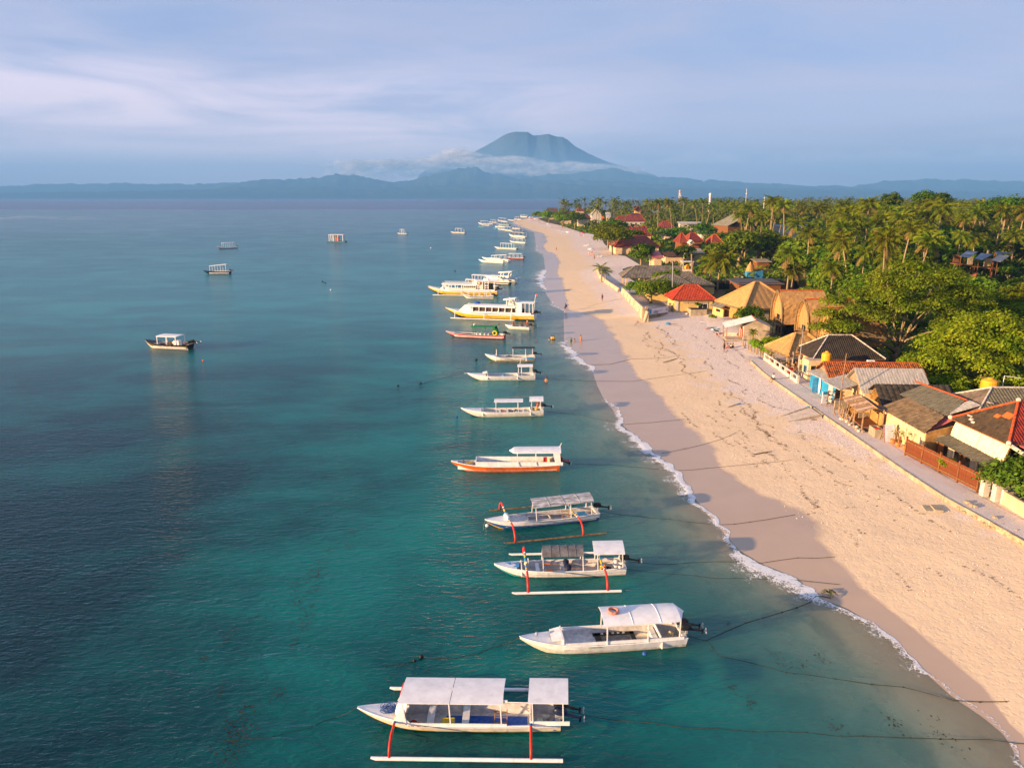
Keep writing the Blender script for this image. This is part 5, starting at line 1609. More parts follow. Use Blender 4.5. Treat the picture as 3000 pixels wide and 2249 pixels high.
# ------------------------------------------------------------------ sea wall, path, ramp
def build_seafront():
 root = thing('sea_wall', 35, 70, 0, 'long low concrete sea wall between the sand and the footpath', 'sea wall')
 rnd = random.Random(2)
 y = 18.0
 while y < 104:
  ln = rnd.uniform(3.4, 5.2)
  y1 = min(y + ln, 104)
  x0, x1 = float(back_x(y)) - .1, float(back_x(y1)) - .1
  mb = MB()
  mb.add([(x0 - .14 - 35, y - 70, .35), (x1 - .14 - 35, y1 - 70 - .05, .35), (x1 + .14 - 35, y1 - 70 - .05, .35), (x0 + .14 - 35, y - 70, .35),
    (x0 - .07 - 35, y - 70, G + .05 + rnd.uniform(-.03, .03)), (x1 - .07 - 35, y1 - 70 - .05, G + .05), (x1 + .14 - 35, y1 - 70 - .05, G + .05), (x0 + .14 - 35, y - 70, G + .05)],
    [(0, 3, 2, 1), (4, 5, 6, 7), (0, 1, 5, 4), (1, 2, 6, 5), (2, 3, 7, 6), (3, 0, 4, 7)])
  mb.build('wall_section', STONEW if y < 48 else CEM, root)
  y = y1
 ys = np.arange(18, 108, 1.0)
 x0 = back_x(ys) + .06
 x1 = np.interp(ys, [18, 48, 55, 63, 74, 94, 108], [40, 38.6, 38.0, 37.2, 37.4, 37.4, 37.2])
 fr = np.linspace(0, 1, 8)
 X = x0[:, None] + (x1 - x0)[:, None] * fr[None]
 Y = np.repeat(ys[:, None], 8, 1)
 Z = G + .03 + (vnoise(X * .8, Y * .8, 7, 3) - .5) * .04
 m, t = newmat('sandy_path')
 tc = t.n('ShaderNodeTexCoord').outputs['Object']
 c = t.mix(t.noise(tc, .9, 5, .7), (0.48, 0.41, 0.37), (0.72, 0.62, 0.56))
 p = t.n('ShaderNodeBsdfPrincipled', {'Base Color': c, 'Roughness': .95})
 bb = t.n('ShaderNodeBump', {'Height': t.noise(tc, 6, 5, .7), 'Strength': .5, 'Distance': .06})
 t.link(bb.outputs[0], p.inputs['Normal'])
 finish(t, p.outputs[0])
 me = np_mesh('footpath', np.stack([X, Y, Z], -1).reshape(-1, 3), grid_quads(*X.shape), m)
 tag(link(bpy.data.objects.new('footpath', me)), 'grey sandy footpath on top of the sea wall', kind='structure')
 r = thing('slipway', 0, 0, 0, 'flat concrete slipway running down from the footpath to the sand', 'slipway')
 q = [at(2268, 1238, .62), at(2360, 1205, 1.2), at(2402, 1216, 1.45), at(2275, 1243, .60)]
 a, b_, c_, d_ = at(2255, 1232, .55), at(2372, 1192, 1.52), at(2408, 1216, 1.52), at(2272, 1246, .55)
 MB().slab([a, d_, c_, b_], .35).build('slab', PAVE, r)
 MB().beam(d_ + Vector((0, 0, .06)), c_ + Vector((0, 0, .06)), .14, .12).build('kerb', CEM, r)
 MB().beam(a + Vector((0, 0, .05)), b_ + Vector((0, 0, .05)), .10, .10).build('kerb', CEM, r)
 r = thing('broken_steps', 0, 0, 0, 'broken concrete steps lying on the sand at the foot of the sea wall', 'steps')
 for i, (u, v, w_, z) in enumerate(((2700, 1490, .9, .95), (2722, 1488, .8, 1.1), (2745, 1486, .6, 1.25))):
  p = at(u, v, z)
  MB().box((p.x, p.y, z - .2), (w_, 1.1, .42), R(-12)).build('step', CEM, r)
 rnd = random.Random(12)
 for i in range(46):
  u = rnd.uniform(2775, 2990)
  v = np.interp(u, [2775, 2840, 2930, 2990], [1478, 1520, 1572, 1605]) + rnd.uniform(-14, 12)
  p = at(u, v, .7)
  s = rnd.uniform(.10, .32)
  mb = MB()
  mb.ball((0, 0, s * .3), s, 6, 0, (1, rnd.uniform(.6, 1.2), .6))
  for k, q in enumerate(mb.v):
   mb.v[k] = (q[0] * rnd.uniform(.8, 1.2), q[1] * rnd.uniform(.8, 1.2), q[2])
  o = mb.build('stone', STONEW)
  o.location = (p.x, p.y, float(land_height(np.array([p.x]), np.array([p.y]))[0]))
  tag(o, 'loose coral stone in the rubble at the foot of the sea wall', 'stone', 'rubble stones at the foot of the sea wall')
 mb = MB()
 p = at(2832, 1512, .9)
 for k in range(6):
  mb.ball((rnd.uniform(-.3, .3), rnd.uniform(-.5, .5), rnd.uniform(0, .2)), rnd.uniform(.1, .2), 6, 0, (1.3, 1, .5))
 put(mb.build('plastic_sheet', BLUT), p, 0, 'crumpled blue plastic sheet in the rubble by the sea wall', 'plastic sheet')
 for lab, pts, z0, z1 in (('sloping white sea wall with buttresses below the bushy tree', [(27.3, 143), (27.6, 160), (28.3, 184)], .3, 2.75),
        ('curved low sea wall beside the small leaning palm', [(27.9, 187), (27.2, 205), (27.0, 222), (28.5, 240), (30.5, 252)], .3, 2.1)):
  r = thing('sea_wall', pts[0][0], pts[0][1], 0, lab, 'sea wall')
  ox, oy = pts[0]
  for (xa, ya), (xb, yb) in zip(pts, pts[1:]):
   n = max(1, int((yb - ya) / 6))
   for k in range(n):
    f0, f1 = k / n, (k + 1) / n
    ax, ay, bx, by = lerp(xa, xb, f0) - ox, lerp(ya, yb, f0) - oy, lerp(xa, xb, f1) - ox, lerp(ya, yb, f1) - oy - .04
    MB().add([(ax - .55, ay, z0), (bx - .55, by, z0), (bx + .2, by, z0), (ax + .2, ay, z0), (ax - .12, ay, z1), (bx - .12, by, z1), (bx + .2, by, z1), (ax + .2, ay, z1)],
       [(0, 3, 2, 1), (4, 5, 6, 7), (0, 1, 5, 4), (1, 2, 6, 5), (2, 3, 7, 6), (3, 0, 4, 7)]).build('wall_section', mat('beige_wall', (.50, .40, .29), .9, .12, 1.0, dirt=.6), r)
    MB().beam((ax - .75, ay, z0), (ax - .05, ay, z1 + .03), .22, .25).build('buttress', CREAMW, r)
 r = thing('garden_wall', 27.2, 143.2, 0, 'grey cement garden wall with pillars and a white banner, facing the sand', 'wall')
 P = [(0, 0), (.9, 5.9), (6.0, 7.0), (11.5, 6.6), (17.3, 8.6)]
 P = [(0.1, 0.1), (1.3, 5.6), (6.1, 7.6), (11.4, 6.2), (17.4, 8.2)]
 P = [tuple(Vector(at(u, v, .95)) - Vector((27.2, 143.2, 0)))[:2] for u, v in ((1884, 934), (1893, 931), (1961, 921), (2040, 918), (2099, 914))]
 for i, ((xa, ya), (xb, yb)) in enumerate(zip(P[1:], P[2:])):
  MB().beam((xa, ya, 1.7), (xb, yb, 1.7), .22, 2.3).build('wall_panel', mat('dark_cement', (.27, .215, .15), .9, .15, 1.2, dirt=.5), r)
 for (xa, ya) in P:
  MB().box((xa, ya, 1.9), (.5, .5, 2.7)).box((xa, ya, 3.3), (.6, .6, .12)).build('pillar', CEM, r)
 (xa, ya), (xb, yb) = P[1], P[2]
 d = Vector((xb - xa, yb - ya, 0)).normalized()
 nrm = Vector((d.y, -d.x, 0))
 c = Vector(((xa + xb) / 2, (ya + yb) / 2, 2.15)) + nrm * .2
 L = math.hypot(xb - xa, yb - ya)
 M3 = Matrix(((d.x, nrm.x, 0), (d.y, nrm.y, 0), (0, 0, 1))).to_4x4()
 bn = MB().box(c, (L * .82, .03, 1.25), mat=M3).build('banner', mat('banner_white', (.70, .66, .70), .7, .05, 1), r)
 for k, (fx, fz, sx, sz, mm) in enumerate(((-.36, 0, .10, .95, SKYP), (.33, .15, .08, .12, DRED), (.33, -.15, .10, .1, BLUP), (.02, .0, .22, .06, DRED))):
  MB().box(c + d * (fx * L) + nrm * .03 + Vector((0, 0, fz)), (sx * L * .82, .02, sz), mat=M3).build('banner_print', mm, r)
 cu = bpy.data.curves.new('t', 'FONT')
 cu.body = 'city'
 cu.size = 1.0
 cu.extrude = .005
 to = bpy.data.objects.new('t', cu)
 scene.collection.objects.link(to)
 me = bpy.data.meshes.new_from_object(to.evaluated_get(bpy.context.evaluated_depsgraph_get()))
 bpy.data.objects.remove(to)
 me.materials.clear()
 me.materials.append(mat('brown_letters', (.13, .07, .04)))
 lo = link(bpy.data.objects.new('lettering', me), r)
 lo.location = c + d * (-L * .24) + nrm * .06 + Vector((0, 0, -.42))
 lo.rotation_euler = (R(90), 0, math.atan2(d.y, d.x))
 lo['kind'] = 'stuff'
 p = at(2041, 925, .95)
 r = thing('planter_box', p.x, p.y, R(3), 'square cement planter box on the sand before the garden wall', 'planter')
 MB().box((0, 0, 1.7), (3.4, 2.6, 1.5)).build('box', CEM, r)
 MB().box((0, 0, 2.42), (3.0, 2.2, .14)).build('soil', DARKI, r)
def shop_text(body, parent, loc, size, m, rot):
 cu = bpy.data.curves.new('t', 'FONT')
 cu.body = body
 cu.size = size
 cu.extrude = .004
 cu.align_x = 'CENTER'
 to = bpy.data.objects.new('t', cu)
 scene.collection.objects.link(to)
 me = bpy.data.meshes.new_from_object(to.evaluated_get(bpy.context.evaluated_depsgraph_get()))
 bpy.data.objects.remove(to)
 me.materials.clear()
 me.materials.append(m)
 o = link(bpy.data.objects.new('lettering', me), parent)
 o.location = loc
 o.rotation_euler = rot
 o['kind'] = 'stuff'
 return o
def lathe_tank(x, y, z, r, h, label, m=TANKO):
 root = thing('water_tank', x, y, 0, label, 'water tank', 'orange water tanks', z)
 prof = [(r * .98, 0)]
 for k in range(9):
  f = k / 8
  prof += [(r * (1.0 if k % 2 else .965), h * (.05 + .72 * f))]
 prof += [(r * .92, h * .84), (r * .6, h * .93), (r * .35, h * .97)]
 MB().lathe(prof, n=20).build('body', m, root, smooth=False)
 MB().lathe([(r * .36, h * .97), (r * .38, h * 1.04), (r * .2, h * 1.08)], n=12).build('lid', m, root)
 return root
def build_front_row():
 r = thing('tiled_house', 45.0, 96.8, 0, 'cream house with a sooty black tiled hip roof edged in pale mortar', 'house')
 walls(r, 4.2, 2.9, G, 4.2, CREAMW)
 hip_roof(r, 4.85, 3.45, 4.1, 6.7, 1.6, m=TILED, cap=RIDGEW, pitch=.28, amp=.06, capr=.11)
 MB().box((-4.6, -3.75, 2.85), (2.6, 2.0, 2.7)).build('side_room', CREAMW, r)
 MB().box((1.6, -3.9, 3.35), (5.8, 2.0, .18)).build('flat_roof', CEM, r)
 MB().box((1.6, -4.85, 3.6), (5.8, .12, .4)).build('parapet', CEM, r)
 MB().box((1.6, -3.85, 2.4), (5.6, 1.9, 1.78)).build('back_room', CREAMW, r)
 window(r, -5.25, -4.76, 2.95, .7, 1.2, fm=YELW)
 window(r, -5.92, -3.9, 2.9, .7, .9, axis='x', fm=SKYP)
 posts(r, [(-5.7, 1.2), (-5.7, 3.2), (-5.7, -1.0)], G, 4.1, .12, RIDGEW)
 MB().box((-5.0, 1.0, G + .06), (1.6, 5.0, .12)).build('porch_floor', PAVE, r)
 lathe_tank(40.95, 91.2, 4.22, .62, 1.35, 'orange ribbed water tank beside the sooty black roof')
 p = at(2556, 1062, 4.0)
 r = thing('aircon_unit', 47.4, 92.4, 0, 'white air conditioner box on the flat roof beside the sooty house', 'air conditioner', None, 3.5)
 MB().box((0, 0, .35), (.9, .4, .7)).build('casing', WHITE, r)
 MB().lathe([(.24, 0), (.24, .03)], (0, 0, 0), 14).build('fan', BLKP, r).matrix_local = Matrix.Translation((0, -.2, .35)) @ Matrix.Rotation(R(90), 4, 'X')
 r = thing('thatched_pavilion', 41.6, 101.6, R(8), 'round-shouldered brown thatched pavilion next to the sooty roof, tables below', 'pavilion')
 hip_roof(r, 3.6, 3.3, 3.6, 6.0, .9, m=THATCH, cap=THATCH, pitch=1.1, amp=.04, th=.35, eave=THATCHD, capr=.28)
 posts(r, [(-2.9, -2.6), (2.9, -2.6), (2.9, 2.6), (-2.9, 2.6)], G, 3.7, .18, BAMB)
 MB().box((0, 0, G + .08), (6.6, 6.0, .14)).build('floor', PAVE, r)
 for i, (x, y) in enumerate(((39.3, 99.2), (40.4, 97.6), (39.5, 95.6))):
  t = thing('dining_table', x, y, R(10), 'small varnished wooden table on the terrace by the sooty house, number %s from the thatch' % ('one', 'two', 'three')[i], 'table', 'terrace tables', G)
  t['label'] = ('varnished wooden table under the edge of the brown thatch', 'varnished wooden table between the thatch and the tall white pole', 'varnished wooden table nearest the cream house corner')[i]
  MB().box((0, 0, .75), (1.0, .8, .06)).build('tabletop', ORGW, t)
  for sx in (-.4, .4):
   for sy in (-.3, .3):
    MB().box((sx, sy, .36), (.07, .07, .72)).build('leg', ORGW, t)
  for k, s in enumerate((-1, 1)):
   c = thing('dining_chair', x + s * .85, y, 0, 'wooden chair at the %s side of %s' % (('sea', 'land')[k], ('the table under the brown thatch edge', 'the table by the tall white pole', 'the table nearest the cream house')[i]), 'chair', 'terrace chairs', G)
   MB().box((0, 0, .45), (.45, .45, .05)).build('seat', ORGW, c)
   MB().box((s * .2, 0, .72), (.05, .45, .5)).build('backrest', ORGW, c)
   for sx in (-.18, .18):
    for sy in (-.18, .18):
     MB().box((sx, sy, .22), (.05, .05, .42)).build('leg', ORGW, c)
 r = thing('terrace_wall', 37.5, 97.6, R(-2), 'white terrace wall with square openings between the path and the tables', 'wall')
 for k in range(7):
  MB().box((0, -7 + k * 2.3, 2.05), (.3, .35, 1.1)).build('pillar', WHITEW, r)
  if k < 6:
   MB().box((0, -5.85 + k * 2.3, 1.72), (.18, 1.95, .44)).build('panel', WHITEW, r)
   MB().box((0, -5.85 + k * 2.3, 2.5), (.22, 1.95, .12)).build('coping', WHITEW, r)
 put(MB().box((0, 0, .45), (.6, .5, .9)).box((0, .1, .95), (.5, .3, .2)).build('bin', REDP), (38.0, 95.2, G), .1, 'bright red bin at the gap in the white terrace wall', 'bin')
 for lab, u0, v0, u1, v1, x, y, h in (('tall white pole standing before the sooty tiled house', 0, 0, 0, 0, 38.6, 93.9, 7.0), ('tall bare wooden flagpole leaning over the grey roofs', 0, 0, 0, 0, 36.9, 77.6, 6.7)):
  p = MB().tube([(0, 0, 0), (.02, 0, h * .5), (.35 if x < 38 else .05, .5 if x < 38 else 0, h)], [.06, .05, .035], 8)
  put(p.build('pole', WOOD if x < 38 else STEEL), (x, y, G), 0, lab, 'pole')
 r = thing('tiled_house', 44.4, 86.3, R(-4), 'long low house under weathered orange and black roof tiles', 'house')
 gable_roof(r, 5.9, 2.4, 3.9, 5.3, 'x', TILEO, .26, .06, cap=RIDGER, wallm=CREAMW)
 walls(r, 5.3, 1.9, G, 4.0, CREAMW)
 r = thing('blue_shop', 39.2, 85.6, 0, 'small bright blue shop front under a grey lean-to roof', 'shop')
 MB().slab([(-2.0, 2.6, 3.75), (-1.2, -3.2, 3.6), (1.4, -3.2, 4.15), (1.2, 2.6, 4.3)], .08).build('lean_to_roof', TIN, r)
 MB().box((-.9, 1.9, 2.6), (.12, 3.2, 2.2)).build('wall', BLUEW, r)
 MB().slab([(-.4, -2.6, G), (-1.35, .2, G), (-1.35, .2, 3.6), (-.4, -2.6, 3.6)][::-1], .1).build('wall', BLUEW, r)
 MB().box((0, .3, 2.6), (.1, .3, 2.2)).build('wall', WHITEW, r)
 door(r, -.98, 1.6, G + .05, .8, 1.9, 'x', SKYP)
 MB().slab([(-2.0, .25, G + .1), (-1.3, .3, G + .1), (-1.3, .3, 3.4), (-2.0, .25, 3.4)], .08).build('open_door', SKYP, r)
 r = thing('surfboard', 37.9, 85.4, 0, 'white surfboard leaning on the blue shop wall', 'surfboard', None, G)
 MB().ball((0, 0, 1.1), 1.0, 14, 0, (.06, .27, 1.1)).build('board', WHITE, r, smooth=True)
 r = thing('sign_board', 36.6, 80.6, R(10), 'upright white and blue sign board beside the path by the blue shop', 'sign', None, G)
 MB().box((0, 0, .9), (.85, .08, 1.45)).build('panel', mat('sign_white', (.66, .66, .70), .6, .05, 2), r)
 MB().box((0, -.06, 1.45), (.80, .04, .34)).build('header', BLUEW, r)
 shop_text('OPEN', r, (0, -.09, 1.36), .24, NAVY, (R(90), 0, 0)) if False else None
 for s in (-.36, .36):
  MB().box((s, .05, .5), (.06, .06, 1.0)).build('leg', BROWNW, r)
 MB().ball((.15, -.06, .52), .14, 8, 0, (1, .2, .6)).build('emblem', SKYP, r)
 MB().box((-.05, -.055, .95), (.5, .02, .05)).box((.05, -.055, .85), (.45, .02, .04)).build('print', mat('grey_print', (.4, .4, .45)), r)['kind'] = 'stuff'
 r = thing('gabled_shop', 43.5, 80.6, R(-3), 'cream shop with a wide pale grey corrugated gable roof', 'shop')
 gable_roof(r, 3.9, 2.9, 3.7, 5.9, 'x', TIN, .32, .014, wallm=CREAMW)
 walls(r, 3.4, 2.4, G, 3.8, CREAMW)
 MB().slab([(-6.7, 1.6, 3.95), (-6.0, -1.9, 3.75), (-3.3, -.6, 4.1), (-3.6, 2.2, 4.25)], .07).build('awning', TIN, r)
 MB().box((-4.6, -.4, 2.55), (1.2, .1, 2.1)).build('wall', WEAVE, r)
 for k in range(3):
  MB().box((-4.4 + k * .02, -.8 - k * .3, G + .5 - k * .14), (1.3, .3, .14)).build('step', YELW, r)
 MB().box((-5.9, .9, 2.6), (.08, 1.1, 2.2)).build('wall', WHITEW, r)
 posts(r, [(-5.7, -1.7), (-3.6, -1.0)], G, 3.8, .12, BROWNW)
 for i, (dx, dy) in enumerate(((37.5, 78.6), (37.9, 73.7))):
  o = MB().box((0, 0, .55), (1.5, .18, 1.1)).build('low_wall', CEM)
  put(o, (dx, dy, G), R(8), ('low cement wall block beside the path below the white awning', 'low cement wall block beside the driftwood shack')[i], 'wall')
 r = thing('souvenir_rack', 37.0, 80.0, 0, 'dark rack hung with shells beside the shop awning', 'rack', None, G)
 rnd = random.Random(4)
 for s in (-.4, .4):
  MB().box((s, 0, .95), (.06, .06, 1.9)).build('upright', BROWNW, r)
 for k in range(4):
  MB().box((0, 0, .4 + .45 * k), (.85, .2, .05)).build('shelf', BROWNW, r)
  for q in range(3):
   MB().ball((-.28 + .28 * q, -.08, .5 + .45 * k), rnd.uniform(.08, .13), 7).build('ornament', [THATCHD, WHITEW, BLKP][(q + k) % 3], r)
 r = thing('thatched_house', 44.2, 76.6, R(-3), 'low house under a nearly black old thatch roof behind the driftwood shack', 'house')
 gable_roof(r, 4.1, 2.9, 3.0, 5.0, 'x', mat('black_thatch', (.055, .045, .035), .95, .3, 2, bump=.8, bscale=9), .6, .05, wallm=ORGW)
 walls(r, 3.4, 2.2, G, 3.1, ORGW)
 r = thing('driftwood_shack', 37.2, 72.6, R(-6), 'open driftwood shack with a ragged plank roof and an ochre interior', 'shack')
 rnd = random.Random(6)
 for k in range(9):
  y = 2.4 - k * .56
  z = 4.0 - .02 * k
  MB().box((-.55 + rnd.uniform(-.1, .1), y, z + rnd.uniform(-.03, .05)), (1.7, .52, .06), mat=Matrix.Rotation(R(rnd.uniform(-7, 7)), 4, 'Z') @ Matrix.Rotation(R(-17), 4, 'Y')).build('roof_plank', [WOOD, mat('pale_plank', (.55, .36, .26), .9, .15, 3), LOGW][k % 3], r)
 MB().slab([(.35, 2.7, 4.3), (.35, -2.3, 4.25), (1.5, -2.3, 3.7), (1.5, 2.7, 3.7)], .06).build('roof_sheet', mat('dark_sheet', (.06, .05, .05)), r)
 MB().box((.1, 0, 2.05), (1.9, 4.4, .12)).build('platform', BROWNW, r)
 MB().box((.1, 2.25, 2.75), (2.0, .08, 1.5)).build('back_panel', ORGW, r)
 MB().box((1.1, 0, 2.75), (.08, 4.5, 1.5)).build('back_panel', ORGW, r)
 posts(r, [(-.9, 2.2), (-.85, -2.2), (1.1, -2.25), (-.9, 0)], G - .1, 4.0, .11, LOGW)
 for k in range(13):
  x, y = rnd.uniform(-1.4, -.7), rnd.uniform(.2, 3.9)
  h = rnd.uniform(.7, 1.9)
  o = MB().tube([(0, 0, 0), (rnd.uniform(-.2, .2), rnd.uniform(-.3, .3), h * .6), (rnd.uniform(-.4, .4), rnd.uniform(-.5, .5), h)], [.09, .07, .04], 6).build('driftwood_log', LOGW)
  put(o, (37.2 + x, 72.8 + y, G), rnd.uniform(0, 6), 'weathered driftwood log leaning in the heap beside the shack', 'log', 'driftwood logs beside the shack')
 for k in range(26):
  x, y = rnd.uniform(-1.35, -.75), rnd.uniform(-2.4, 2.2)
  o = MB().ball((0, 0, .1), rnd.uniform(.10, .2), 6, 0, (1, rnd.uniform(.7, 1.3), .8)).build('coral_lump', [WHITEW, STONEW][k % 2])
  put(o, (37.2 + x, 72.6 + y, G + .02), 0, 'pale coral lump in the pile under the driftwood shack', 'coral', 'coral lumps under the shack')
 r = thing('trough', 37.0, 69.4, R(-4), 'grey cement trough with a red bowl beside the driftwood shack', 'trough', None, G)
 MB().box((-.3, 0, .45), (.12, 1.5, .9)).box((.4, 0, .45), (.12, 1.5, .9)).box((.05, .7, .45), (.6, .12, .9)).box((.05, -.7, .45), (.6, .12, .9)).build('basin', CEM, r)
 MB().lathe([(.25, 0), (.3, .12)], (0, -.3, .8), 12).build('bowl', REDP, r)
 r = thing('menu_board', 37.4, 67.6, R(6), 'large white menu board with a red edge standing on the path', 'sign', None, G)
 MB().slab([(-.55, -.28, .05), (.55, -.28, .05), (.55, .1, 1.75), (-.55, .1, 1.75)], .05).build('panel', mat('sign_white', (.66, .66, .70)), r)
 for q in range(7):
  f = (q + 1) / 8
  MB().box((0, -.30 + .38 * f - .01, .05 + 1.7 * f), (.5 + .25 * ((q * 7) % 3 - 1) * .5, .012, .035)).build('print_line', mat('grey_print', (.4, .4, .45)), r)
 for s in (-.58, .58):
  MB().beam((s, -.29, .03), (s, .1, 1.77), .05).build('edge', PALER, r)
 MB().beam((-.45, .1, 1.6), (-.45, .6, 0), .05).beam((.45, .1, 1.6), (.45, .6, 0), .05).build('strut', BROWNW, r)
 put(MB().box((0, 0, .28), (.6, .6, .56)).box((0, .25, .7), (.6, .08, .5)).build('wooden_chair', ORGW), (38.5, 67.5, G), 0, 'orange wooden box seat behind the menu board', 'seat')
 r = thing('woven_wall_restaurant', 0, 0, 0, 'restaurant with a woven bamboo wall and a low grey and brown thatched roof', 'restaurant')
 A, B_ = Vector((38.5, 71.6, 3.9)), Vector((38.7, 63.6, 3.8))
 C_, D_ = Vector((44.2, 67.0, 5.9)), Vector((43.2, 74.4, 5.9))
 M1, M2 = A.lerp(D_, .5), B_.lerp(C_, .5)
 mb = MB()
 tiles(mb, B_ + Vector((-.3, -.2, -.1)), A + Vector((-.3, .2, -.1)), M2, M1, .5, .06)
 mb.build('lower_roof', THATCHD, r, fix=False)
 mb = MB()
 tiles(mb, M2 + Vector((0, 0, -.03)), M1 + Vector((0, 0, -.03)), C_, D_, .35, .04)
 mb.build('upper_roof', THATCHG, r, fix=False)
 MB().slab([D_, C_, Vector((48, 67.5, 4.2)), Vector((47, 74.6, 4.2))][::-1], .1).build('rear_roof', THATCHG, r)
 MB().tube([D_ + Vector((0, 0, .05)), C_ + Vector((0, 0, .05))], .09, 6).build('ridge_cap', RIDGER, r)
 MB().slab([C_ + Vector((-1.6, -.1, -.6)), C_ + Vector((.2, -.1, .06)), C_ + Vector((.3, -1.7, .05)), C_ + Vector((-2.4, -1.5, -.9))][::-1], .06).build('roof_sheet', TIN, r)
 n = 9
 for k in range(n):
  f0, f1 = k / n, (k + 1) / n
  a, b_ = A.lerp(B_, f0), A.lerp(B_, f1)
  MB().slab([(a.x, a.y, G), (b_.x, b_.y + .02, G), (b_.x, b_.y + .02, 3.75), (a.x, a.y, 3.75)][::-1], .08).build('woven_panel', WEAVE, r)
 MB().slab([(B_.x, B_.y, G), (42.5, 64.4, G), (42.5, 64.4, 4.4), (B_.x, B_.y, 3.75)], .08).build('wall', ORGW, r)
 for i, (x, y, h, lab) in enumerate(((37.55, 66.0, 1.4, 'tall frangipani in a terracotta pot, middle of the three by the woven wall'), (37.5, 66.9, 1.0, 'small palm in a terracotta pot, farthest of the three by the woven wall'),
          (37.75, 65.1, 1.3, 'spindly shrub in a terracotta pot, nearest of the three by the woven wall'))):
  r = thing('potted_plant', x, y, 0, lab, 'potted plant', 'potted plants by the woven wall', G)
  MB().lathe([(.16, 0), (.24, .3), (.22, .42), (.27, .46), (.2, .46)], n=12).build('pot', TERRA, r)
  rnd2 = random.Random(i)
  mb = MB()
  st = MB()
  for q in range(5):
   a = rnd2.uniform(0, 6.28)
   tip = (math.cos(a) * .3, math.sin(a) * .3, .45 + h * rnd2.uniform(.6, 1))
   st.tube([(0, 0, .4), (tip[0] * .3, tip[1] * .3, .45 + h * .4), tip], .02, 4)
   for w in range(5):
    b2 = rnd2.uniform(0, 6.28)
    e = (tip[0] + math.cos(b2) * .28, tip[1] + math.sin(b2) * .28, tip[2] + rnd2.uniform(-.1, .1))
    mb.add([tip, (e[0] * .5 + tip[0] * .5 + .06, e[1] * .5 + tip[1] * .5, e[2]), e, (e[0] * .5 + tip[0] * .5 - .06, e[1] * .5 + tip[1] * .5, e[2] - .02)], [(0, 1, 2, 3)])
  st.build('stem', LOGW, r)
  lf = mb.build('leaves', mat('pot_leaf', (.10, .17, .03), .6, .2, 6), r)
  lf['kind'] = 'stuff'
 r = thing('tiled_restaurant', 47.4, 60.9, R(4), 'restaurant with a steep red and black tiled hip roof and large pale woven blinds', 'restaurant')
 hip_roof(r, 6.1, 3.7, 5.0, 7.6, 2.8, 'x', m=TILER, cap=RIDGER, pitch=.26, amp=.075, mats4=[mat('dark_red_tiles', (.30, .035, .02), .75, .3, 1.5, col2=(.10, .012, .012), bump=.4, bscale=10), TILER, TILED, mat('burnt_tiles', (.085, .055, .03), .8, .3, 2.2, col2=(.035, .025, .018), bump=.4, bscale=10)], capr=.12)
 n0 = Vector((-6.1, 0, 5.0)); n1 = Vector((-2.8, 0, 7.6))
 for i, (fy, fw, lw, lh) in enumerate(((-.35, .50, .95, .62), (.25, .42, .55, .4), (1.9, .12, .4, .25), (2.5, .2, .6, .14), (1.4, .08, .35, .2))):
  p = n0.lerp(n1, fw)
  dv = (n1 - n0).normalized()
  MB().slab([(p.x, fy, p.z + .12), (p.x, fy - lw, p.z + .12), (p.x + dv.x * lh, fy - lw, p.z + dv.z * lh + .12), (p.x + dv.x * lh, fy, p.z + dv.z * lh + .12)], .05).build('new_tiles', ORGP if i < 2 else RIDGEW, r)
 for sx, sy in ((-6.1, -3.7), (-6.1, 3.7)):
  MB().ball((sx, sy, 5.1), .22, 8).build('ridge_ornament', RIDGEW, r)
 MB().ball((-2.8, 0, 7.75), .22, 8).build('ridge_ornament', RIDGEW, r)
 for k in range(2):
  y0, y1 = 3.3 - k * 3.45, 3.3 - (k + 1) * 3.4
  mb = MB()
  rows = []
  for q in range(7):
   f = q / 6
   xx = -5.7 - .55 * math.sin(f * math.pi * .5) * .8
   rows.append([(xx, y0, 4.95 - f * 1.75), (xx - .04, (y0 + y1) / 2, 4.95 - f * 1.75), (xx, y1, 4.95 - f * 1.75)])
  mb.grid(rows)
  mb.grid([[(p[0] + .04, p[1], p[2]) for p in rr] for rr in rows])
  mb.build('woven_blind', mat('pale_blind', (.78, .66, .47), .85, .08, 2, bump=.25, bscale=26, dirt=.15), r)
  MB().tube([(-5.7, y1 - .02, 4.95), (-6.12, y1 - .02, 3.2)], .05, 6).build('blind_cord', BAMB, r)
 mb = MB()
 tiles(mb, (-7.6, -3.3, 2.95), (-7.6, 3.9, 3.1), (-6.0, -3.3, 3.35), (-6.0, 3.9, 3.5), .4, .04)
 mb.add([(-7.6, -3.3, 2.9), (-7.6, 3.9, 3.05), (-6.0, 3.9, 3.45), (-6.0, -3.3, 3.3)], [(0, 1, 2, 3)])
 mb.build('lean_to_roof', THATCHG, r, fix=False)
 MB().slab([(-5.2, -3.8, 4.9), (3.5, -3.8, 4.9), (3.5, -4.9, 4.45), (-4.4, -4.9, 4.45)][::-1], .06).build('front_canopy', TINP, r)
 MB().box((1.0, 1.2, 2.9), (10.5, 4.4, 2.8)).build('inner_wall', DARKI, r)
 posts(r, [(-5.5, -3.2), (-2.5, -3.3), (.4, -3.3), (3.2, -3.3), (-5.6, 0), (-5.6, 3.2)], G, 4.9, .16, ORGW)
 posts(r, [(-7.3, 3.2), (-7.3, 0), (-7.3, -2.8)], G, 2.95, .12, BROWNW)
 for k in range(4):
  MB().box((-7.2, 2.9 - 1.5 * k, 2.3), (.06, .9, 1.5)).build('window_shutter', CREAMW if k % 2 else BROWNW, r)
 MB().beam((-5.9, -3.7, 4.9), (-4.1, -5.2, 3.6), .25, .3).build('verge_board', RIDGEW, r)
 posts(r, [(-4.1, -5.2)], G, 3.7, .16, ORGW)
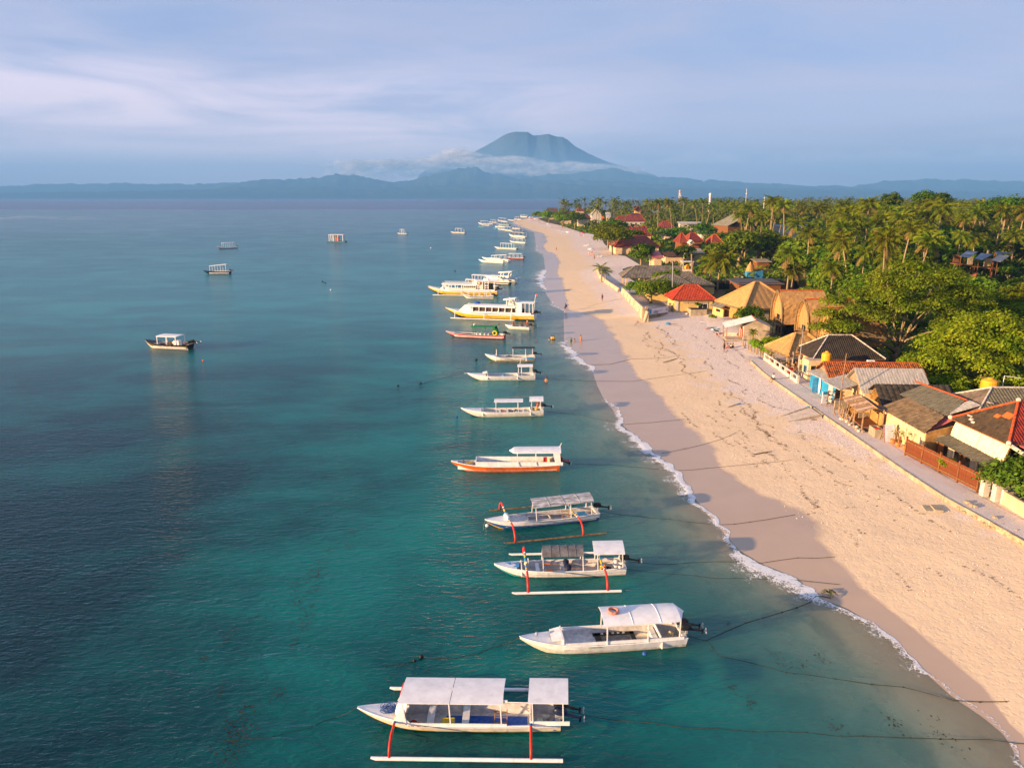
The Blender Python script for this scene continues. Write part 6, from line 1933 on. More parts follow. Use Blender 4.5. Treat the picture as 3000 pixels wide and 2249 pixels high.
 MB().beam((-5.4, -3.3, 2.5), (3.0, -3.4, 2.5), .06).build('rail', BROWNW, r)
 r = thing('store_room', 40.6, 64.8, 0, 'grey store room with a small red tin roof between the two restaurants', 'store room')
 mb = MB()
 tiles(mb, (-1.6, -.6, 3.5), (-1.9, 1.2, 3.7), (1.4, .2, 4.6), (1.2, 1.6, 4.7), .3, .03)
 mb.build('red_roof', TINP, r, fix=False)
 MB().box((-.6, -.35, 2.45), (1.8, 1.2, 1.9)).build('wall', CEM, r)
 window(r, -1.5, -.5, 3.1, .5, .4, 'x')
 r = thing('grey_roof_house', 49.5, 67.6, R(-2), 'house with a weathered dark grey hip roof and patches of old mortar', 'house')
 hip_roof(r, 6.6, 4.2, 4.6, 7.0, 2.6, 'x', m=TILEG, cap=RIDGEW, pitch=.3, amp=.05, mats4=[THATCHG, THATCHG, THATCHG, mat('brown_grey_tiles', (.16, .12, .09), .85, .2, 2)])
 walls(r, 6.0, 3.6, G, 4.7, CREAMW)
 for k in range(5):
  MB().box((-5.2 + k * .35, 1.2 - k * .8, 5.22 + k * .21), (.35, .5, .05)).build('mortar_patch', RIDGEW, r)
 lathe_tank(48.6, 70.6, 6.0, .78, 1.2, 'orange water tank behind the dark grey hip roof')
 p = MB().tube([(0, 0, 0), (0, 0, 1.2), (1.6, -.2, 1.0)], .035, 6).build('pipe', WHITE)
 put(p, (49.9, 70.5, 6.3), 0, 'white pipe frame beside the rear orange water tank', 'pipe')
 r = thing('plank_fence', 0, 0, 0, 'brown vertical board fence in four sections beside the path', 'fence')
 F0, F1 = Vector((37.0, 63.6, G)), Vector((38.3, 54.9, G))
 nb = 76
 d = (F1 - F0)
 L = d.length
 d.normalize()
 nrm = Vector((d.y, -d.x, 0)).normalized()
 ang = math.atan2(d.y, d.x)
 board = MB().box((0, 0, .82), (L / nb * .93, .035, 1.55)).mesh('board', FENCEM)
 rnd = random.Random(3)
 for k in range(nb):
  o = bpy.data.objects.new('board', board)
  link(o, r)
  p = F0 + d * (L * (k + .5) / nb)
  o.location = (p.x, p.y, G + .08 + rnd.uniform(-.025, .025))
  o.rotation_euler = (0, R(rnd.uniform(-.6, .6)), ang)
 for k in range(5):
  p = F0 + d * (L * k / 4)
  MB().box((p.x - .03, p.y, G + .95), (.12, .12, 1.9), ang).build('post', BROWNW, r)
 for z in (.35, 1.45):
  MB().beam(F0 + Vector((-.06, 0, z)), F1 + Vector((-.06, 0, z)), .04, .06).build('rail', BAMB, r)
 for i, (x, y) in enumerate(((38.4, 54.2), (38.7, 53.2))):
  r = thing('gate_pillar', x, y, 0, ('white-washed gate pillar at the end of the brown board fence', 'white-washed gate pillar at the start of the pale garden wall')[i], 'pillar', None, G)
  MB().box((0, 0, .7), (.5, .5, 1.4)).build('shaft', WHITEW, r)
  MB().box((0, 0, 1.45), (.62, .62, .12)).build('cap', CEM, r)
 r = thing('garden_wall', 38.9, 52.6, 0, 'pale low garden wall below the leafy shrub at the right edge', 'wall')
 y = 0.0
 while y > -26:
  MB().box((-y * -.035, y - 1.45, 2.05), (.22, 2.85, 1.1)).build('wall_section', CREAMW, r)
  MB().box((-y * -.035 - .02, y, 2.1), (.3, .2, 1.2)).build('pillar', WHITEW, r)
  y -= 3.0
def barn(x, y, L, hw, ze, zr, label, first=None):
 r = thing('bonnet_barn', x, y, 0, label, 'thatched barn', 'thatched bonnet-roof barns')
 prof = []
 n = 16
 for k in range(n + 1):
  t = k / n
  prof.append((hw * (1 - t ** 3.4) ** .95 if t < 1 else 0.0, lerp(ze, zr, t)))
 rnd = random.Random(int(y))
 mb = MB()
 for side in (-1, 1):
  rows = []
  for i in range(15):
   xx = L * i / 14
   rows.append([(xx + (0 if 0 < i < 14 else (-.9 if i == 0 else .3) * (p[1] - ze) / (zr - ze) * 0), side * p[0] + rnd.uniform(-.05, .05), p[1] + (rnd.uniform(-.16, .1) if q == 0 else 0)) for q, p in enumerate(prof)])
  mb.grid(rows)
  inn = [[(p[0], p[1] * .90, p[2] - (.12 if k > 0 else 0)) for k, p in enumerate(rr)] for rr in rows]
  mb.grid(inn)
  for a, b_ in ((rows[0], inn[0]), (rows[-1], inn[-1])):
   mb.grid([a, b_])
  mb.grid([[rr[0] for rr in rows], [rr[0] for rr in inn]])
 mb.build('thatch_roof', THATCH, r)
 mb = MB()
 for k in range(int(L / .35)):
  mb.box((.2 + k * .35, 0, zr + .06), (.3, .34, .14), mat=Matrix.Rotation(R(8), 4, 'Y'))
 mb.build('ridge_tiles', RIDGER, r)['kind'] = 'stuff'
 ga = MB()
 pts = [(.25, -p[0] * .92, p[1]) for p in prof[2:]] + [(.25, p[0] * .92, p[1]) for p in reversed(prof[2:-1])]
 ga.add(pts + [(.37, p[1], p[2]) for p in pts], [tuple(range(len(pts))), tuple(reversed(range(len(pts), 2 * len(pts))))])
 ga.build('gable_wall', THATCH, r)
 for side in (-1, 1):
  MB().tube([(-.12 - .25 * (i / n), side * p[0] * 1.0, p[1]) for i, p in enumerate(prof)], .14, 6).build('rake_board', BAMB, r)
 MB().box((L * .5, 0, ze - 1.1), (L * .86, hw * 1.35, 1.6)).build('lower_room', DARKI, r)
 for yy in (-hw * .75, -hw * .25, hw * .25, hw * .75):
  MB().tube([(.1, yy, G), (.25, yy * .95, ze + 1.2)], .09, 6).build('front_post', BAMB, r)
 MB().box((.15, 0, ze + .35), (.12, hw * 1.3, .1)).build('balcony_rail', BAMB, r)
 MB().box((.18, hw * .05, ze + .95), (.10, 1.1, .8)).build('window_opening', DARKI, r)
 MB().box((.35, 0, ze - .35), (.9, hw * 1.6, .14)).build('balcony_floor', BAMB, r)
 for yy in np.linspace(-hw * .7, hw * .7, 9):
  MB().box((.12, float(yy), ze - .02), (.06, .07, .7)).build('balustrade', BAMB, r)
 for xx in (.8, L - .8):
  for yy in (-hw * .6, hw * .6):
   MB().box((xx, yy, (G + ze) / 2), (.28, .28, ze - G)).build('corner_post', BROWNW, r)
 return r
def build_mid_row():
 barn(46.4, 124.3, 7.6, 2.7, 3.9, 9.4, 'farthest of the three golden thatched barns, its long side lit by the sun')
 barn(46.4, 113.0, 7.6, 2.7, 3.9, 9.4, 'middle golden thatched barn with a pointed arched gable')
 barn(46.4, 104.6, 7.6, 2.7, 3.9, 9.3, 'nearest thatched barn, half hidden by the big feathery tree')
 r = thing('thatched_hall', 49.2, 144.3, R(14), 'wide square hall under a pale golden thatched pyramid roof', 'hall')
 hip_roof(r, 5.9, 5.6, 4.1, 8.5, .5, m=THATCH, cap=THATCH, pitch=1.3, amp=.04, th=.35, eave=THATCHD, capr=.26)
 walls(r, 4.9, 4.7, G, 4.3, ORGW)
 MB().box((-1.5, -4.75, 2.6), (3.2, .12, 2.1)).build('wall_panel', CREAMW, r)
 mb = MB()
 tiles(mb, (-7.2, 1.0, 3.3), (-7.2, 5.6, 3.3), (-5.2, 1.0, 4.3), (-5.2, 5.6, 4.3), .3, .03)
 mb.build('porch_roof', TILEG, r, fix=False)
 MB().box((-6.3, 3.4, 2.3), (.15, 4.2, 1.6)).build('porch_wall', YELW, r)
 MB().box((-6.42, 3.2, 2.6), (.06, 1.6, .5)).build('porch_window', DARKI, r)
 MB().box((-6.2, 1.3, 2.2), (.12, .12, 1.6)).build('post', WOOD, r)
 r = thing('cement_shed', 41.5, 121.9, R(-9), 'cement shed with a white tin gable roof and two brown doors', 'shed')
 for e in (((-4.9, -2.3, 3.55), (-4.9, 2.4, 3.65), (0, -2.5, 5.0), (0, 2.4, 5.0)), ((2.9, 2.4, 3.7), (2.9, -2.5, 3.7), (0, 2.4, 5.0), (0, -2.5, 5.0))):
  mb = MB()
  tiles(mb, e[1] if e[0][0] < 0 else e[0], e[0] if e[0][0] < 0 else e[1], e[3] if e[0][0] < 0 else e[2], e[2] if e[0][0] < 0 else e[3], .3, .03)
  mb.build('roof_slope', mat('white_tin', (.66, .63, .60), .6, .08, 1.4, dirt=.25) if e[0][0] < 0 else TIN, r, fix=False)
 MB().tube([(0, -2.5, 5.05), (0, 2.4, 5.05)], .08, 6).build('ridge_cap', RIDGER, r)
 MB().box((0.3, 0, 2.7), (4.2, 4.2, 2.4)).build('wall', CEM, r)
 MB().slab([(-1.8, -2.12, 3.9), (2.4, -2.12, 3.9), (.1, -2.12, 4.85), (.0, -2.12, 4.85)], .1).build('gable_wall', CEM, r)
 MB().box((-1.83, -.1, 2.6), (.08, 4.0, 2.2)).build('front_wall', WHITEW, r)
 door(r, -1.9, -1.2, G, .7, 1.9, 'x', mat('door_brown', (.34, .07, .02), .7, .1, 2))
 door(r, -1.9, .4, G, .7, 1.9, 'x', mat('door_brown', (.34, .07, .02), .7, .1, 2))
 posts(r, [(-4.6, -2.1), (-4.6, 2.1), (-2.6, -2.1)], .8, 3.6, .14, WOOD)
 MB().box((-3.4, 2.15, 1.5), (2.2, .12, .9)).build('low_wall', WHITEW, r)
 MB().box((-3.2, -1.2, 1.52), (3.0, 3.4, .1)).build('floor', PAVE, r)
 r = thing('yellow_house', 38.2, 153.6, 0, 'small yellow house with a bright red tiled hip roof', 'house')
 hip_roof(r, 4.7, 4.0, 4.2, 6.9, 1.4, m=TILER, cap=RIDGER, pitch=.34, amp=.06)
 walls(r, 4.0, 3.3, G - .6, 4.25, YELW)
 window(r, 2.0, -3.3, 2.75, 1.9, 1.2, n=2)
 MB().box((2.0, -3.4, 3.6), (1.9, .08, .3)).build('vent', CEM, r)
 MB().box((-1.7, -3.36, 3.55), (1.1, .08, .28)).build('vent', CEM, r)
 MB().box((-.3, -3.36, 3.55), (1.1, .08, .28)).build('vent', CEM, r)
 MB().box((-3.5, -3.4, 2.9), (.6, .12, 2.2)).build('pilaster', WHITEW, r)
 r = thing('grey_roof_house', 37.8, 172.5, R(-4), 'yellow-walled house with a grey tiled hip roof behind the bushy tree', 'house')
 hip_roof(r, 6.8, 6.5, 4.2, 7.2, .8, m=TILEG, cap=TILEG, pitch=.4, amp=.06)
 walls(r, 5.6, 5.3, G, 4.3, YELW)
 r = thing('open_pavilion', 40.2, 199.5, R(-3), 'long open pavilion with a grey tiled roof on white columns', 'pavilion')
 hip_roof(r, 10.2, 5.2, 4.0, 6.7, 6.0, m=TILEG, cap=TILEG, pitch=.4, amp=.06)
 posts(r, [(x, -4.6) for x in (-9, -5.5, -2, 1.5, 5, 8.8)] + [(x, 4.4) for x in (-9, -3, 3, 8.8)], G, 4.0, .4, CREAMW)
 MB().box((3.6, 1.5, 2.7), (8, 4, 2.4)).build('wall', YELW, r)
 r = thing('grey_roof_house', 46.3, 184, R(-6), 'second grey tiled house, right of the open pavilion', 'house')
 hip_roof(r, 5.0, 4.6, 3.6, 5.3, 1.5, m=TILEG, cap=TILEG, pitch=.4, amp=.06)
 walls(r, 4.7, 4.2, G, 4.0, YELW)
 b = at(2011, 828, 1.5)
 ty = 198.0
 tx = aty(2011, 800, ty).x
 r = thing('water_tower', tx, ty, 0, 'white concrete water tower with an orange tank under its small roof', 'water tower')
 z = lambda v: aty(2011, v, ty).z
 for sx in (-1.0, -.3, .3, 1.0):
  MB().box((sx, -.5, (G + z(795)) / 2), (.28, .28, z(795) - G)).build('leg', WHITEW, r)
  MB().box((sx, .8, (G + z(795)) / 2), (.28, .28, z(795) - G)).build('leg', WHITEW, r)
 MB().box((0, .1, z(794)), (3.0, 2.8, .25)).build('deck', WHITEW, r)
 MB().box((0, .1, z(766)), (3.2, 3.0, .2)).build('roof', WHITEW, r)
 for sx in (-1.3, 1.3):
  for sy in (-1.1, 1.3):
   MB().box((sx, sy, (z(766) + z(794)) / 2), (.2, .2, z(766) - z(794))).build('post', WHITEW, r)
 for sy in (-1.2, 1.4):
  MB().box((0, sy, z(790)), (2.8, .1, .5)).build('parapet', WHITEW, r)
 lathe_tank(tx + .1, ty + .1, z(794) + .14, .8, 1.5, 'orange tank inside the white water tower')
 for lab, u, v0, v1, y in (('tall white pole before the yellow house roof', 1971, 862, 766, 158.0), ('thick bare wooden trunk pole beside the water tower', 2031, 815, 744, 196.0)):
  p0 = aty(u, v0, y)
  top = aty(u if 'white' in lab else u - 5, v1, y)
  put(MB().tube([(0, 0, G), (top.x - p0.x, 0, top.z)], .10 if 'white' in lab else .2, 8).build('pole', STEEL if 'white' in lab else WOOD), (p0.x, y, 0), 0, lab, 'pole')
 p = at(2296, 985, 1.5)
 r = thing('parasol', p.x, p.y, 0, 'folded bright blue parasol on the lawn before the barns', 'parasol', None, G)
 MB().tube([(0, 0, 0), (0, 0, 2.5)], .035, 6).build('pole', WHITE, r)
 MB().lathe([(.30, .7), (.26, 1.2), (.14, 1.9), (.03, 2.5)], n=10).build('canopy', BLUEW, r)
def px_house(name, u0, u1, ve, vr, label, ze=4.5, m=TILEM, kind='hip', depth=8.0, wallm=CREAMW, wins=0, cap=None, floors=1, ridge=.4, axis='x', ov=.7, pitch=.5, rz=0.0, cat='house', y=None, wall=True):
 a, b = at(u0, ve, ze), at(u1, ve, ze)
 yy = y or a.y
 if y:
  a, b = aty(u0, ve, y), aty(u1, ve, y)
  ze = a.z
 hw = (b.x - a.x) / 2
 zr = aty((u0 + u1) / 2, vr, yy + depth / 2).z
 r = thing(name, (a.x + b.x) / 2, yy + depth / 2, rz, label, cat)
 far = yy > 330
 if kind == 'hip':
  hip_roof(r, hw, depth / 2, ze, zr, hw * ridge, m=m, cap=cap or m, pitch=pitch if not far else 1.2, amp=.07 if not far else .12, capr=.12)
 elif kind == 'gable':
  gable_roof(r, hw, depth / 2, ze, zr, axis, m, pitch if not far else 1.2, .05, wallm=wallm)
 elif kind == 'lean':
  mb = MB().slab([(-hw, -depth / 2, ze), (hw, -depth / 2, ze), (hw, depth / 2, zr), (-hw, depth / 2, zr)], .15)
  mb.build('roof_slope', m, r)
 if wall:
  walls(r, hw - ov, depth / 2 - ov, G, ze + .1, wallm)
 for k in range(wins):
  x = lerp(-hw + 2.2, hw - 2.2, (k + .5) / wins)
  window(r, x, -(depth / 2 - ov), ze - 2.0, 1.2, 1.4)
 return r
def build_far_village():
 H = px_house
 H('brown_house', 1912, 1946, 755, 737, 'low building with a sloping pink tin roof behind the dark round tree', 4.0, TINP, 'lean', 10, y=245)
 H('brown_house', 1946, 2010, 752, 738, 'low dark brown roofed building right of the pink tin roof', 3.6, mat('brown_roof', (.10, .045, .03), .9, .2, 1), 'gable', 9, y=262)
 H('grey_house', 2010, 2068, 742, 730, 'low building with a plain grey roof beyond the wooden pole', 4.0, CEM, 'lean', 8, y=256)
 H('red_roof_house', 1800, 1936, 724, 690, 'largest red tiled roof, wide and low behind the dense trees', 4.5, TILEM, 'hip', 22, ridge=.5, cap=RIDGER)
 H('red_roof_house', 1838, 1912, 690, 667, 'dark red tiled roof rising behind the largest red roof', 6.0, TILEM, 'hip', 14, ridge=.3)
 H('red_roof_house', 1796, 1825, 679, 662, 'small dark red pyramid roof left of the bonnet huts', 4.5, TILEM, 'hip', 9, ridge=.05, cap=RIDGER)
 for i, (u0, u1, ve, vr) in enumerate(((1815, 1838, 674, 660), (1838, 1856, 672, 662), (1856, 1876, 672, 660), (1878, 1898, 673, 661))):
  H('thatched_hut', u0, u1, ve, vr, ('brown rounded hut roof nearest the small pyramid roof', 'second brown hut roof, before the white hotel', 'third brown hut roof, before the white hotel', 'rightmost brown hut roof, before the white hotel')[i],
   5.0, [THATCHD, TILEM][i % 2], 'hip', 7, ridge=.3, cap=RIDGER)
 H('hotel', 1806, 1893, 648, 632, 'white hotel with a red tiled roof and a row of dark windows', 6.5, TILEM, 'hip', 16, WHITEW, wins=5, ridge=.75, cap=RIDGER, ov=1.0)
 H('tower_house', 1861, 1880, 617, 603, 'small cream tower house with a red pyramid roof above the palms', 10, TILEM, 'hip', 10, YELW, y=640, ridge=.02, cap=RIDGER)
 H('red_roof_house', 1845, 1885, 632, 625, 'red roof just behind the white hotel', 7, TILEM, 'hip', 12, y=620, cap=RIDGER)
 H('orange_roof_house', 1746, 1778, 643, 632, 'small bright orange tiled roof left of the hotel', 5, mat('orange_tiles', (.62, .17, .03), .8, .12, 1), 'hip', 9, ridge=.05, cap=ORGP)
 H('grey_gable_house', 1731, 1764, 630, 612, 'pale house with a steep light grey gable roof', 7, TIN, 'gable', 12, WHITEW, axis='y', y=640)
 H('dark_roof_house', 1692, 1733, 641, 626, 'dark brown hip roof left of the pale gabled house', 5, mat('brown_tiles', (.12, .045, .035), .9, .25, 1), 'hip', 12, y=600)
 H('dark_roof_house', 1644, 1676, 641, 622, 'dark maroon hip roof among the palms near the tip', 5, mat('brown_tiles', (.12, .045, .035)), 'hip', 14, y=650)
 H('dark_roof_house', 1688, 1712, 618, 605, 'tall dark maroon roof behind the near-tip palms', 9, TILEM, 'hip', 12, y=700, ridge=.1)
 H('square_building', 1604, 1635, 627, 609, 'big plain brown barn-like building alone at the tip of the beach', 4, mat('brown_boards', (.12, .075, .06), .9, .2, .5), 'lean', 9, y=805, wall=True)
 H('grey_gable_house', 1712, 1736, 634, 624, 'low grey roof between the dark roofs and the pale gable', 5, TIN, 'hip', 9, y=700)
 H('white_pavilion', 1775, 1790, 636, 622, 'unfinished pale concrete frame beside the orange roof', 7, WHITEW, 'lean', 5, y=600)
 H('red_roof_house', 1932, 1978, 668, 647, 'red tiled roof among the palms right of the hotel', 5, TILEM, 'hip', 14, ridge=.3, cap=RIDGER)
 H('red_roof_house', 1992, 2020, 712, 683, 'steep orange-red tiled roof, left of the white gable peak', 4.5, TILEM, 'hip', 12, BROWNW, ridge=.2, cap=RIDGER, y=285)
 H('red_roof_house', 2018, 2062, 706, 682, 'broad red tiled roof with a white gable peak in front', 4.5, TILEM, 'hip', 14, BROWNW, ridge=.3, cap=RIDGER, y=300)
 H('white_gable_hut', 2019, 2035, 713, 703, 'small white gable peak in front of the broad red roof', 4.5, WHITEW, 'gable', 4, WHITEW, axis='y', y=278)
 H('red_roof_house', 2085, 2122, 714, 688, 'red tiled roof with an orange ridge half hidden by a palm', 4.5, TILEM, 'hip', 12, BROWNW, ridge=.3, cap=ORGP, y=290)
 H('brown_house', 1946, 1986, 690, 670, 'brown hip roof under the palms before the red roofs', 4.5, mat('tan_roof', (.28, .14, .07), .9, .2, 1), 'hip', 12, ridge=.3)
 H('long_shed', 2052, 2085, 685, 678, 'flat white-roofed shed among the palms', 5, TINB, 'lean', 10, WHITEW, y=400)
 H('long_shed', 1990, 2060, 656, 650, 'long pale roof line under the far palms', 5, WHITEW, 'lean', 8, WHITEW, y=520)
 H('long_shed', 2280, 2420, 664, 659, 'long thin pale blue roof under the far palms', 5, TINB, 'lean', 10, WHITEW, y=430)
 H('long_shed', 2330, 2360, 718, 711, 'small turquoise roof between the palms', 4, TEAP, 'lean', 6, WHITEW)
 H('long_shed', 2215, 2262, 767, 760, 'small pale roof behind the smallholding', 4, CEM, 'lean', 6, BROWNW)
 r = thing('grey_barn', aty(2150, 650, 420).x, 420, R(12), 'big barn with a broad grey-green gable roof among the palms', 'barn')
 w = 9.0
 z0, z1 = aty(2110, 660, 420).z, aty(2150, 630, 420).z
 gable_roof(r, w, 9.5, z0, z1, 'y', mat('grey_green_roof', (.24, .22, .15), .9, .12, .5), 1.0, .04, wallm=DARKI, off=3.5)
 walls(r, w - 1, 8.5, G, z0, BROWNW)
 y0 = 215.0
 r = thing('haystack_hut', aty(2198, 780, y0).x, y0, 0, 'conical straw hut over a blue tarpaulin in the clearing', 'hut', None, G)
 MB().lathe([(1.3, 2.2), (.9, 3.4), (.2, 4.8), (.05, 5)], n=12).build('straw_cone', THATCH, r)
 MB().box((0, 0, 1.1), (2.2, 2.0, 2.2)).build('tarpaulin', SKYP, r)
 put(MB().slab([(0, 0, 0), (2.2, .3, 0), (2.2, .3, 2.6), (0, 0, 2.4)], .2).build('tarpaulin_screen', SKYP), (aty(2215, 790, 212).x, 212, G), 0, 'upright bright blue tarpaulin beside the conical straw hut', 'tarpaulin')
 rnd = random.Random(9)
 for k in range(8):
  p = aty(rnd.uniform(2160, 2195), 795, rnd.uniform(208, 214))
  put(MB().box((0, 0, .5), (rnd.uniform(.6, 1.4), .8, 1.0)).build('crate_heap', [WHITEW, PALER, CEM, BROWNW][k % 4]), (p.x, p.y, G), rnd.uniform(0, 3), 'pale crate in the cluttered yard beside the straw hut', 'crate', 'crates in the yard by the straw hut')
 r = thing('black_net_fence', aty(2230, 810, 190).x, 190, R(1), 'long black netting fence across the clearing behind the thatched hall', 'fence', None, G)
 for k in range(10):
  MB().box((-15 + k * 3.3, 0, 1.1), (3.25, .06, 2.2)).build('net_panel', BLKP, r)
  MB().box((-16.6 + k * 3.3, .1, 1.3), (.12, .12, 2.6)).build('post', BAMB, r)
 H('long_shed', 2160, 2300, 832, 822, 'long low shed with a dark grey sheet roof behind the thatched hall', 4, mat('slate_sheet', (.11, .10, .11), .8, .1, 1), 'lean', 9, BROWNW, y=172)
 qs = [((2812, 750), (2834, 734), (2865, 740), (2840, 755), TINB, 'blue-grey sheet roof on posts, leftmost of the four stilt sheds'), ((2855, 757), (2875, 741), (2910, 742), (2880, 762), TINB, 'blue-grey sheet roof on posts, second of the four stilt sheds'),
   ((2903, 762), (2928, 746), (2958, 750), (2935, 767), TIN, 'pale sunlit sheet roof on white posts, nearest of the four stilt sheds'), ((2914, 736), (2945, 738), (2972, 742), (2925, 747), TINB, 'long blue-grey sheet roof behind the pale stilt shed')]
 for i, (a, b, c, d, m_, lab) in enumerate(qs):
  y1 = 190.0 + (i == 3) * 8
  A, D = aty(a[0], a[1], y1), aty(d[0], d[1], y1 - 1.0)
  w = D.x - A.x
  zt = aty(b[0], b[1], y1 + 4).z
  r = thing('stilt_shed', A.x, y1, 0, lab, 'shed', 'sheds with sheet roofs on posts')
  o = A.x
  MB().slab([(0, 0, A.z), (w, -.6, D.z), (aty(c[0], c[1], y1 + 4).x - o, 4, zt - .3), (aty(b[0], b[1], y1 + 4).x - o, 4, zt)], .15).build('roof_sheet', m_, r)
  for x, yy in ((.5, .2), (w - .5, -.1), (w, 3.6)):
   MB().tube([(x, yy, G), (x, yy, A.z - .1)], .10, 6).build('post', BROWNW, r)
  MB().box((w * .6, 3.2, A.z - .9), (w * .85, .2, 2.0)).build('wall', [BROWNW, CEM, YELW, CEM][i], r)
  MB().box((w * .5, 1.8, A.z - 2.2), (w, 4.0, .25)).build('floor', BROWNW, r)
 mb = MB()
 rows = []
 for i in range(24):
  f = i / 23
  row = []
  for j in range(12):
   g = j / 11
   p = aty(lerp(2770, 2880, f), 800, 150 + g * 26)
   hgt = math.sin(g * math.pi) ** .7 * (2.0 + 6.0 * f) + (vnoise(np.array(p.x * .6), np.array(p.y * .6), 3, 3) - .5) * 1.2
   row.append((float(p.x), float(p.y), float(G + max(-.3, hgt) * min(1, (1 - f) * 5 + .2))))
  rows.append(row)
 mb.grid(rows)
 tag(mb.build('earth_bank', mat('orange_earth', (.50, .13, .03), .95, .3, .8, bump=.6, bscale=2, dirt=.4), smooth=False), 'bank of bright orange earth below the stilt sheds', kind='structure')
 y = 900.0
 p = aty(1991, 590, y)
 r = thing('mobile_mast', p.x, y, 0, 'red and white lattice mobile phone mast above the palms', 'mast')
 zt = aty(1991, 556, y).z
 for k in range(8):
  z0, z1 = zt * k / 8, zt * (k + 1) / 8
  mb = MB()
  for sx, sy in ((-1, -1), (1, -1), (1, 1), (-1, 1)):
   mb.beam((sx * .9, sy * .9, z0), (sx * .9, sy * .9, z1), .3)
  mb.beam((-.9, -.9, z0), (.9, -.9, z1), .2).beam((.9, .9, z0), (-.9, .9, z1), .2)
  o = mb.build('lattice_section', [WHITE, PALER][k % 2], r)
  o['kind'] = 'stuff'
 for z in (.75, .86, .95):
  for a in (0, 120, 240):
   MB().box((math.cos(R(a)) * 1.5, math.sin(R(a)) * 1.5, zt * z), (.7, .7, 2.6)).build('antenna', WHITE, r)
 p = aty(2080, 590, 820)
 r = thing('water_tower', p.x, 820, 0, 'far white water tower, a flared cylinder above the treeline', 'water tower')
 zt = aty(2080, 566, 820).z
 MB().lathe([(1.7, 0), (1.3, 14), (1.2, zt - 3.0), (1.6, zt - 2.6), (1.6, zt - .5), (1.2, zt)], n=18).build('tower_shaft', WHITE, r, smooth=True)
 for lab, u, v, y, w in (('thin steel mast with a round dish, right of the far white tower', 2184, 553, 700, .18), ('thin steel mast with a bright lamp among the palms', 2238, 577, 420, .14)):
  p = aty(u, 600, y)
  zt = aty(u, v, y).z
  r = thing('mast', p.x, y, 0, lab, 'mast')
  MB().tube([(0, 0, G), (0, 0, zt)], w, 6).build('tube', WHITE, r)
  MB().ball((0, -.3, zt * .86), .7 if y > 500 else .45, 8).build('dish', WHITE, r)
build_seafront()
build_front_row()
build_mid_row()
build_far_village()
# ------------------------------------------------------------------ plants
def leaf_material(name, c1, c2, hue=0.02, val=0.22, trans=0.35, scale=0.35):
 m, t = newmat(name)
 tc = t.n('ShaderNodeTexCoord').outputs['Object']
 geo = t.n('ShaderNodeNewGeometry')
 n = t.noise(tc, scale, 3, .6)
 base = t.mix(t.ramp(n, [(.35, 0.0), (.65, 1.0)]), c1, c2)
 ri = geo.outputs['Random Per Island']
 oi = t.n('ShaderNodeObjectInfo').outputs['Random']
 h = t.n('ShaderNodeHueSaturation', {'Color': base,
   'Hue': t.math('ADD', t.n('ShaderNodeMapRange', {0: oi, 3: .5 - hue, 4: .5 + hue}).outputs[0], t.math('MULTIPLY', t.math('SUBTRACT', ri, .5), .03)),
   'Value': t.math('MULTIPLY', t.n('ShaderNodeMapRange', {0: oi, 3: 1 - val, 4: 1 + val}).outputs[0], t.n('ShaderNodeMapRange', {0: ri, 3: .6, 4: 1.4}).outputs[0])})
 d = t.n('ShaderNodeBsdfDiffuse', {'Color': h.outputs[0]})
 tr = t.n('ShaderNodeBsdfTranslucent', {'Color': h.outputs[0]})
 mx = t.n('ShaderNodeMixShader', {0: trans, 1: d.outputs[0], 2: tr.outputs[0]})
 finish(t, mx.outputs[0])
 return m
L_PALM = leaf_material('palm_leaf', (0.092, 0.142, 0.012), (0.205, 0.212, 0.017), .025, .25, .3, .8)
L_DARK = leaf_material('dark_leaf', (0.040, 0.092, 0.010), (0.110, 0.170, 0.014), .025, .3, .3)
L_MID = leaf_material('mid_leaf', (0.085, 0.150, 0.012), (0.190, 0.230, 0.018), .03, .3, .35)
L_FEATH = leaf_material('feathery_leaf', (0.105, 0.165, 0.012), (0.225, 0.245, 0.020), .01, .1, .4)
L_BRIGHT = leaf_material('bright_leaf', (0.140, 0.245, 0.012), (0.300, 0.375, 0.022), .01, .1, .4)
L_FAR = leaf_material('far_leaf', (0.070, 0.115, 0.012), (0.200, 0.200, 0.020), 0, 0, .3, .035)
BARK = mat('bark', (0.30, 0.225, 0.135), 0.95, 0.25, 3, stretch=(3, 3, .8), dirt=.3, rnd=.15)
BARKP = mat('palm_bark', (0.33, 0.245, 0.15), 0.95, 0.2, 5, stretch=(1, 1, 4), dirt=.3, rnd=.15)
DEADF = mat('dead_frond', (0.19, 0.125, 0.035), .9, .2, 5)
def quads_mesh(name, P, U, V, mat_, smooth=False):
 n = len(P)
 co = np.stack([P - U - V * .35, P + U * .15 - V, P + U + V * .2, P - U * .1 + V], 1).reshape(-1, 3)
 q = np.arange(n * 4).reshape(n, 4)
 return np_mesh(name, co, q, mat_, smooth=smooth)
def crown_points(seed, n, lobes, shell=.55, flat=0.0):
 rs = np.random.RandomState(seed)
 lobes = np.array(lobes, float)
 w = (lobes[:, 3] * lobes[:, 4] * lobes[:, 5]) ** .7
 idx = rs.choice(len(lobes), n, p=w / w.sum())
 d = rs.normal(size=(n, 3))
 d /= np.linalg.norm(d, axis=1)[:, None]
 d[:, 2] = np.where(d[:, 2] < -.35, -d[:, 2] * .6, d[:, 2])
 r = shell + (1 - shell) * rs.rand(n) ** .6
 r = r * (1 + .18 * (rs.rand(n) - .5))
 P = lobes[idx, :3] + d * r[:, None] * lobes[idx, 3:6]
 return P, d, rs
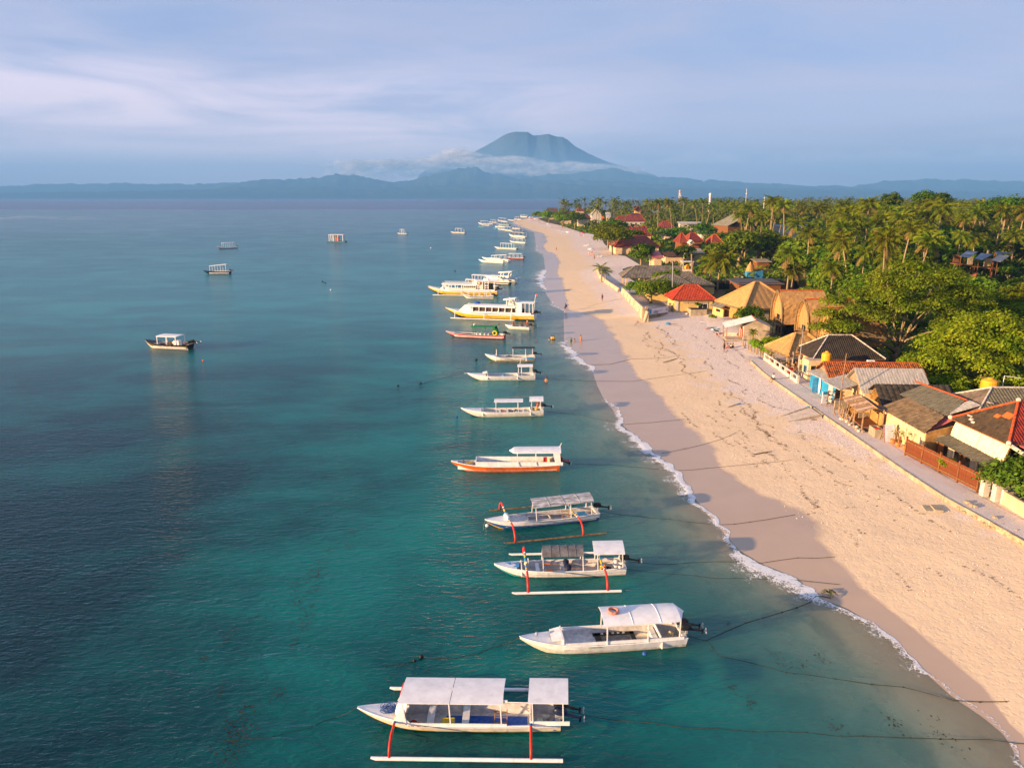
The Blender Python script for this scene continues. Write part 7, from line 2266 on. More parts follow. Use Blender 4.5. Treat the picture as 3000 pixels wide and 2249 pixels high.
def crown_mesh(name, seed, n, lobes, size, m, shell=.55, up=.5, asp=.55):
 P, d, rs = crown_points(seed, n, lobes, shell)
 nn = d + rs.normal(size=d.shape) * .55
 nn[:, 2] += up
 nn /= np.linalg.norm(nn, axis=1)[:, None]
 a = rs.normal(size=d.shape)
 U = np.cross(nn, a)
 U /= np.linalg.norm(U, axis=1)[:, None]
 V = np.cross(nn, U)
 s = size * (0.6 + .8 * rs.rand(n))[:, None]
 return quads_mesh(name, P, U * s, V * s * asp, m)
def make_lobes(seed, rx, rz, n, zc, ry=None, lr=(.34, .55), flat=.6, low=-.2):
 rs = np.random.RandomState(seed)
 ry = ry or rx
 L = []
 for i in range(n):
  a = 2.399 * i + rs.rand() * .8
  f = math.sqrt((i + .5) / n) * .72
  h = rs.uniform(low, 1) * (1 - f * .8)
  r = rx * rs.uniform(*lr)
  L.append((math.cos(a) * rx * f, math.sin(a) * ry * f, zc + h * rz * .75, r, r * ry / rx, r * flat * rz / rx * 1.6))
 return L
def trunk_mesh(name, pts_r, branches, m):
 mb = MB()
 mb.tube([p for p, _ in pts_r], [r for _, r in pts_r], 8)
 for b in branches:
  mb.tube([p for p, _ in b], [r for _, r in b], 6)
 me = mb.mesh(name, m)
 me.polygons.foreach_set('use_smooth', [True] * len(me.polygons))
 return me
def tree_proto(seed, h, rx, rz, nl, nleaf, leaf, m, open_=.55, trunk=.28, flat=.6, asp=.55, low=-.2, branch=7):
 rs = random.Random(seed)
 zc = h - rz
 lobes = make_lobes(seed, rx, rz, nl, zc, flat=flat, low=low)
 cm = crown_mesh('crown', seed, nleaf, lobes, leaf, m, shell=open_, asp=asp)
 bx, by = rs.uniform(-.4, .4), rs.uniform(-.4, .4)
 main = [((0, 0, -.3), trunk * 1.3), ((bx * .3, by * .3, h * .22), trunk), ((bx, by, h * .45), trunk * .75)]
 brs = []
 for k in range(min(branch, nl)):
  L = lobes[k * nl // min(branch, nl)]
  s = rs.uniform(.2, .45)
  a = (bx * s * 2, by * s * 2, h * s)
  mid = (L[0] * .55, L[1] * .55, lerp(h * s, L[2], .65) - .2)
  brs.append([(a, trunk * .6), (mid, trunk * .38), ((L[0], L[1], L[2]), trunk * .12)])
 tm = trunk_mesh('trunk', main, brs, BARK)
 return cm, tm
def palm_crown(seed, nf=24, L=3.6, droop=1.0, seg=7, wid=.62, m=L_PALM, coco=True):
 rs = random.Random(seed)
 mb = MB()
 for i in range(nf):
  a = 2.399963 * i + rs.uniform(-.25, .25)
  el = lerp(1.25, -.55, i / nf) + rs.uniform(-.12, .12)
  ln = L * rs.uniform(.85, 1.12) * (.8 if i < 3 else 1)
  side = Vector((-math.sin(a), math.cos(a), 0))
  p = Vector((0, 0, 0))
  e = el
  pts = [p.copy()]
  nseg = seg
  for k in range(nseg):
   st = ln / nseg
   e -= droop * (.12 + .17 * (k / nseg) ** 1.1) * (1.1 if el > .3 else .85)
   p = p + Vector((math.cos(a) * math.cos(e), math.sin(a) * math.cos(e), math.sin(e))) * st
   pts.append(p.copy())
  mi = 1 if i > nf * .88 else 0
  mb.tube([pts[0], pts[len(pts) // 2], pts[-1]], [.045, .03, .01], 3, mi, cap=False)
  per = 3
  for k in range(1, nseg + 1):
   a0, a1 = pts[k - 1], pts[k]
   for q in range(per):
    f = (k - 1 + (q + .5) / per) / nseg
    if f < .12:
     continue
    c = a0.lerp(a1, (q + .5) / per)
    d = (a1 - a0).normalized()
    w = wid * math.sin(min(1, f * 1.25 + .12) * math.pi) ** .6 * (1.15 if f < .6 else .9)
    for s in (-1, 1):
     tip = c + side * s * w * rs.uniform(.72, 1.0) + d * w * .55 + Vector((0, 0, -w * rs.uniform(.35, .8)))
     hw = st * .5 / per * 1.15
     mb.add([c - d * hw, c + d * hw, tip + d * hw * .35, tip - d * hw * .25], [(0, 1, 2, 3)], mi)
 if coco:
  for k in range(4):
   a = k * 1.6
   mb.ball((math.cos(a) * .22, math.sin(a) * .22, -.25), .13, 5, 0)
 return mb.mesh('crown', [m, DEADF])
def palm_trunk(seed, h, lean):
 rs = random.Random(seed)
 pts, rr = [], []
 a = rs.uniform(0, 6.28)
 for k in range(8):
  f = k / 7
  pts.append((math.cos(a) * lean * f ** 1.6, math.sin(a) * lean * f ** 1.6, h * f - (.3 if k == 0 else 0)))
  rr.append(lerp(.24, .13, f ** .5))
 mb = MB().tube(pts, rr, 7)
 me = mb.mesh('trunk', BARKP)
 me.polygons.foreach_set('use_smooth', [True] * len(me.polygons))
 return me, Vector(pts[-1])
def plant(name, label, cat, loc, parts, rz=0.0, sc=1.0, group=None):
 r = empty(name, loc, rz, label, cat, group)
 r.scale = (sc, sc, sc) if not isinstance(sc, tuple) else sc
 for nm, me, off in parts:
  o = bpy.data.objects.new(nm, me)
  link(o, r)
  o.location = off
 return r
def zground(x, y):
 return float(land_height(np.array([float(x)]), np.array([float(y)]))[0]) if x < back_x(y) + 7 else GROUND
HOUSES = []
for o in scene.objects:
 if o.type == 'EMPTY' and o.parent is None and o.get('category') in ('house', 'barn', 'shed', 'hall', 'hut', 'pavilion', 'restaurant', 'water tower', 'thatched barn', 'shop', 'fence', 'store room'):
  HOUSES.append((o.location.x, o.location.y, o))
def house_radius(o):
 r = 0
 for c in o.children:
  if c.type == 'MESH':
   for b_ in c.bound_box:
    r = max(r, math.hypot(b_[0], b_[1]))
 return min(r, 16)
bpy.context.view_layer.update()
HR = [(x, y, house_radius(o)) for x, y, o in HOUSES]
def build_special_trees():
 seed = 77
 lobes = []
 rs = np.random.RandomState(4)
 for (dx, dy, dz, r) in ((-7.6, .5, 5.6, 2.3), (-6.2, -1.5, 7.6, 2.6), (-5.0, 1.8, 9.2, 2.7), (-3.0, -2.5, 9.6, 2.8), (-2.2, 1.2, 11.4, 2.9), (.4, -2.5, 11.2, 3.0), (1.8, 1.8, 12.6, 3.0), (3.8, -2.0, 11.8, 2.9),
       (5.6, 1.0, 12.0, 2.8), (6.8, -1.8, 10.2, 2.6), (8.2, 1.2, 9.4, 2.4), (-4.2, -3.2, 6.9, 2.2), (-1.2, -4.0, 8.4, 2.4), (2.0, -4.4, 8.8, 2.4), (5.0, -4.0, 8.0, 2.3), (7.6, -3.0, 7.4, 2.2), (-8.4, -.5, 3.9, 1.8),
       (-6.4, 2.2, 4.6, 1.9), (-3.2, -1, 7.2, 2.4), (1, 0, 8.2, 2.6), (4.5, 0, 8.8, 2.6), (-9.2, .8, 6.8, 2.2), (-10.4, -.6, 5.2, 2.0), (-9.6, -1.8, 3.4, 1.7), (-8.0, -2.6, 5.6, 2.1), (-7.8, 2.0, 8.2, 2.3), (9.6, -.5, 8.2, 2.4), (3.0, -5.2, 6.4, 2.1), (6.2, -5.0, 6.0, 2.0), (7.5, 2.5, 7.2, 2.6), (0, 4.5, 10.0, 2.8), (4.0, 4.6, 10.2, 2.8)):
  lobes.append((dx, dy, dz, r, r, r * .50))
 cm = crown_mesh('crown', 5, 46000, lobes, .17, L_FEATH, shell=.10, up=1.0, asp=.45)
 br = []
 for L in lobes[1::3]:
  a0 = (0.3 + .10 * L[0], .1 * L[1], 3.6)
  mid = (L[0] * .42 + .4 * math.sin(L[1] * 3), L[1] * .5, 3.6 + (L[2] - 3) * .45)
  m2 = (L[0] * .75, L[1] * .75, 3.2 + (L[2] - 3) * .85)
  br.append([((.2, 0, 2.2), .22), (a0, .15), (mid, .10), (m2, .05), ((L[0], L[1], L[2] + .2), .02)])
 br.append([((.1, 0, 1.8), .3), ((-2.2, -.8, 3.2), .2), ((-4.5, -1.6, 4.0), .15), ((-7.0, -2.4, 5.6), .07), ((-7.4, -2.6, 6.4), .03)])
 br.append([((-2.2, -.8, 3.2), .12), ((-5.2, -2.2, 3.6), .08), ((-7.8, -2.8, 3.9), .03)])
 tm = trunk_mesh('trunk', [((0, 0, -.3), .52), ((.05, 0, 1.4), .40), ((.2, 0, 2.6), .36)], br, BARK)
 plant('feathery_tree', 'big spreading tree with fine yellow-green leaves and a forked pale trunk behind the sooty roof', 'tree', (55.1, 100.8, G), [('crown', cm, (0, 0, 0)), ('trunk', tm, (0, 0, 0))], sc=1.08)
 lobes = []
 for i in range(34):
  a = 2.399 * i
  f = math.sqrt((i + .5) / 34)
  lobes.append((math.cos(a) * 8.2 * f, math.sin(a) * 6.5 * f, 8.4 * math.sqrt(max(0.02, 1 - .93 * f * f)) + rs.uniform(-.6, .6), 2.3, 2.3, 1.5))
 for i in range(16):
  a = 2 * math.pi * i / 16
  lobes.append((math.cos(a) * 8.6, math.sin(a) * 6.6, rs.uniform(1.6, 3.6), 1.6, 1.6, 1.1))
 cm = crown_mesh('crown', 6, 36000, lobes, .19, L_BRIGHT, shell=.35, up=.9, asp=.5)
 tm = trunk_mesh('trunk', [((0, 0, -.3), .4), ((0, 0, 2), .3), ((.2, 0, 4), .2)], [[((0, 0, 2), .2), ((L[0] * .5, L[1] * .5, L[2] * .7), .1), ((L[0], L[1], L[2]), .03)] for L in lobes[2:34:9]], BARK)
 plant('dome_tree', 'large bright green dome-shaped tree at the right edge behind the grey roofs', 'tree', (58.6, 86.6, G), [('crown', cm, (0, 0, 0)), ('trunk', tm, (0, 0, 0))])
 lobes = make_lobes(9, 4.9, 2.1, 24, 2.0, ry=4.2, flat=.8, low=-.8)
 cm = crown_mesh('crown', 7, 10500, lobes, .16, leaf_material('shrub_leaf', (.055, .115, .012), (.12, .19, .02), 0, .05, .3, 1.2), shell=.5, up=.8, asp=.62)
 plant('broadleaf_shrub', 'dense dark green shrub with rounded shiny leaves spilling over the pale garden wall', 'shrub', (42.4, 52.6, G), [('leaves', cm, (0, 0, 0))])
 specs = [
  ('round_tree', 'dark round bushy tree before the pink tin roof', (44.6, 250, 0), 9.0, 4.6, 3.6, 16, 4200, .32, L_DARK),
  ('round_tree', 'smaller dark round tree between the brown roofs and the water tower', (60.0, 252, 0), 8.0, 3.6, 3.2, 12, 2600, .30, L_DARK),
  ('bushy_tree', 'rounded bright bushy tree over the sloping white sea wall, left of two', (31.8, 163.5, 0), 6.6, 4.4, 3.2, 14, 4600, .20, L_MID),
  ('bushy_tree', 'darker bushy tree over the garden with the banner wall, right of two', (35.9, 160.0, 0), 5.8, 3.9, 2.8, 14, 4200, .20, L_DARK),
  ('bushy_tree', 'low light green bush before the open pavilion', (31.4, 180, 0), 3.8, 3.4, 2.0, 10, 2000, .22, L_MID),
  ('bushy_tree', 'pale flowering bush beside the grey pavilion roof', (40.5, 188, 0), 6.2, 3.6, 2.6, 10, 2200, .24, L_MID),
  ('broad_shrub', 'dark rounded shrub below the golden thatched hall', (44.6, 133.2, 0), 4.0, 3.3, 2.4, 12, 2600, .2, L_DARK),
  ('spreading_tree', 'wide spreading dark tree overhanging the beach, nearest of the shore trees', (42.5, 308, 0), 11.5, 8.5, 4.2, 22, 5200, .42, L_MID),
  ('spreading_tree', 'spreading tree over the beach behind the nearest shore tree', (45.5, 345, 0), 12.5, 8.0, 4.6, 20, 4200, .45, L_MID),
  ('spreading_tree', 'dark tree between the shore and the large red roof', (53, 330, 0), 10, 6.5, 4.0, 16, 3200, .45, L_DARK),
  ('spreading_tree', 'bushy tree by the beach left of the small pyramid roof', (55, 400, 0), 13, 8.0, 5.0, 16, 2800, .5, L_DARK),
  ('shore_tree', 'tree above the beach loungers, second cluster from the tip', (40.5, 590, 0), 11, 8.5, 5.0, 14, 1800, .6, L_MID),
  ('shore_tree', 'tree above the beach loungers, third cluster from the tip', (48, 560, 0), 13, 8.5, 5.0, 14, 1800, .6, L_DARK),
  ('shore_tree', 'broad shore tree, cluster nearest the big brown building', (34.5, 690, 0), 12, 9.5, 5.5, 14, 1800, .7, L_MID),
  ('shore_tree', 'shore tree beside the broad one near the tip', (44, 660, 0), 12, 8.5, 5.5, 14, 1600, .7, L_MID),
  ('shore_tree', 'last small tree at the tip of the beach', (27.5, 760, 0), 9.5, 7.0, 4.5, 10, 1200, .7, L_MID),
  ('tall_tree', 'tall umbrella-crowned tree on the skyline, leftmost of the emergent trees', (aty(2610, 600, 340).x, 340, 0), 26.0, 4.6, 4.0, 14, 3200, .45, L_DARK),
  ('tall_tree', 'tall dark emergent tree on the skyline, left of the close pair', (aty(2705, 600, 330).x, 330, 0), 27.0, 5.6, 5.0, 18, 3800, .45, L_DARK),
  ('tall_tree', 'tall dark emergent tree on the skyline, right of the close pair', (aty(2752, 600, 322).x, 322, 0), 26.4, 4.6, 4.5, 14, 3200, .45, L_DARK),
  ('tall_tree', 'tall broad tree at the far right of the skyline', (aty(2950, 600, 250).x, 250, 0), 25.5, 6.5, 6.0, 24, 6000, .4, L_DARK),
  ('tall_tree', 'second tall tree just left of the far right skyline tree', (aty(2895, 600, 270).x, 270, 0), 24.0, 5.5, 6.0, 18, 4200, .4, L_DARK),
  ('garden_tree', 'large dark tree right of the feathery tree, nearest the orange earth bank', (76, 120, 0), 9.6, 7.5, 4.8, 22, 6500, .30, L_DARK),
  ('garden_tree', 'large mid green tree below the stilt sheds at the right edge', (87, 117, 0), 9.8, 8.5, 5.0, 24, 7000, .30, L_MID),
  ('garden_tree', 'dark tree between the bright dome tree and the feathery tree', (70.5, 105, 0), 9.5, 6.5, 4.6, 18, 4600, .28, L_DARK),
  ('garden_tree', 'dark tree at the right edge above the bright dome tree', (80, 103, 0), 9.5, 7.5, 4.8, 18, 4800, .28, L_DARK),
  ('garden_tree', 'green tree just above the feathery tree crown', (67, 131, 0), 11, 6.0, 5.0, 16, 4000, .3, L_MID),
  ('garden_tree', 'tree with a thin trunk behind the dark hip roof at the right edge', (66, 78, 0), 7.0, 5.0, 3.4, 14, 3400, .24, L_DARK),
 ]
 for i, (nm, lab, (x, y, _), h, rx, rz, nl, n, lf, m) in enumerate(specs):
  cm, tm = tree_proto(100 + i, h, rx, rz, nl, n, lf, m, open_=.5, trunk=.2 + h * .012, flat=.7, low=-.9 if nm in ('tall_tree', 'bushy_tree', 'round_tree', 'broad_shrub') else -.3, branch=3 if nm == 'tall_tree' else 7)
  plant(nm, lab, 'shrub' if 'shrub' in nm else 'tree', (x, y, zground(x, y)), [('crown', cm, (0, 0, 0)), ('trunk', tm, (0, 0, 0))])
 for i, (x, y, r_, h) in enumerate(((38.6, 110.8, 1.5, 1.8), (40.4, 110.0, 1.6, 2.2), (42.2, 110.6, 1.7, 2.2), (44.0, 111.5, 1.6, 2.0), (39.4, 107.6, 1.2, 1.4), (41.4, 113.2, 1.4, 1.9), (45.4, 113.0, 1.3, 1.8))):
  lobes = make_lobes(200 + i, r_, h * .5, 8, h * .5, flat=.9)
  cm = crown_mesh('leaves', 200 + i, 900, lobes, .17, L_BRIGHT, shell=.4, up=.9, asp=.6)
  plant('garden_shrub', 'bright green leafy garden shrub in the hedge between the cement shed and the thatched pavilion', 'shrub', (x, y, G), [('leaves', cm, (0, 0, 0))], group='hedge shrubs by the cement shed')
 for i, (u, v, z, r_, h, lab) in enumerate(((2052, 925, .95, .9, 1.4, 'small green bush beside the cement planter box'), (2092, 912, .95, 1.1, 1.6, 'small palm-like bush at the end of the grey garden wall'), (2042, 905, 2.2, .8, 1.6, 'spiky plant growing in the cement planter box'),
           (2087, 945, .95, .9, 1.9, 'small yellow-green sapling by the paddle boards'), (2540, 1072, 1.5, 1.5, 2.2, 'bush behind the flat roof of the sooty house'), (2780, 1190, 1.5, 2.0, 3.0, 'dry bush behind the red ridge of the woven restaurant'),
           (2680, 1110, 2.0, 2.5, 3.2, 'leafy bush at the end of the pale grey gable roof'), (2765, 1385, 1.5, 1.0, 1.6, 'small fern-like palm behind the brown board fence'), (2230, 935, 1.5, 1.2, 2.4, 'bare branchy shrub beside the golden hall'))):
  p = at(u, v, z)
  lobes = make_lobes(300 + i, r_, h * .45, 6, h * .55, flat=.9)
  cm = crown_mesh('leaves', 300 + i, 500, lobes, .14, [L_MID, L_BRIGHT][i % 2], shell=.3, up=.8, asp=.4)
  plant('garden_bush', lab, 'bush', (p.x, p.y, z), [('leaves', cm, (0, 0, 0))])
PALMS = []
TREES = []
MARKS = [(46, 124, 'the golden barns'), (49, 144, 'the thatched hall'), (42, 199, 'the open pavilion'), (50, 198, 'the white water tower'), (72, 215, 'the straw hut yard'), (45, 250, 'the dark round tree'), (60, 262, 'the pink tin roof'),
   (68, 285, 'the steep red roof'), (80, 300, 'the white gable peak'), (86, 290, 'the orange-ridged roof'), (50, 335, 'the largest red roof'), (62, 400, 'the small pyramid roof'), (130, 420, 'the big grey barn'), (90, 560, 'the white hotel'), (115, 480, 'the roof under the palms'),
   (110, 400, 'the flat white shed'), (160, 430, 'the pale blue roof line'), (100, 250, 'the turquoise roof'), (130, 190, 'the stilt sheds'), (150, 250, 'the far right skyline tree'), (178, 340, 'the skyline tree pair'), (60, 640, 'the pale gabled house'), (30, 805, 'the tip of the beach'),
   (98, 160, 'the orange earth bank'), (85, 118, 'the large right edge trees'), (66, 132, 'the feathery tree'), (200, 260, 'the right edge'), (120, 330, 'the middle of the grove'), (150, 600, 'the far white tower'), (240, 450, 'the far right edge'), (90, 215, 'the black netting fence')]
USED = {}
def place_label(a, b, x, y):
 d, mx, my, nm = min((math.hypot(x - mx, (y - my)), mx, my, nm) for mx, my, nm in MARKS)
 dx, dy = x / y - mx / my, y - my
 rel = ('beyond' if dy > 0 else 'in front of') if abs(dy) > abs(x - mx) else ('right of' if dx > 0 else 'left of')
 near = 'close ' if d < 14 else ('' if d < 35 else 'well ')
 for t in (f'{a} {b} {near}{rel} {nm}', f'{a} {b} {near}{rel} {nm}, leaning seaward', f'{a} {b} {near}{rel} {nm}, with a ragged crown'):
  if t not in USED:
   break
 USED[t] = 1
 return t
def build_palms_and_woods():
 rs = random.Random(21)
 protos = []
 for i in range(7):
  h = [13.5, 15.5, 12.0, 16.5, 14.0, 11.0, 15.0][i]
  cm = palm_crown(i, 28 if i % 2 else 25, rs.uniform(4.5, 5.3), rs.uniform(.95, 1.3), wid=.80)
  tm, top = palm_trunk(i, h, rs.uniform(.4, 2.0))
  protos.append((h, cm, tm, top))
 short = []
 for i in range(3):
  h = [6.2, 7.5, 5.2][i]
  cm = palm_crown(30 + i, 28, [5.4, 4.8, 4.6][i], 1.1, wid=.9)
  tm, top = palm_trunk(40 + i, h, .5)
  short.append((h, cm, tm, top))
 key = [
  (2101, 852, 1, 'broad low coconut palm behind the yellow house, its crown over the pale wall', short[0], 1.3),
  (2078, 836, 1, 'low coconut palm just left of the broad low one', short[2], 1.2),
  (2306, 848, 1, 'coconut palm rising directly behind the golden thatched hall', short[1], 1.25),
  (2318, 850, 1, 'slender coconut palm beside the one behind the golden hall', short[2], 1.0),
  (2410, 850, 1, 'coconut palm behind the ridge of the farthest golden barn', short[1], 1.25),
  (2455, 873, 1, 'tall leaning coconut palm right of the barns with a bare trunk', protos[5], .92),
  (2203, 1003, 1, 'tiny ornamental palm in front of the cement shed', None, 1),
  (2258, 1052, 1, 'small yellow palm in the corner of the white terrace wall', None, 1),
 ]
 small_c = palm_crown(60, 16, 1.25, 1.0, wid=.3, coco=False)
 small_t, small_top = palm_trunk(61, 1.9, .1)
 for u, v, _, lab, pr, sc in key:
  p = at(u, v, G)
  if pr is None:
   plant('small_palm', lab, 'palm', (p.x, p.y, G), [('crown', small_c, small_top), ('trunk', small_t, (0, 0, 0))], rs.uniform(0, 6), 1.0 if 'tiny' in lab else .8)
   continue
  h, cm, tm, top = pr
  y = p.y if p.y < 230 else 200
  plant('coconut_palm', lab, 'palm', (p.x, y, G), [('crown', cm, top), ('trunk', tm, (0, 0, 0))], rs.uniform(0, 6), sc)
 for i, (u, v, s, lab) in enumerate(((1762, 822, 1.5, 'young leaning palm on the end of the curved sea wall'), (1775, 824, 1.2, 'second young palm on the curved sea wall'))):
  p = at(u, v, 1.5)
  plant('small_palm', lab, 'palm', (p.x, p.y, .9), [('crown', palm_crown(70 + i, 12, 2.6, .8, wid=.4, coco=False), small_top + Vector((0, 0, 1.0))), ('trunk', palm_trunk(80 + i, 2.9, .3)[0], (0, 0, 0))], 0, s)
 pts = []
 y = 118.0
 while y < 2300:
  step = 7.2 + y * .012 if y < 700 else 7.2 + y * .02
  xl = float(np.interp(y, [118, 125, 170, 185, 205, 230, 262, 330, 420, 520, 640, 800, 900, 1000, 1400, 2300], [66, 62, 58, 60, 62, 58, 56, 54, 62, 56, 46, 34, 46, 90, 380, 480]))
  x = xl + rs.uniform(0, step)
  while x < .76 * y + 22:
   pts.append((x + rs.uniform(-.4, .4) * step, y + rs.uniform(-.45, .45) * step))
   x += step
  y += step * .9
 rs.shuffle(pts)
 def blocked(x, y, h):
  for hx, hy, hr in HR:
   if hx < 34 and hy < 150:
    continue
   if math.hypot(x - hx, y - hy) < hr * .75 + 2.0:
    return True
   if y < hy and y > hy * .45:
    t = y / hy
    xs = hx * t
    if abs(x - xs) < (hr * .85 + 1.5) * t + 1:
     zs = 25 - (25 - 5.5) * t
     if zs < h - .5 and rs.random() < .72:
      return True
  if 148 < y < 182 and 88 < x < 112:
   return True
  if .585 < x / y < .665 and y < 150 and h > 4:
   return True
  if .6 < x / y < .72 and y < 188 and h > 25 - .108 * y:
   return True
  if 180 < y < 222 and 60 < x < 80 and h > 6:
   return True
  return False
 palm_pos, tree_pos = [], []
 for x, y in pts:
  dens = float(vnoise(np.array(x / 60), np.array(y / 90), 9, 2))
  if rs.random() < (.70 if y > 170 else .50) + (dens - .5) * .5:
   k = rs.randrange(7)
   sc = rs.uniform(.95, 1.35) if y > 190 else rs.uniform(.85, 1.1)
   h = protos[k][0] * sc + 2
   if blocked(x, y, h):
    continue
   palm_pos.append((x, y, k, sc, h))
  if rs.random() < .95:
   h = rs.uniform(5.5, 10) if rs.random() < .7 else rs.uniform(10, 14)
   if y < 160:
    h = min(h, 9)
   if blocked(x + 2, y, h):
    h = 3.4
    if blocked(x + 2, y, h):
     continue
   tree_pos.append((x + rs.uniform(-3, 3), y + rs.uniform(-3, 3), h))
 palm_pos.sort(key=lambda p: -p[4] / p[1])
 tree_pos.sort(key=lambda p: -p[2] / p[1])
 tp = []
 for i in range(6):
  m = [L_DARK, L_MID, L_DARK, L_MID, L_DARK, L_MID][i]
  tp.append(tree_proto(500 + i, 8.0, 4.2 + .3 * (i % 3), 2.9, 13, 1700, .34, m, open_=.5, flat=.75, low=-.8))
 for i, (x, y, k, sc, h) in enumerate(palm_pos[:290]):
  hh, cm, tm, top = protos[k]
  plant('coconut_palm', place_label(('tall' if h > 17 else 'short' if h < 13.5 else 'middling') + (' golden' if k % 2 else ''), 'coconut palm', x, y),
    'palm', (x, y, G), [('crown', cm, top), ('trunk', tm, (0, 0, 0))], rs.uniform(0, 6.28), (sc * rs.uniform(.78, 1.15), sc * rs.uniform(.78, 1.15), sc), 'coconut palms of the grove').rotation_euler = (R(rs.uniform(-6, 6)), R(rs.uniform(-6, 6)), rs.uniform(0, 6.28))
 for i, (x, y, h) in enumerate(tree_pos[:280]):
  k = i % 6
  cm, tm = tp[k]
  s = h / 8.0
  plant('broadleaf_tree', place_label('tall' if h > 9 else 'low' if h < 6 else 'rounded', ['dark bushy tree', 'light green tree'][k % 2], x, y), 'tree', (x, y, G), [('crown', cm, (0, 0, 0)), ('trunk', tm, (0, 0, 0))],
    rs.uniform(0, 6.28), (s * rs.uniform(.95, 1.25), s * rs.uniform(.95, 1.25), s), 'bushy trees among the palms')
 far = palm_pos[290:]
 nr = np.random.RandomState(3)
 P, U, V = [], [], []
 TC, TQ = [], []
 for (x, y, k, sc, h) in far:
  h = h - 2
  nf = 17
  a = nr.rand() * 6.28 + 2.399 * np.arange(nf)
  el = np.linspace(1.0, -.7, nf)
  L = 4.9 * sc * (1 + .2 * (nr.rand(nf) - .5))
  for part, (f0, f1, dr) in enumerate(((.0, .5, 0.0), (.5, 1.0, -.7))):
   e = el + dr * .9 - (.2 if part == 0 else 0)
   e0 = el - .2
   d0 = np.stack([np.cos(a) * np.cos(e0), np.sin(a) * np.cos(e0), np.sin(e0)], 1)
   d = np.stack([np.cos(a) * np.cos(e), np.sin(a) * np.cos(e), np.sin(e)], 1)
   base = d0 * (L * .5 * part)[:, None]
   c = base + d * (L * .25)[:, None] + np.array([x, y, G + h])
   P.append(c)
   U.append(d * (L * .27)[:, None])
   sd = np.stack([-np.sin(a), np.cos(a), -.5 + 0 * a], 1)
   V.append(sd * (.42 * sc))
  b = len(TC) * 8
  w = .2
  TC.append(np.array([(x - w, y, G), (x + w, y, G), (x + w * .6, y, G + h), (x - w * .6, y, G + h), (x, y - w, G), (x, y + w, G), (x, y + w * .6, G + h), (x, y - w * .6, G + h)]))
  TQ += [(b, b + 1, b + 2, b + 3), (b + 4, b + 5, b + 6, b + 7)]
 if P:
  me = quads_mesh('palm_grove', np.concatenate(P), np.concatenate(U), np.concatenate(V), L_FAR)
  tag(link(bpy.data.objects.new('palm_grove', me)), 'far crowns of the coconut grove that fill the island behind the village', kind='stuff')
  me = np_mesh('palm_trunks', np.concatenate(TC), TQ, BARKP, smooth=False)
  tag(link(bpy.data.objects.new('palm_trunks', me)), 'far pale trunks of the coconut grove', kind='stuff')
 far = tree_pos[280:]
 P, D = [], []
 for (x, y, h) in far:
  n = 70 if y < 900 else 40
  r = h * .62 * (1 if y < 900 else 1.35)
  d = nr.normal(size=(n, 3))
  d /= np.linalg.norm(d, axis=1)[:, None]
  d[:, 2] = np.abs(d[:, 2]) * 1.0 - .25
  P.append(np.array([x, y, G + h * .52]) + d * np.array([r, r, h * .46]) * (.75 + .3 * nr.rand(n))[:, None])
  D.append(d)
 P, D = np.concatenate(P), np.concatenate(D)
 nn = D + nr.normal(size=D.shape) * .4
 nn /= np.linalg.norm(nn, axis=1)[:, None]
 U = np.cross(nn, nr.normal(size=D.shape))
 U /= np.linalg.norm(U, axis=1)[:, None]
 V = np.cross(nn, U)
 s = (.75 + .5 * nr.rand(len(P)))[:, None] * np.clip(P[:, 1:2] / 600, .8, 1.9)
 me = quads_mesh('woodland', P, U * s, V * s * .7, L_FAR)
 tag(link(bpy.data.objects.new('woodland', me)), 'far bushy woodland between the palms, reading as one green mass', kind='stuff')
 gx, gy = [], []
 P = []
 n = 60000
 ys = 60 + (nr.rand(n) ** 1.6) * 620
 xs = np.interp(ys, [60, 125, 170, 230, 262, 330, 420, 520, 640, 800], [52, 58, 54, 52, 50, 50, 58, 50, 42, 34])
 xs = xs + nr.rand(n) * (.76 * ys + 15 - xs)
 keep = np.ones(n, bool)
 for hx, hy, hr in HR:
  keep &= np.hypot(xs - hx, ys - hy) > hr * .8
 keep &= ~((ys > 150) & (ys < 180) & (xs > 88) & (xs < 110))
 xs, ys = xs[keep], ys[keep]
 hgt = vnoise(xs / 5, ys / 5, 4, 3) ** 2 * 3.6
 P = np.stack([xs, ys, G + hgt * nr.rand(len(xs))], 1)
 nn = nr.normal(size=P.shape)
 nn[:, 2] = np.abs(nn[:, 2]) + .6
 nn /= np.linalg.norm(nn, axis=1)[:, None]
 U = np.cross(nn, nr.normal(size=P.shape))
 U /= np.linalg.norm(U, axis=1)[:, None]
 V = np.cross(nn, U)
 s = (.25 + .35 * nr.rand(len(P)))[:, None] * np.clip(P[:, 1:2] / 160, .8, 3)
 me = quads_mesh('undergrowth', P, U * s, V * s * .7, L_MID)
 tag(link(bpy.data.objects.new('undergrowth', me)), 'low undergrowth covering the ground beneath the trees', kind='stuff')
 print('PALMS', len(palm_pos), 'TREES', len(tree_pos))
build_special_trees()
build_palms_and_woods()
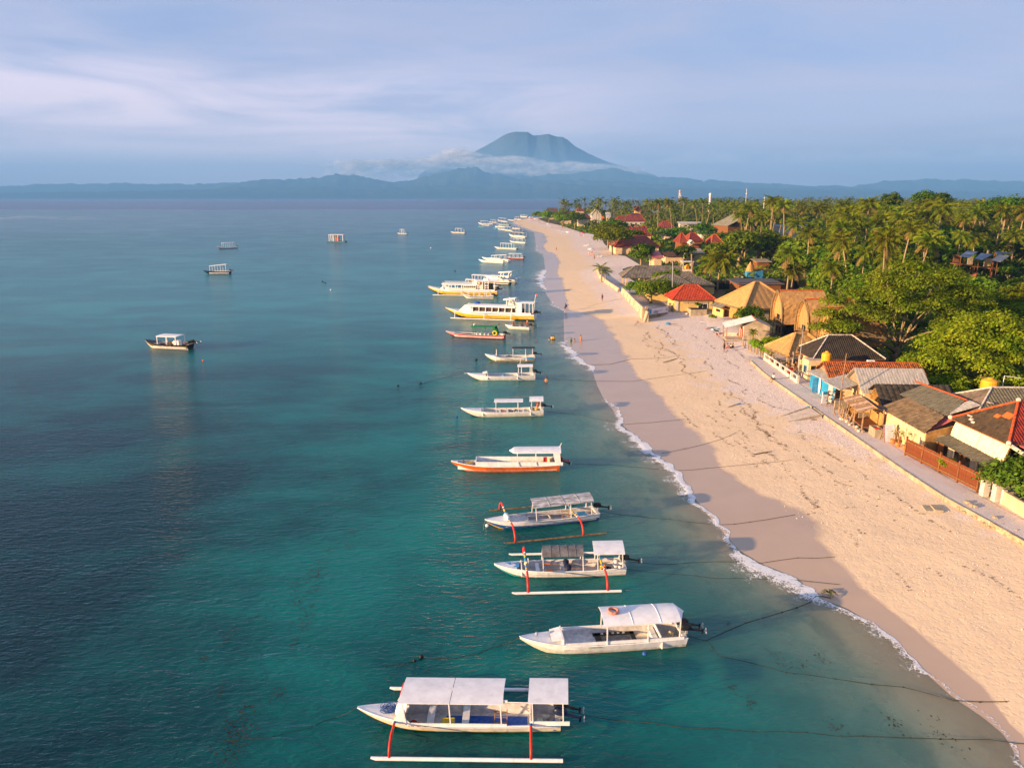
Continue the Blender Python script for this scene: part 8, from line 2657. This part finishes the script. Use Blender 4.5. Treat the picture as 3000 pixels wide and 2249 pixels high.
# ------------------------------------------------------------------ people
SKIN = mat('tanned_skin', (0.36, 0.175, 0.09), 0.6, 0.08, 3)
HAIR = mat('dark_hair', (0.015, 0.011, 0.009), 0.6, 0.1, 8)
def cloth(c):
 return mat('cloth_%d_%d_%d' % tuple(int(q * 99) for q in c), c, 0.85, 0.1, 6)
def skinned(name, verts, edges, rad, m, parent, root=0, sub=1):
 me = bpy.data.meshes.new(name)
 me.from_pydata(verts, edges, [])
 o = bpy.data.objects.new(name, me)
 link(o, parent)
 sm = o.modifiers.new('skin', 'SKIN')
 for i, r in enumerate(rad):
  me.skin_vertices[0].data[i].radius = (r if isinstance(r, tuple) else (r, r))
  me.skin_vertices[0].data[i].use_root = (i == root)
 s2 = o.modifiers.new('sub', 'SUBSURF')
 s2.levels = s2.render_levels = sub
 dg = bpy.context.evaluated_depsgraph_get()
 em = bpy.data.meshes.new_from_object(o.evaluated_get(dg))
 o.modifiers.clear()
 o.data = em
 em.name = name
 em.materials.clear()
 em.materials.append(m)
 em.polygons.foreach_set('use_smooth', [True] * len(em.polygons))
 return o
def person(loc, rz, pose, label, shirt=None, shorts=(0.05, 0.05, 0.08), h=1.68, group=None, extra=None, vest=None):
 r = empty('person', loc, rz, label, 'person', group)
 k = h / 1.68
 hip, kn, an = .88, .48, .07
 J = dict(pel=(0, 0, .92), ch=(0, .01, 1.22), nk=(0, .0, 1.42), hd=(0, -.02, 1.55), tp=(0, -.01, 1.64),
    shl=(-.18, .01, 1.36), shr=(.18, .01, 1.36), ell=(-.23, .02, 1.10), elr=(.23, .02, 1.10), wl=(-.25, -.06, .86), wr=(.25, -.06, .86), hal=(-.25, -.09, .77), har=(.25, -.09, .77),
    hl=(-.09, 0, .88), hr=(.09, 0, .88), kl=(-.10, -.02, .48), kr=(.10, -.02, .48), al=(-.10, .02, .07), ar=(.10, .02, .07), tl=(-.11, -.15, .03), tr=(.11, -.15, .03))
 if pose == 'walk':
  J.update(kl=(-.10, -.16, .50), al=(-.10, -.22, .08), tl=(-.10, -.38, .05), kr=(.10, .06, .50), ar=(.10, .30, .12), tr=(.10, .20, .03), ell=(-.23, .14, 1.12), wl=(-.24, .18, .90), hal=(-.24, .16, .82),
     elr=(.23, -.10, 1.12), wr=(.22, -.24, .96), har=(.21, -.30, .92))
 if pose in ('sit', 'sitlow'):
  dz = -.47 if pose == 'sit' else -.80
  for q in ('pel', 'ch', 'nk', 'hd', 'tp', 'shl', 'shr', 'ell', 'elr', 'hl', 'hr'):
   a = J[q]
   J[q] = (a[0], a[1] - (.05 if q in ('ch', 'nk', 'hd', 'tp') else 0), a[2] + dz)
  if pose == 'sit':
   J.update(kl=(-.13, -.42, .47), kr=(.13, -.42, .47), al=(-.12, -.45, .07), ar=(.12, -.38, .07), tl=(-.12, -.60, .03), tr=(.12, -.54, .03))
  else:
   J.update(kl=(-.15, -.34, .42), kr=(.15, -.34, .42), al=(-.13, -.55, .07), ar=(.13, -.55, .07), tl=(-.13, -.70, .03), tr=(.13, -.70, .03))
  z0 = J['pel'][2]
  J.update(ell=(-.25, -.12, z0 + .25), elr=(.25, -.12, z0 + .25), wl=(-.16, -.32, z0 + .17), wr=(.16, -.32, z0 + .17), hal=(-.12, -.40, z0 + .15), har=(.12, -.40, z0 + .15))
 names = list(J)
 V = [tuple(c * k for c in J[n]) for n in names]
 ix = {n: i for i, n in enumerate(names)}
 E = [('pel', 'ch'), ('ch', 'nk'), ('nk', 'hd'), ('hd', 'tp'), ('ch', 'shl'), ('ch', 'shr'), ('shl', 'ell'), ('shr', 'elr'), ('ell', 'wl'), ('elr', 'wr'), ('wl', 'hal'), ('wr', 'har'),
   ('pel', 'hl'), ('pel', 'hr'), ('hl', 'kl'), ('hr', 'kr'), ('kl', 'al'), ('kr', 'ar'), ('al', 'tl'), ('ar', 'tr')]
 RR = dict(pel=(.135, .10), ch=(.15, .10), nk=.055, hd=.088, tp=.06, shl=.06, shr=.06, ell=.045, elr=.045, wl=.032, wr=.032, hal=.035, har=.035, hl=.085, hr=.085, kl=.058, kr=.058, al=.04, ar=.04, tl=.035, tr=.035)
 rad = [RR[n] if isinstance(RR[n], tuple) else RR[n] for n in names]
 rad = [tuple(q * k for q in a) if isinstance(a, tuple) else a * k for a in rad]
 skinned('body', V, [(ix[a], ix[b]) for a, b in E], rad, SKIN, r)
 def over(nm, js, es, grow, m):
  vv = [V[ix[j]] for j in js]
  rr = []
  for j in js:
   q = RR[j]
   rr.append(tuple(x * grow * k for x in q) if isinstance(q, tuple) else q * grow * k)
  skinned(nm, vv, [(js.index(a), js.index(b)) for a, b in es], rr, m, r)
 if shirt:
  over('shirt', ['pel', 'ch', 'shl', 'shr', 'ell', 'elr'], [('pel', 'ch'), ('ch', 'shl'), ('ch', 'shr'), ('shl', 'ell'), ('shr', 'elr')], 1.18, cloth(shirt))
 if shorts:
  over('shorts', ['pel', 'hl', 'hr', 'kl', 'kr'], [('pel', 'hl'), ('pel', 'hr'), ('hl', 'kl'), ('hr', 'kr')], 1.2, cloth(shorts))
 hd = V[ix['hd']]
 MB().ball((hd[0], hd[1] + .02, hd[2] + .035), .105 * k, 10, 0, (1, 1.05, 1)).build('hair', HAIR, r, smooth=True)
 if extra:
  extra(r, V, ix)
 return r
def water_person(u, v, depth, rz, label, **kw):
 p = at(u, v, 0)
 return person((p.x, p.y, -depth), rz, 'stand', label, **kw)
def ground_person(u, v, z, rz, pose, label, **kw):
 p = at(u, v, z)
 zz = float(land_height(np.array([p.x]), np.array([p.y]))[0]) if z < 1.3 else z
 return person((p.x, p.y, zz), rz, pose, label, **kw)
def build_people():
 def pack(r, V, ix):
  MB().box((0, .24, 1.2), (.34, .24, .5)).build('backpack', cloth((.03, .07, .13)), r)
 ground_person(1656, 911, 0.02, R(-70), 'walk', 'person in dark clothes with a backpack walking through the shallows', shirt=(.03, .04, .06), shorts=(.03, .03, .05), extra=pack, h=1.78)
 ground_person(1764, 883, .6, R(20), 'stand', 'person in a plum coloured shirt standing on the sand', shirt=(.28, .04, .12), shorts=(.10, .05, .15), h=1.72)
 ground_person(1630, 735, .3, R(90), 'walk', 'person in red walking far up the beach near the water', shirt=(.55, .05, .04), shorts=(.4, .05, .04), h=1.8)
 ground_person(1741, 762, .7, R(30), 'stand', 'person in orange at the top of the beach near the shore trees', shirt=(.6, .2, .08), shorts=(.3, .1, .05), h=1.7)
 ground_person(1699, 688, .7, R(30), 'stand', 'person in red by the far shore trees', shirt=(.5, .08, .05), shorts=(.2, .1, .1), h=1.8)
 water_person(1673, 1004, .45, R(200), 'child in a green top wading beyond the white foam', shirt=(.02, .22, .10), shorts=(.02, .15, .08), h=1.4)
 water_person(1683, 999, 1.1, R(180), 'bather with only head and shoulders above water between two waders', h=1.6)
 water_person(1701, 1000, .55, R(150), 'bare-chested bather in pink shorts standing in the shallows', shorts=(.55, .18, .15), h=1.75)
 water_person(1617, 994, .9, R(160), 'bather in a yellow vest in the water, left of the pair', shirt=(.75, .45, .03), h=1.65)
 water_person(1623, 994, .9, R(200), 'bather in a yellow vest in the water, right of the pair', shirt=(.78, .50, .04), h=1.65)
 water_person(1609, 996, 1.15, R(120), 'swimmer low in the water beside the pair in yellow vests', h=1.6)
 water_person(1573, 999, 1.3, 0, 'swimmer alone with just the head showing beyond the dark-roofed boat', h=1.6)
 water_person(1543, 963, 1.25, 0, 'swimmer just behind the white speedboat', h=1.6)
 def hat(r, V, ix):
  t = V[ix['tp']]
  MB().lathe([(.26, -.02), (.25, .0), (.12, .02), (.10, .12), (.02, .14)], (t[0], t[1], t[2] - .02), 12).build('hat', cloth((.10, .07, .05)), r)
 water_person(1600, 1119, .95, R(150), 'bare-backed person in a hat standing chest deep by the low white boat', h=1.7, extra=hat)
 ground_person(2120, 1033, .9, R(40), 'stand', 'bare-chested person standing on the white sand before the seated group', shorts=(.10, .03, .02), h=1.75)
 ground_person(2129, 1024, .9, R(80), 'sitlow', 'person in red shorts sitting on the sand behind the standing one', shorts=(.5, .05, .04))
 ground_person(2140, 1024, .9, R(-60), 'sitlow', 'person in pale blue sitting on the sand, left of the seated pair', shirt=(.5, .6, .68), h=1.5)
 ground_person(2147, 1023, .9, R(-60), 'sitlow', 'person in yellow sitting on the sand, right of the seated pair', shirt=(.66, .42, .08), h=1.55)
 p = at(2258, 1112, G)
 person((float(back_x(p.y)) - .05, p.y, G - .28), R(-80), 'sit', 'person in a white shirt sitting on the sea wall', shirt=(.74, .72, .70), shorts=(.03, .03, .04))
 for i, (x, y, sh, so, lab) in enumerate(((-1.0, .3, None, (.1, .03, .03), 'person sitting at the bow end of the white speedboat'), (.9, -.2, (.04, .04, .05), (.03, .03, .03), 'person in dark clothes sitting amidships in the speedboat'),
            (1.9, .3, None, (.5, .03, .03), 'person in red shorts standing at the back of the speedboat'))):
  q = SPEED.w(x, y, .45 if i < 2 else .42)
  person((q.x, q.y, q.z - (.0 if i == 2 else .05)), R(20 + 50 * i), 'sit' if i < 2 else 'stand', lab, shirt=sh, shorts=so, h=1.6)
# ------------------------------------------------------------------ ropes, buoys, wrack
def rope(pts, label, r=.028, m=ROPED, z0=None, knots=0, seed=1):
 rnd = random.Random(seed)
 P = []
 for i, (u, v) in enumerate(pts):
  p = at(u, v, z0 if (z0 and i == 0) else 0.02)
  if p.x > shore_x(p.y):
   p = at(u, v, .4)
   p.z = float(land_height(np.array([p.x]), np.array([p.y]))[0]) + .03
  P.append(p)
 Q = []
 for a, b_ in zip(P, P[1:]):
  n = max(2, int((b_ - a).length / 1.2))
  for k in range(n):
   q = a.lerp(b_, k / n)
   q += Vector((rnd.uniform(-.05, .05), rnd.uniform(-.08, .08), 0))
   if q.x > shore_x(q.y):
    q.z = float(land_height(np.array([q.x]), np.array([q.y]))[0]) + .03
   elif not (z0 and a is P[0]):
    q.z = .025
   Q.append(q)
 Q.append(P[-1])
 r = r * .66
 mb = MB().tube(Q, r, 5)
 for k in range(knots):
  q = rnd.choice(Q[2:])
  mb.ball((q.x, q.y, q.z), r * rnd.uniform(1.8, 3.2), 5, 0, (1.4, 1, .6))
 return tag(mb.build('mooring_rope', m), label, 'rope', 'mooring ropes of the boats')
def build_ropes():
 rope([(1048, 2072), (985, 2100), (900, 2130), (780, 2158), (640, 2172)], 'thin rope from the bow of the nearest boat out to the left', .018, z0=.85)
 rope([(1672, 2086), (1800, 2108), (2000, 2127), (2200, 2139), (2450, 2152), (2700, 2161), (2900, 2165), (3060, 2166)], 'long dark rope from the nearest boat to the lower right corner', .024, knots=14, z0=.5)
 rope([(1523, 1868), (1470, 1888), (1400, 1912), (1330, 1926), (1235, 1932), (1130, 1950)], 'weedy bow rope of the all white boat with a black float on it', .026, knots=6, z0=.8)
 rope([(2015, 1862), (2070, 1876), (2102, 1916), (2300, 1966), (2450, 1990), (2650, 2012), (2800, 2032), (2950, 2043)], 'weedy rope from the stern of the all white boat to the sand', .026, knots=22)
 rope([(2070, 1876), (2185, 1826), (2290, 1793), (2372, 1763), (2392, 1745), (2436, 1737)], 'rope with a clump of seaweed where it leaves the water', .034, knots=16, seed=5)
 rope([(1838, 1668), (1960, 1680), (2100, 1692), (2300, 1696), (2460, 1701)], 'rope from the tarpaulin boat across the foam', .022, knots=6)
 rope([(1842, 1645), (1960, 1653), (2100, 1643), (2230, 1633), (2340, 1626), (2445, 1627)], 'rope from the stern of the tarpaulin boat on to the wet sand', .024, knots=5, z0=.4)
 rope([(1760, 1497), (1820, 1508), (1960, 1520), (2100, 1525), (2200, 1520), (2330, 1506)], 'rope from the mould-stained boat on to the wet sand', .024, knots=7, z0=.4)
 rope([(1655, 1357), (1800, 1362), (1990, 1368), (2110, 1363), (2240, 1358), (2320, 1355)], 'rope from the orange boat over the wet sand', .022, knots=7)
 rope([(1940, 1318), (2040, 1303), (2110, 1287), (2158, 1270)], 'rope curving over the sand above the orange boat', .022, knots=3)
 rope([(1600, 1205), (1700, 1215), (1830, 1234), (1975, 1228), (2020, 1226)], 'rope from the two-canopy boat on to the wet sand', .022, knots=4)
 rope([(1575, 1108), (1700, 1114), (1850, 1113), (1980, 1102), (2070, 1094)], 'rope from the low white boat over the sand', .024, knots=4)
 rope([(1362, 1092), (1325, 1100), (1280, 1112), (1225, 1127)], 'bow rope of the low white boat', .022, z0=.9)
 rope([(1732, 1062), (1790, 1062), (1850, 1050), (1940, 1052), (1990, 1047)], 'faded rope and pole lying over the wet sand', .03)
 rope([(1720, 898), (1800, 886), (1850, 880)], 'thin dark rope on the sand beyond the backpacker', .02)
 buoys = [(1234, 1925, .14, 'black float on the bow rope of the all white boat'), (1214, 1936, .10, 'small dark float beside the black float'), (1232, 1124, .17, 'dark buoy left of the low white boat'), (1166, 1131, .16, 'dark buoy farther left of the low white boat'),
    (1395, 1056, .22, 'dark buoy left of the dark-roofed boat'), (945, 826, .28, 'dark marker buoy far out, left of a pair'), (953, 830, .24, 'dark marker buoy far out, right of a pair'), (969, 850, .22, 'white marker buoy far out'), (1262, 727, .3, 'white marker buoy beyond the houseboat'),
    (595, 1057, .14, 'small orange buoy behind the black inflatable-sided boat'), (1333, 795, .25, 'dark buoy left of the cabin cruiser'), (1332, 795, .5, '')]
 for u, v, r_, lab in buoys:
  if lab:
   o = MB().ball((0, 0, r_ * .4), r_, 9).build('buoy', WHITE if 'white' in lab[:6] else (ORNG if 'orange' in lab else BLKP), smooth=True)
   put(o, at(u, v, 0), 0, lab, 'buoy')
def build_wrack():
 nr = np.random.RandomState(11)
 P, U, V = [], [], []
 for li in range(28):
  y0, y1 = nr.uniform(26, 120), 0
  ln = nr.uniform(6, 34)
  n = int(ln * nr.uniform(9, 22))
  ys = y0 + np.sort(nr.rand(n)) * ln
  s = nr.uniform(.40, .97) + nr.uniform(-.25, .25) * (ys - y0) / 50 + (vnoise(ys / 3.5, ys * 0 + li, li, 3) - .5) * .14
  keep = vnoise(ys / 1.5, ys * 0, li + 50, 2) > .42
  ys, s = ys[keep], np.clip(s[keep], .34, .99)
  sx, bx = shore_x(ys), back_x(ys)
  x = sx + (bx - sx) * s + nr.normal(size=len(s)) * .08
  P.append(np.stack([x, ys], 1))
 n = 2600
 ys = nr.uniform(22, 150, n)
 s = nr.uniform(.38, 1, n)
 k = vnoise(ys / 7, s * 9, 77, 3) > .52
 ys, s = ys[k], s[k]
 P.append(np.stack([shore_x(ys) + (back_x(ys) - shore_x(ys)) * s, ys], 1))
 P = np.concatenate(P)
 z = land_height(P[:, 0], P[:, 1]) + (vnoise(P[:, 0] * 0.45, P[:, 1] * 0.45, 3, 4, 0.6) - 0.5) * 0.10 + .03
 P = np.stack([P[:, 0], P[:, 1], z], 1)
 a = nr.rand(len(P)) * 6.28
 L = nr.gamma(2.0, .022, len(P)) + .02
 U = np.stack([np.cos(a), np.sin(a), .15 * nr.normal(size=len(P))], 1) * L[:, None]
 V = np.stack([-np.sin(a), np.cos(a), .5 + 0 * a], 1) * (L * .35)[:, None]
 me = quads_mesh('seaweed_wrack', P, U, V, mat('dry_weed', (.19, .115, .05), .9, .3, 5))
 tag(link(bpy.data.objects.new('seaweed_wrack', me)), 'dry brown seaweed scattered in drift lines over the upper beach', kind='stuff')
 n = 5000
 ys = nr.uniform(22, 140, n)
 s = nr.uniform(.25, 1, n) ** .8
 x = shore_x(ys) + (back_x(ys) - shore_x(ys)) * s
 P = np.stack([x, ys, land_height(x, ys) + (vnoise(x * .45, ys * .45, 3, 4, .6) - .5) * .10 + .03], 1)
 L = (.012 + .026 * nr.rand(n) ** 3)[:, None]
 U = nr.normal(size=P.shape)
 U /= np.linalg.norm(U, axis=1)[:, None]
 V = np.cross(U, nr.normal(size=P.shape))
 V /= np.linalg.norm(V, axis=1)[:, None]
 me = quads_mesh('coral_bits', P, U * L, V * L, mat('bone_white', (.80, .72, .64), .9, .1, 5))
 tag(link(bpy.data.objects.new('coral_bits', me)), 'bleached coral and shell fragments on the sand', kind='stuff')
 pts = []
 for (u, v, s) in ((600, 1930, 3), (655, 1880, 3), (680, 1850, 4), (745, 1810, 3), (640, 2030, 3), (905, 1795, 5), (890, 1830, 5), (900, 1700, 9), (935, 1655, 7), (925, 1680, 6), (915, 1730, 5), (870, 1760, 4), (860, 1880, 3), (815, 2030, 4), (700, 2110, 9), (720, 2100, 8),
      (705, 2150, 10), (690, 2190, 6), (660, 2230, 7), (970, 1610, 3), (1030, 1560, 3), (1020, 1600, 3), (2350, 1960, 6), (2280, 1930, 4), (2440, 2120, 5), (2400, 1920, 4), (2760, 2150, 7), (2620, 2120, 5), (2150, 2020, 3), (2130, 1830, 4), (2200, 2060, 3), (1860, 1850, 3), (1990, 1790, 3)):
  p = at(u, v, 0)
  for k in range(int(s * 5)):
   pts.append((p.x + nr.normal() * s * .055, p.y + nr.normal() * s * .09, .03))
 P = np.array(pts)
 a = nr.rand(len(P)) * 6.28
 L = (.03 + .07 * nr.rand(len(P)))[:, None]
 me = quads_mesh('floating_weed', P, np.stack([np.cos(a), np.sin(a), 0 * a], 1) * L, np.stack([-np.sin(a), np.cos(a), 0 * a], 1) * L * .5, mat('wet_weed', (.05, .028, .012), .6, .3, 5))
 tag(link(bpy.data.objects.new('floating_weed', me)), 'brown weed floating in loose strands on the water', kind='stuff')
def build_beach_things():
 for i, (u, v, L, rz, m, lab) in enumerate(((2072, 945, 3.6, R(8), BLUP, 'blue and white paddle board lying on the sand before the garden wall'), (2090, 956, 3.2, R(6), NAVY, 'dark blue paddle board by the tin-roofed shed'),
            (2088, 963, 2.8, R(14), TEAP, 'turquoise kayak in the heap by the tin-roofed shed'), (2078, 966, 2.4, R(20), PALER, 'red kayak in the heap by the tin-roofed shed'))):
  p = at(u, v, 1.0)
  r = thing('paddle_board' if i < 2 else 'kayak', p.x, p.y, rz, lab, 'board' if i < 2 else 'kayak', None, 1.0)
  MB().ball((0, 0, .12), 1.0, 16, 0, (L / 2, .38, .10 if i < 2 else .22)).build('hull', m, r, smooth=True)
  MB().ball((-L * .05, 0, .16), 1.0, 16, 0, (L / 2 * .8, .27, .09)).build('deck', WHITE if i < 2 else m, r, smooth=True)
 rnd = random.Random(31)
 for k in range(9):
  p = at(2098 + rnd.uniform(-10, 14), 974 + rnd.uniform(-8, 8), 1.0)
  o = MB().box((0, 0, .2), (rnd.uniform(.4, .9), rnd.uniform(.3, .6), rnd.uniform(.2, .5)), mat=Matrix.Rotation(rnd.uniform(-.5, .5), 4, 'X')).build('gear_crate', [WHITE, TEAP, PALER, BLKP, CREAM][k % 5])
  put(o, (p.x, p.y, 1.0), rnd.uniform(0, 3), 'piece of beach gear in the heap beside the tin-roofed shed', 'gear', 'beach gear heap by the shed')
 p = at(1957, 950, .9)
 put(MB().ball((0, 0, .15), .5, 9, 0, (1.2, .7, .5)).build('tarpaulin_bundle', SKYP), p, 0, 'small bright blue bundle on the sand below the banner wall', 'bundle')
 for i, (a, b_, r_, lab) in enumerate((((1943, 1060), (1986, 1048), .05, 'long bare bamboo pole lying on the dry sand, farthest of three'), ((2134, 1193), (2170, 1182), .04, 'short stick on the dry sand with a blue rag at its end'), ((2208, 1327), (2262, 1318), .05, 'greenish pole lying on the dry sand below the slipway'),
           ((1958, 955), (2000, 958), .05, 'thin branch beside the small blue bundle'))):
  A, B_ = at(*a, .7), at(*b_, .75)
  c = (A + B_) / 2
  zz = float(land_height(np.array([c.x]), np.array([c.y]))[0]) + .06
  o = MB().tube([A - c, (B_ - A) * .1 + Vector((0, .04, .02)), B_ - c], r_, 6).build('pole', BAMB)
  put(o, (c.x, c.y, zz), 0, lab, 'pole')
 put(MB().ball((0, 0, .06), .16, 7, 0, (1.3, .8, .5)).build('plastic_bag', BLUT), at(2165, 1184, .8), 0, 'dark blue rag at the end of the short stick', 'rag')
 p = at(2366, 1194, 1.55)
 put(MB().ball((0, 0, .1), .17, 8, 0, (1.2, 1, .6)).build('plastic_bag', SKYP), p, 0, 'pale blue plastic bag on the sea wall above the slipway', 'bag')
 put(MB().ball((0, 0, .08), .22, 7, 0, (1.6, .8, .45)).build('seaweed_clump', mat('dry_weed', (.13, .075, .03))), at(2385, 1232, 1.0), 0, 'dark clump of weed lying beside the slipway', 'weed clump')
 mb = MB()
 for k in range(26):
  a = rnd.uniform(0, 6.28)
  mb.tube([(0, 0, .06), (math.cos(a) * .25, math.sin(a) * .3, .16), (math.cos(a) * rnd.uniform(.3, .6), math.sin(a) * rnd.uniform(.3, .6), .03)], .02, 4)
 put(mb.build('seaweed_clump', mat('green_weed', (.06, .075, .02), .8, .3, 6)), at(2430, 1738, .15), 0, 'green seaweed clump on the end of the shore rope', 'weed clump')
 r = thing('post_fence', 38.0, 108.5, 0, 'row of weathered wooden posts with a rail, beside the white sand', 'fence')
 for k in range(13):
  y = -7.5 + k * 1.2
  MB().tube([(rnd.uniform(-.1, .1) - .06 * k + .6, y, .9), (rnd.uniform(-.1, .1) - .06 * k + .6, y, 2.35 + rnd.uniform(-.15, .2))], .085, 6).build('post', LOGW, r)
 MB().tube([(1.05, -7.5, 2.2), (.3, 4.5, 2.2)], .05, 6).build('rail', LOGW, r)
 t = thing('bench_table', 37.9, 101.4, 0, 'brown slatted picnic table at the near end of the wooden posts', 'table', None, G)
 MB().box((0, 0, .78), (.9, 1.8, .07)).build('tabletop', BROWNW, t)
 for sy in (-.75, .75):
  MB().box((0, sy, .38), (.7, .09, .76)).build('leg', BROWNW, t)
 for k in range(16):
  y = [300, 312, 322, 365, 372, 455, 470, 520, 540, 560, 600, 620, 640, 700, 760, 800][k]
  x = float(back_x(y)) - rnd.uniform(1.5, 4)
  c = thing('sun_lounger', x, y, rnd.uniform(-.4, .4), 'pale sun lounger on the sand under the far shore trees', 'sun lounger', 'sun loungers along the far beach', float(land_height(np.array([x]), np.array([float(y)]))[0]))
  MB().box((0, 0, .35), (1.9, .7, .12)).build('bed', [WHITE, ORNG, REDP, WHITE][k % 4], c)
  MB().slab([(.5, -.35, .4), (1.1, -.35, .85), (1.1, .35, .85), (.5, .35, .4)], .06).build('backrest', [WHITE, ORNG, REDP, WHITE][k % 4], c)
  for sx in (-.8, .8):
   MB().box((sx, 0, .15), (.08, .6, .3)).build('leg', WHITE, c)
 for i, (y, m, lab) in enumerate(((318, WHITE, 'white beach parasol under the nearest shore tree'), (462, REDP, 'red beach parasol by the pyramid-roofed hut'), (628, WHITE, 'white beach parasol beneath the third tree cluster'), (770, REDP, 'red beach canopy near the tip of the beach'), (812, WHITE, 'white beach canopy at the very tip'))):
  x = float(back_x(y)) - 3
  c = thing('parasol', x, y, 0, lab, 'parasol', None, .9)
  MB().tube([(0, 0, 0), (0, 0, 2.4)], .05, 6).build('pole', WHITE, c)
  MB().lathe([(1.7, 2.0), (.9, 2.4), (.05, 2.7)], n=8).build('canopy', m, c)
 for i, (u, v, rz, lab) in enumerate(((1556, 638, .2, 'upturned white boat on the sand at the tip'), (1572, 643, -.1, 'pale boat drawn up on the sand near the tip'), (1670, 683, .1, 'grey boat drawn up by the far loungers'))):
  p = at(u, v, .8)
  Boat('beached_boat', (p.x - 3, p.y, 0), (p.x + 3, p.y + 1, 0), lab, zb=.9, zm=.6, B=2.2, lod=0, group='boats drawn up on the beach').root.location.z = 1.1
build_people()
build_ropes()
build_wrack()
build_beach_things()
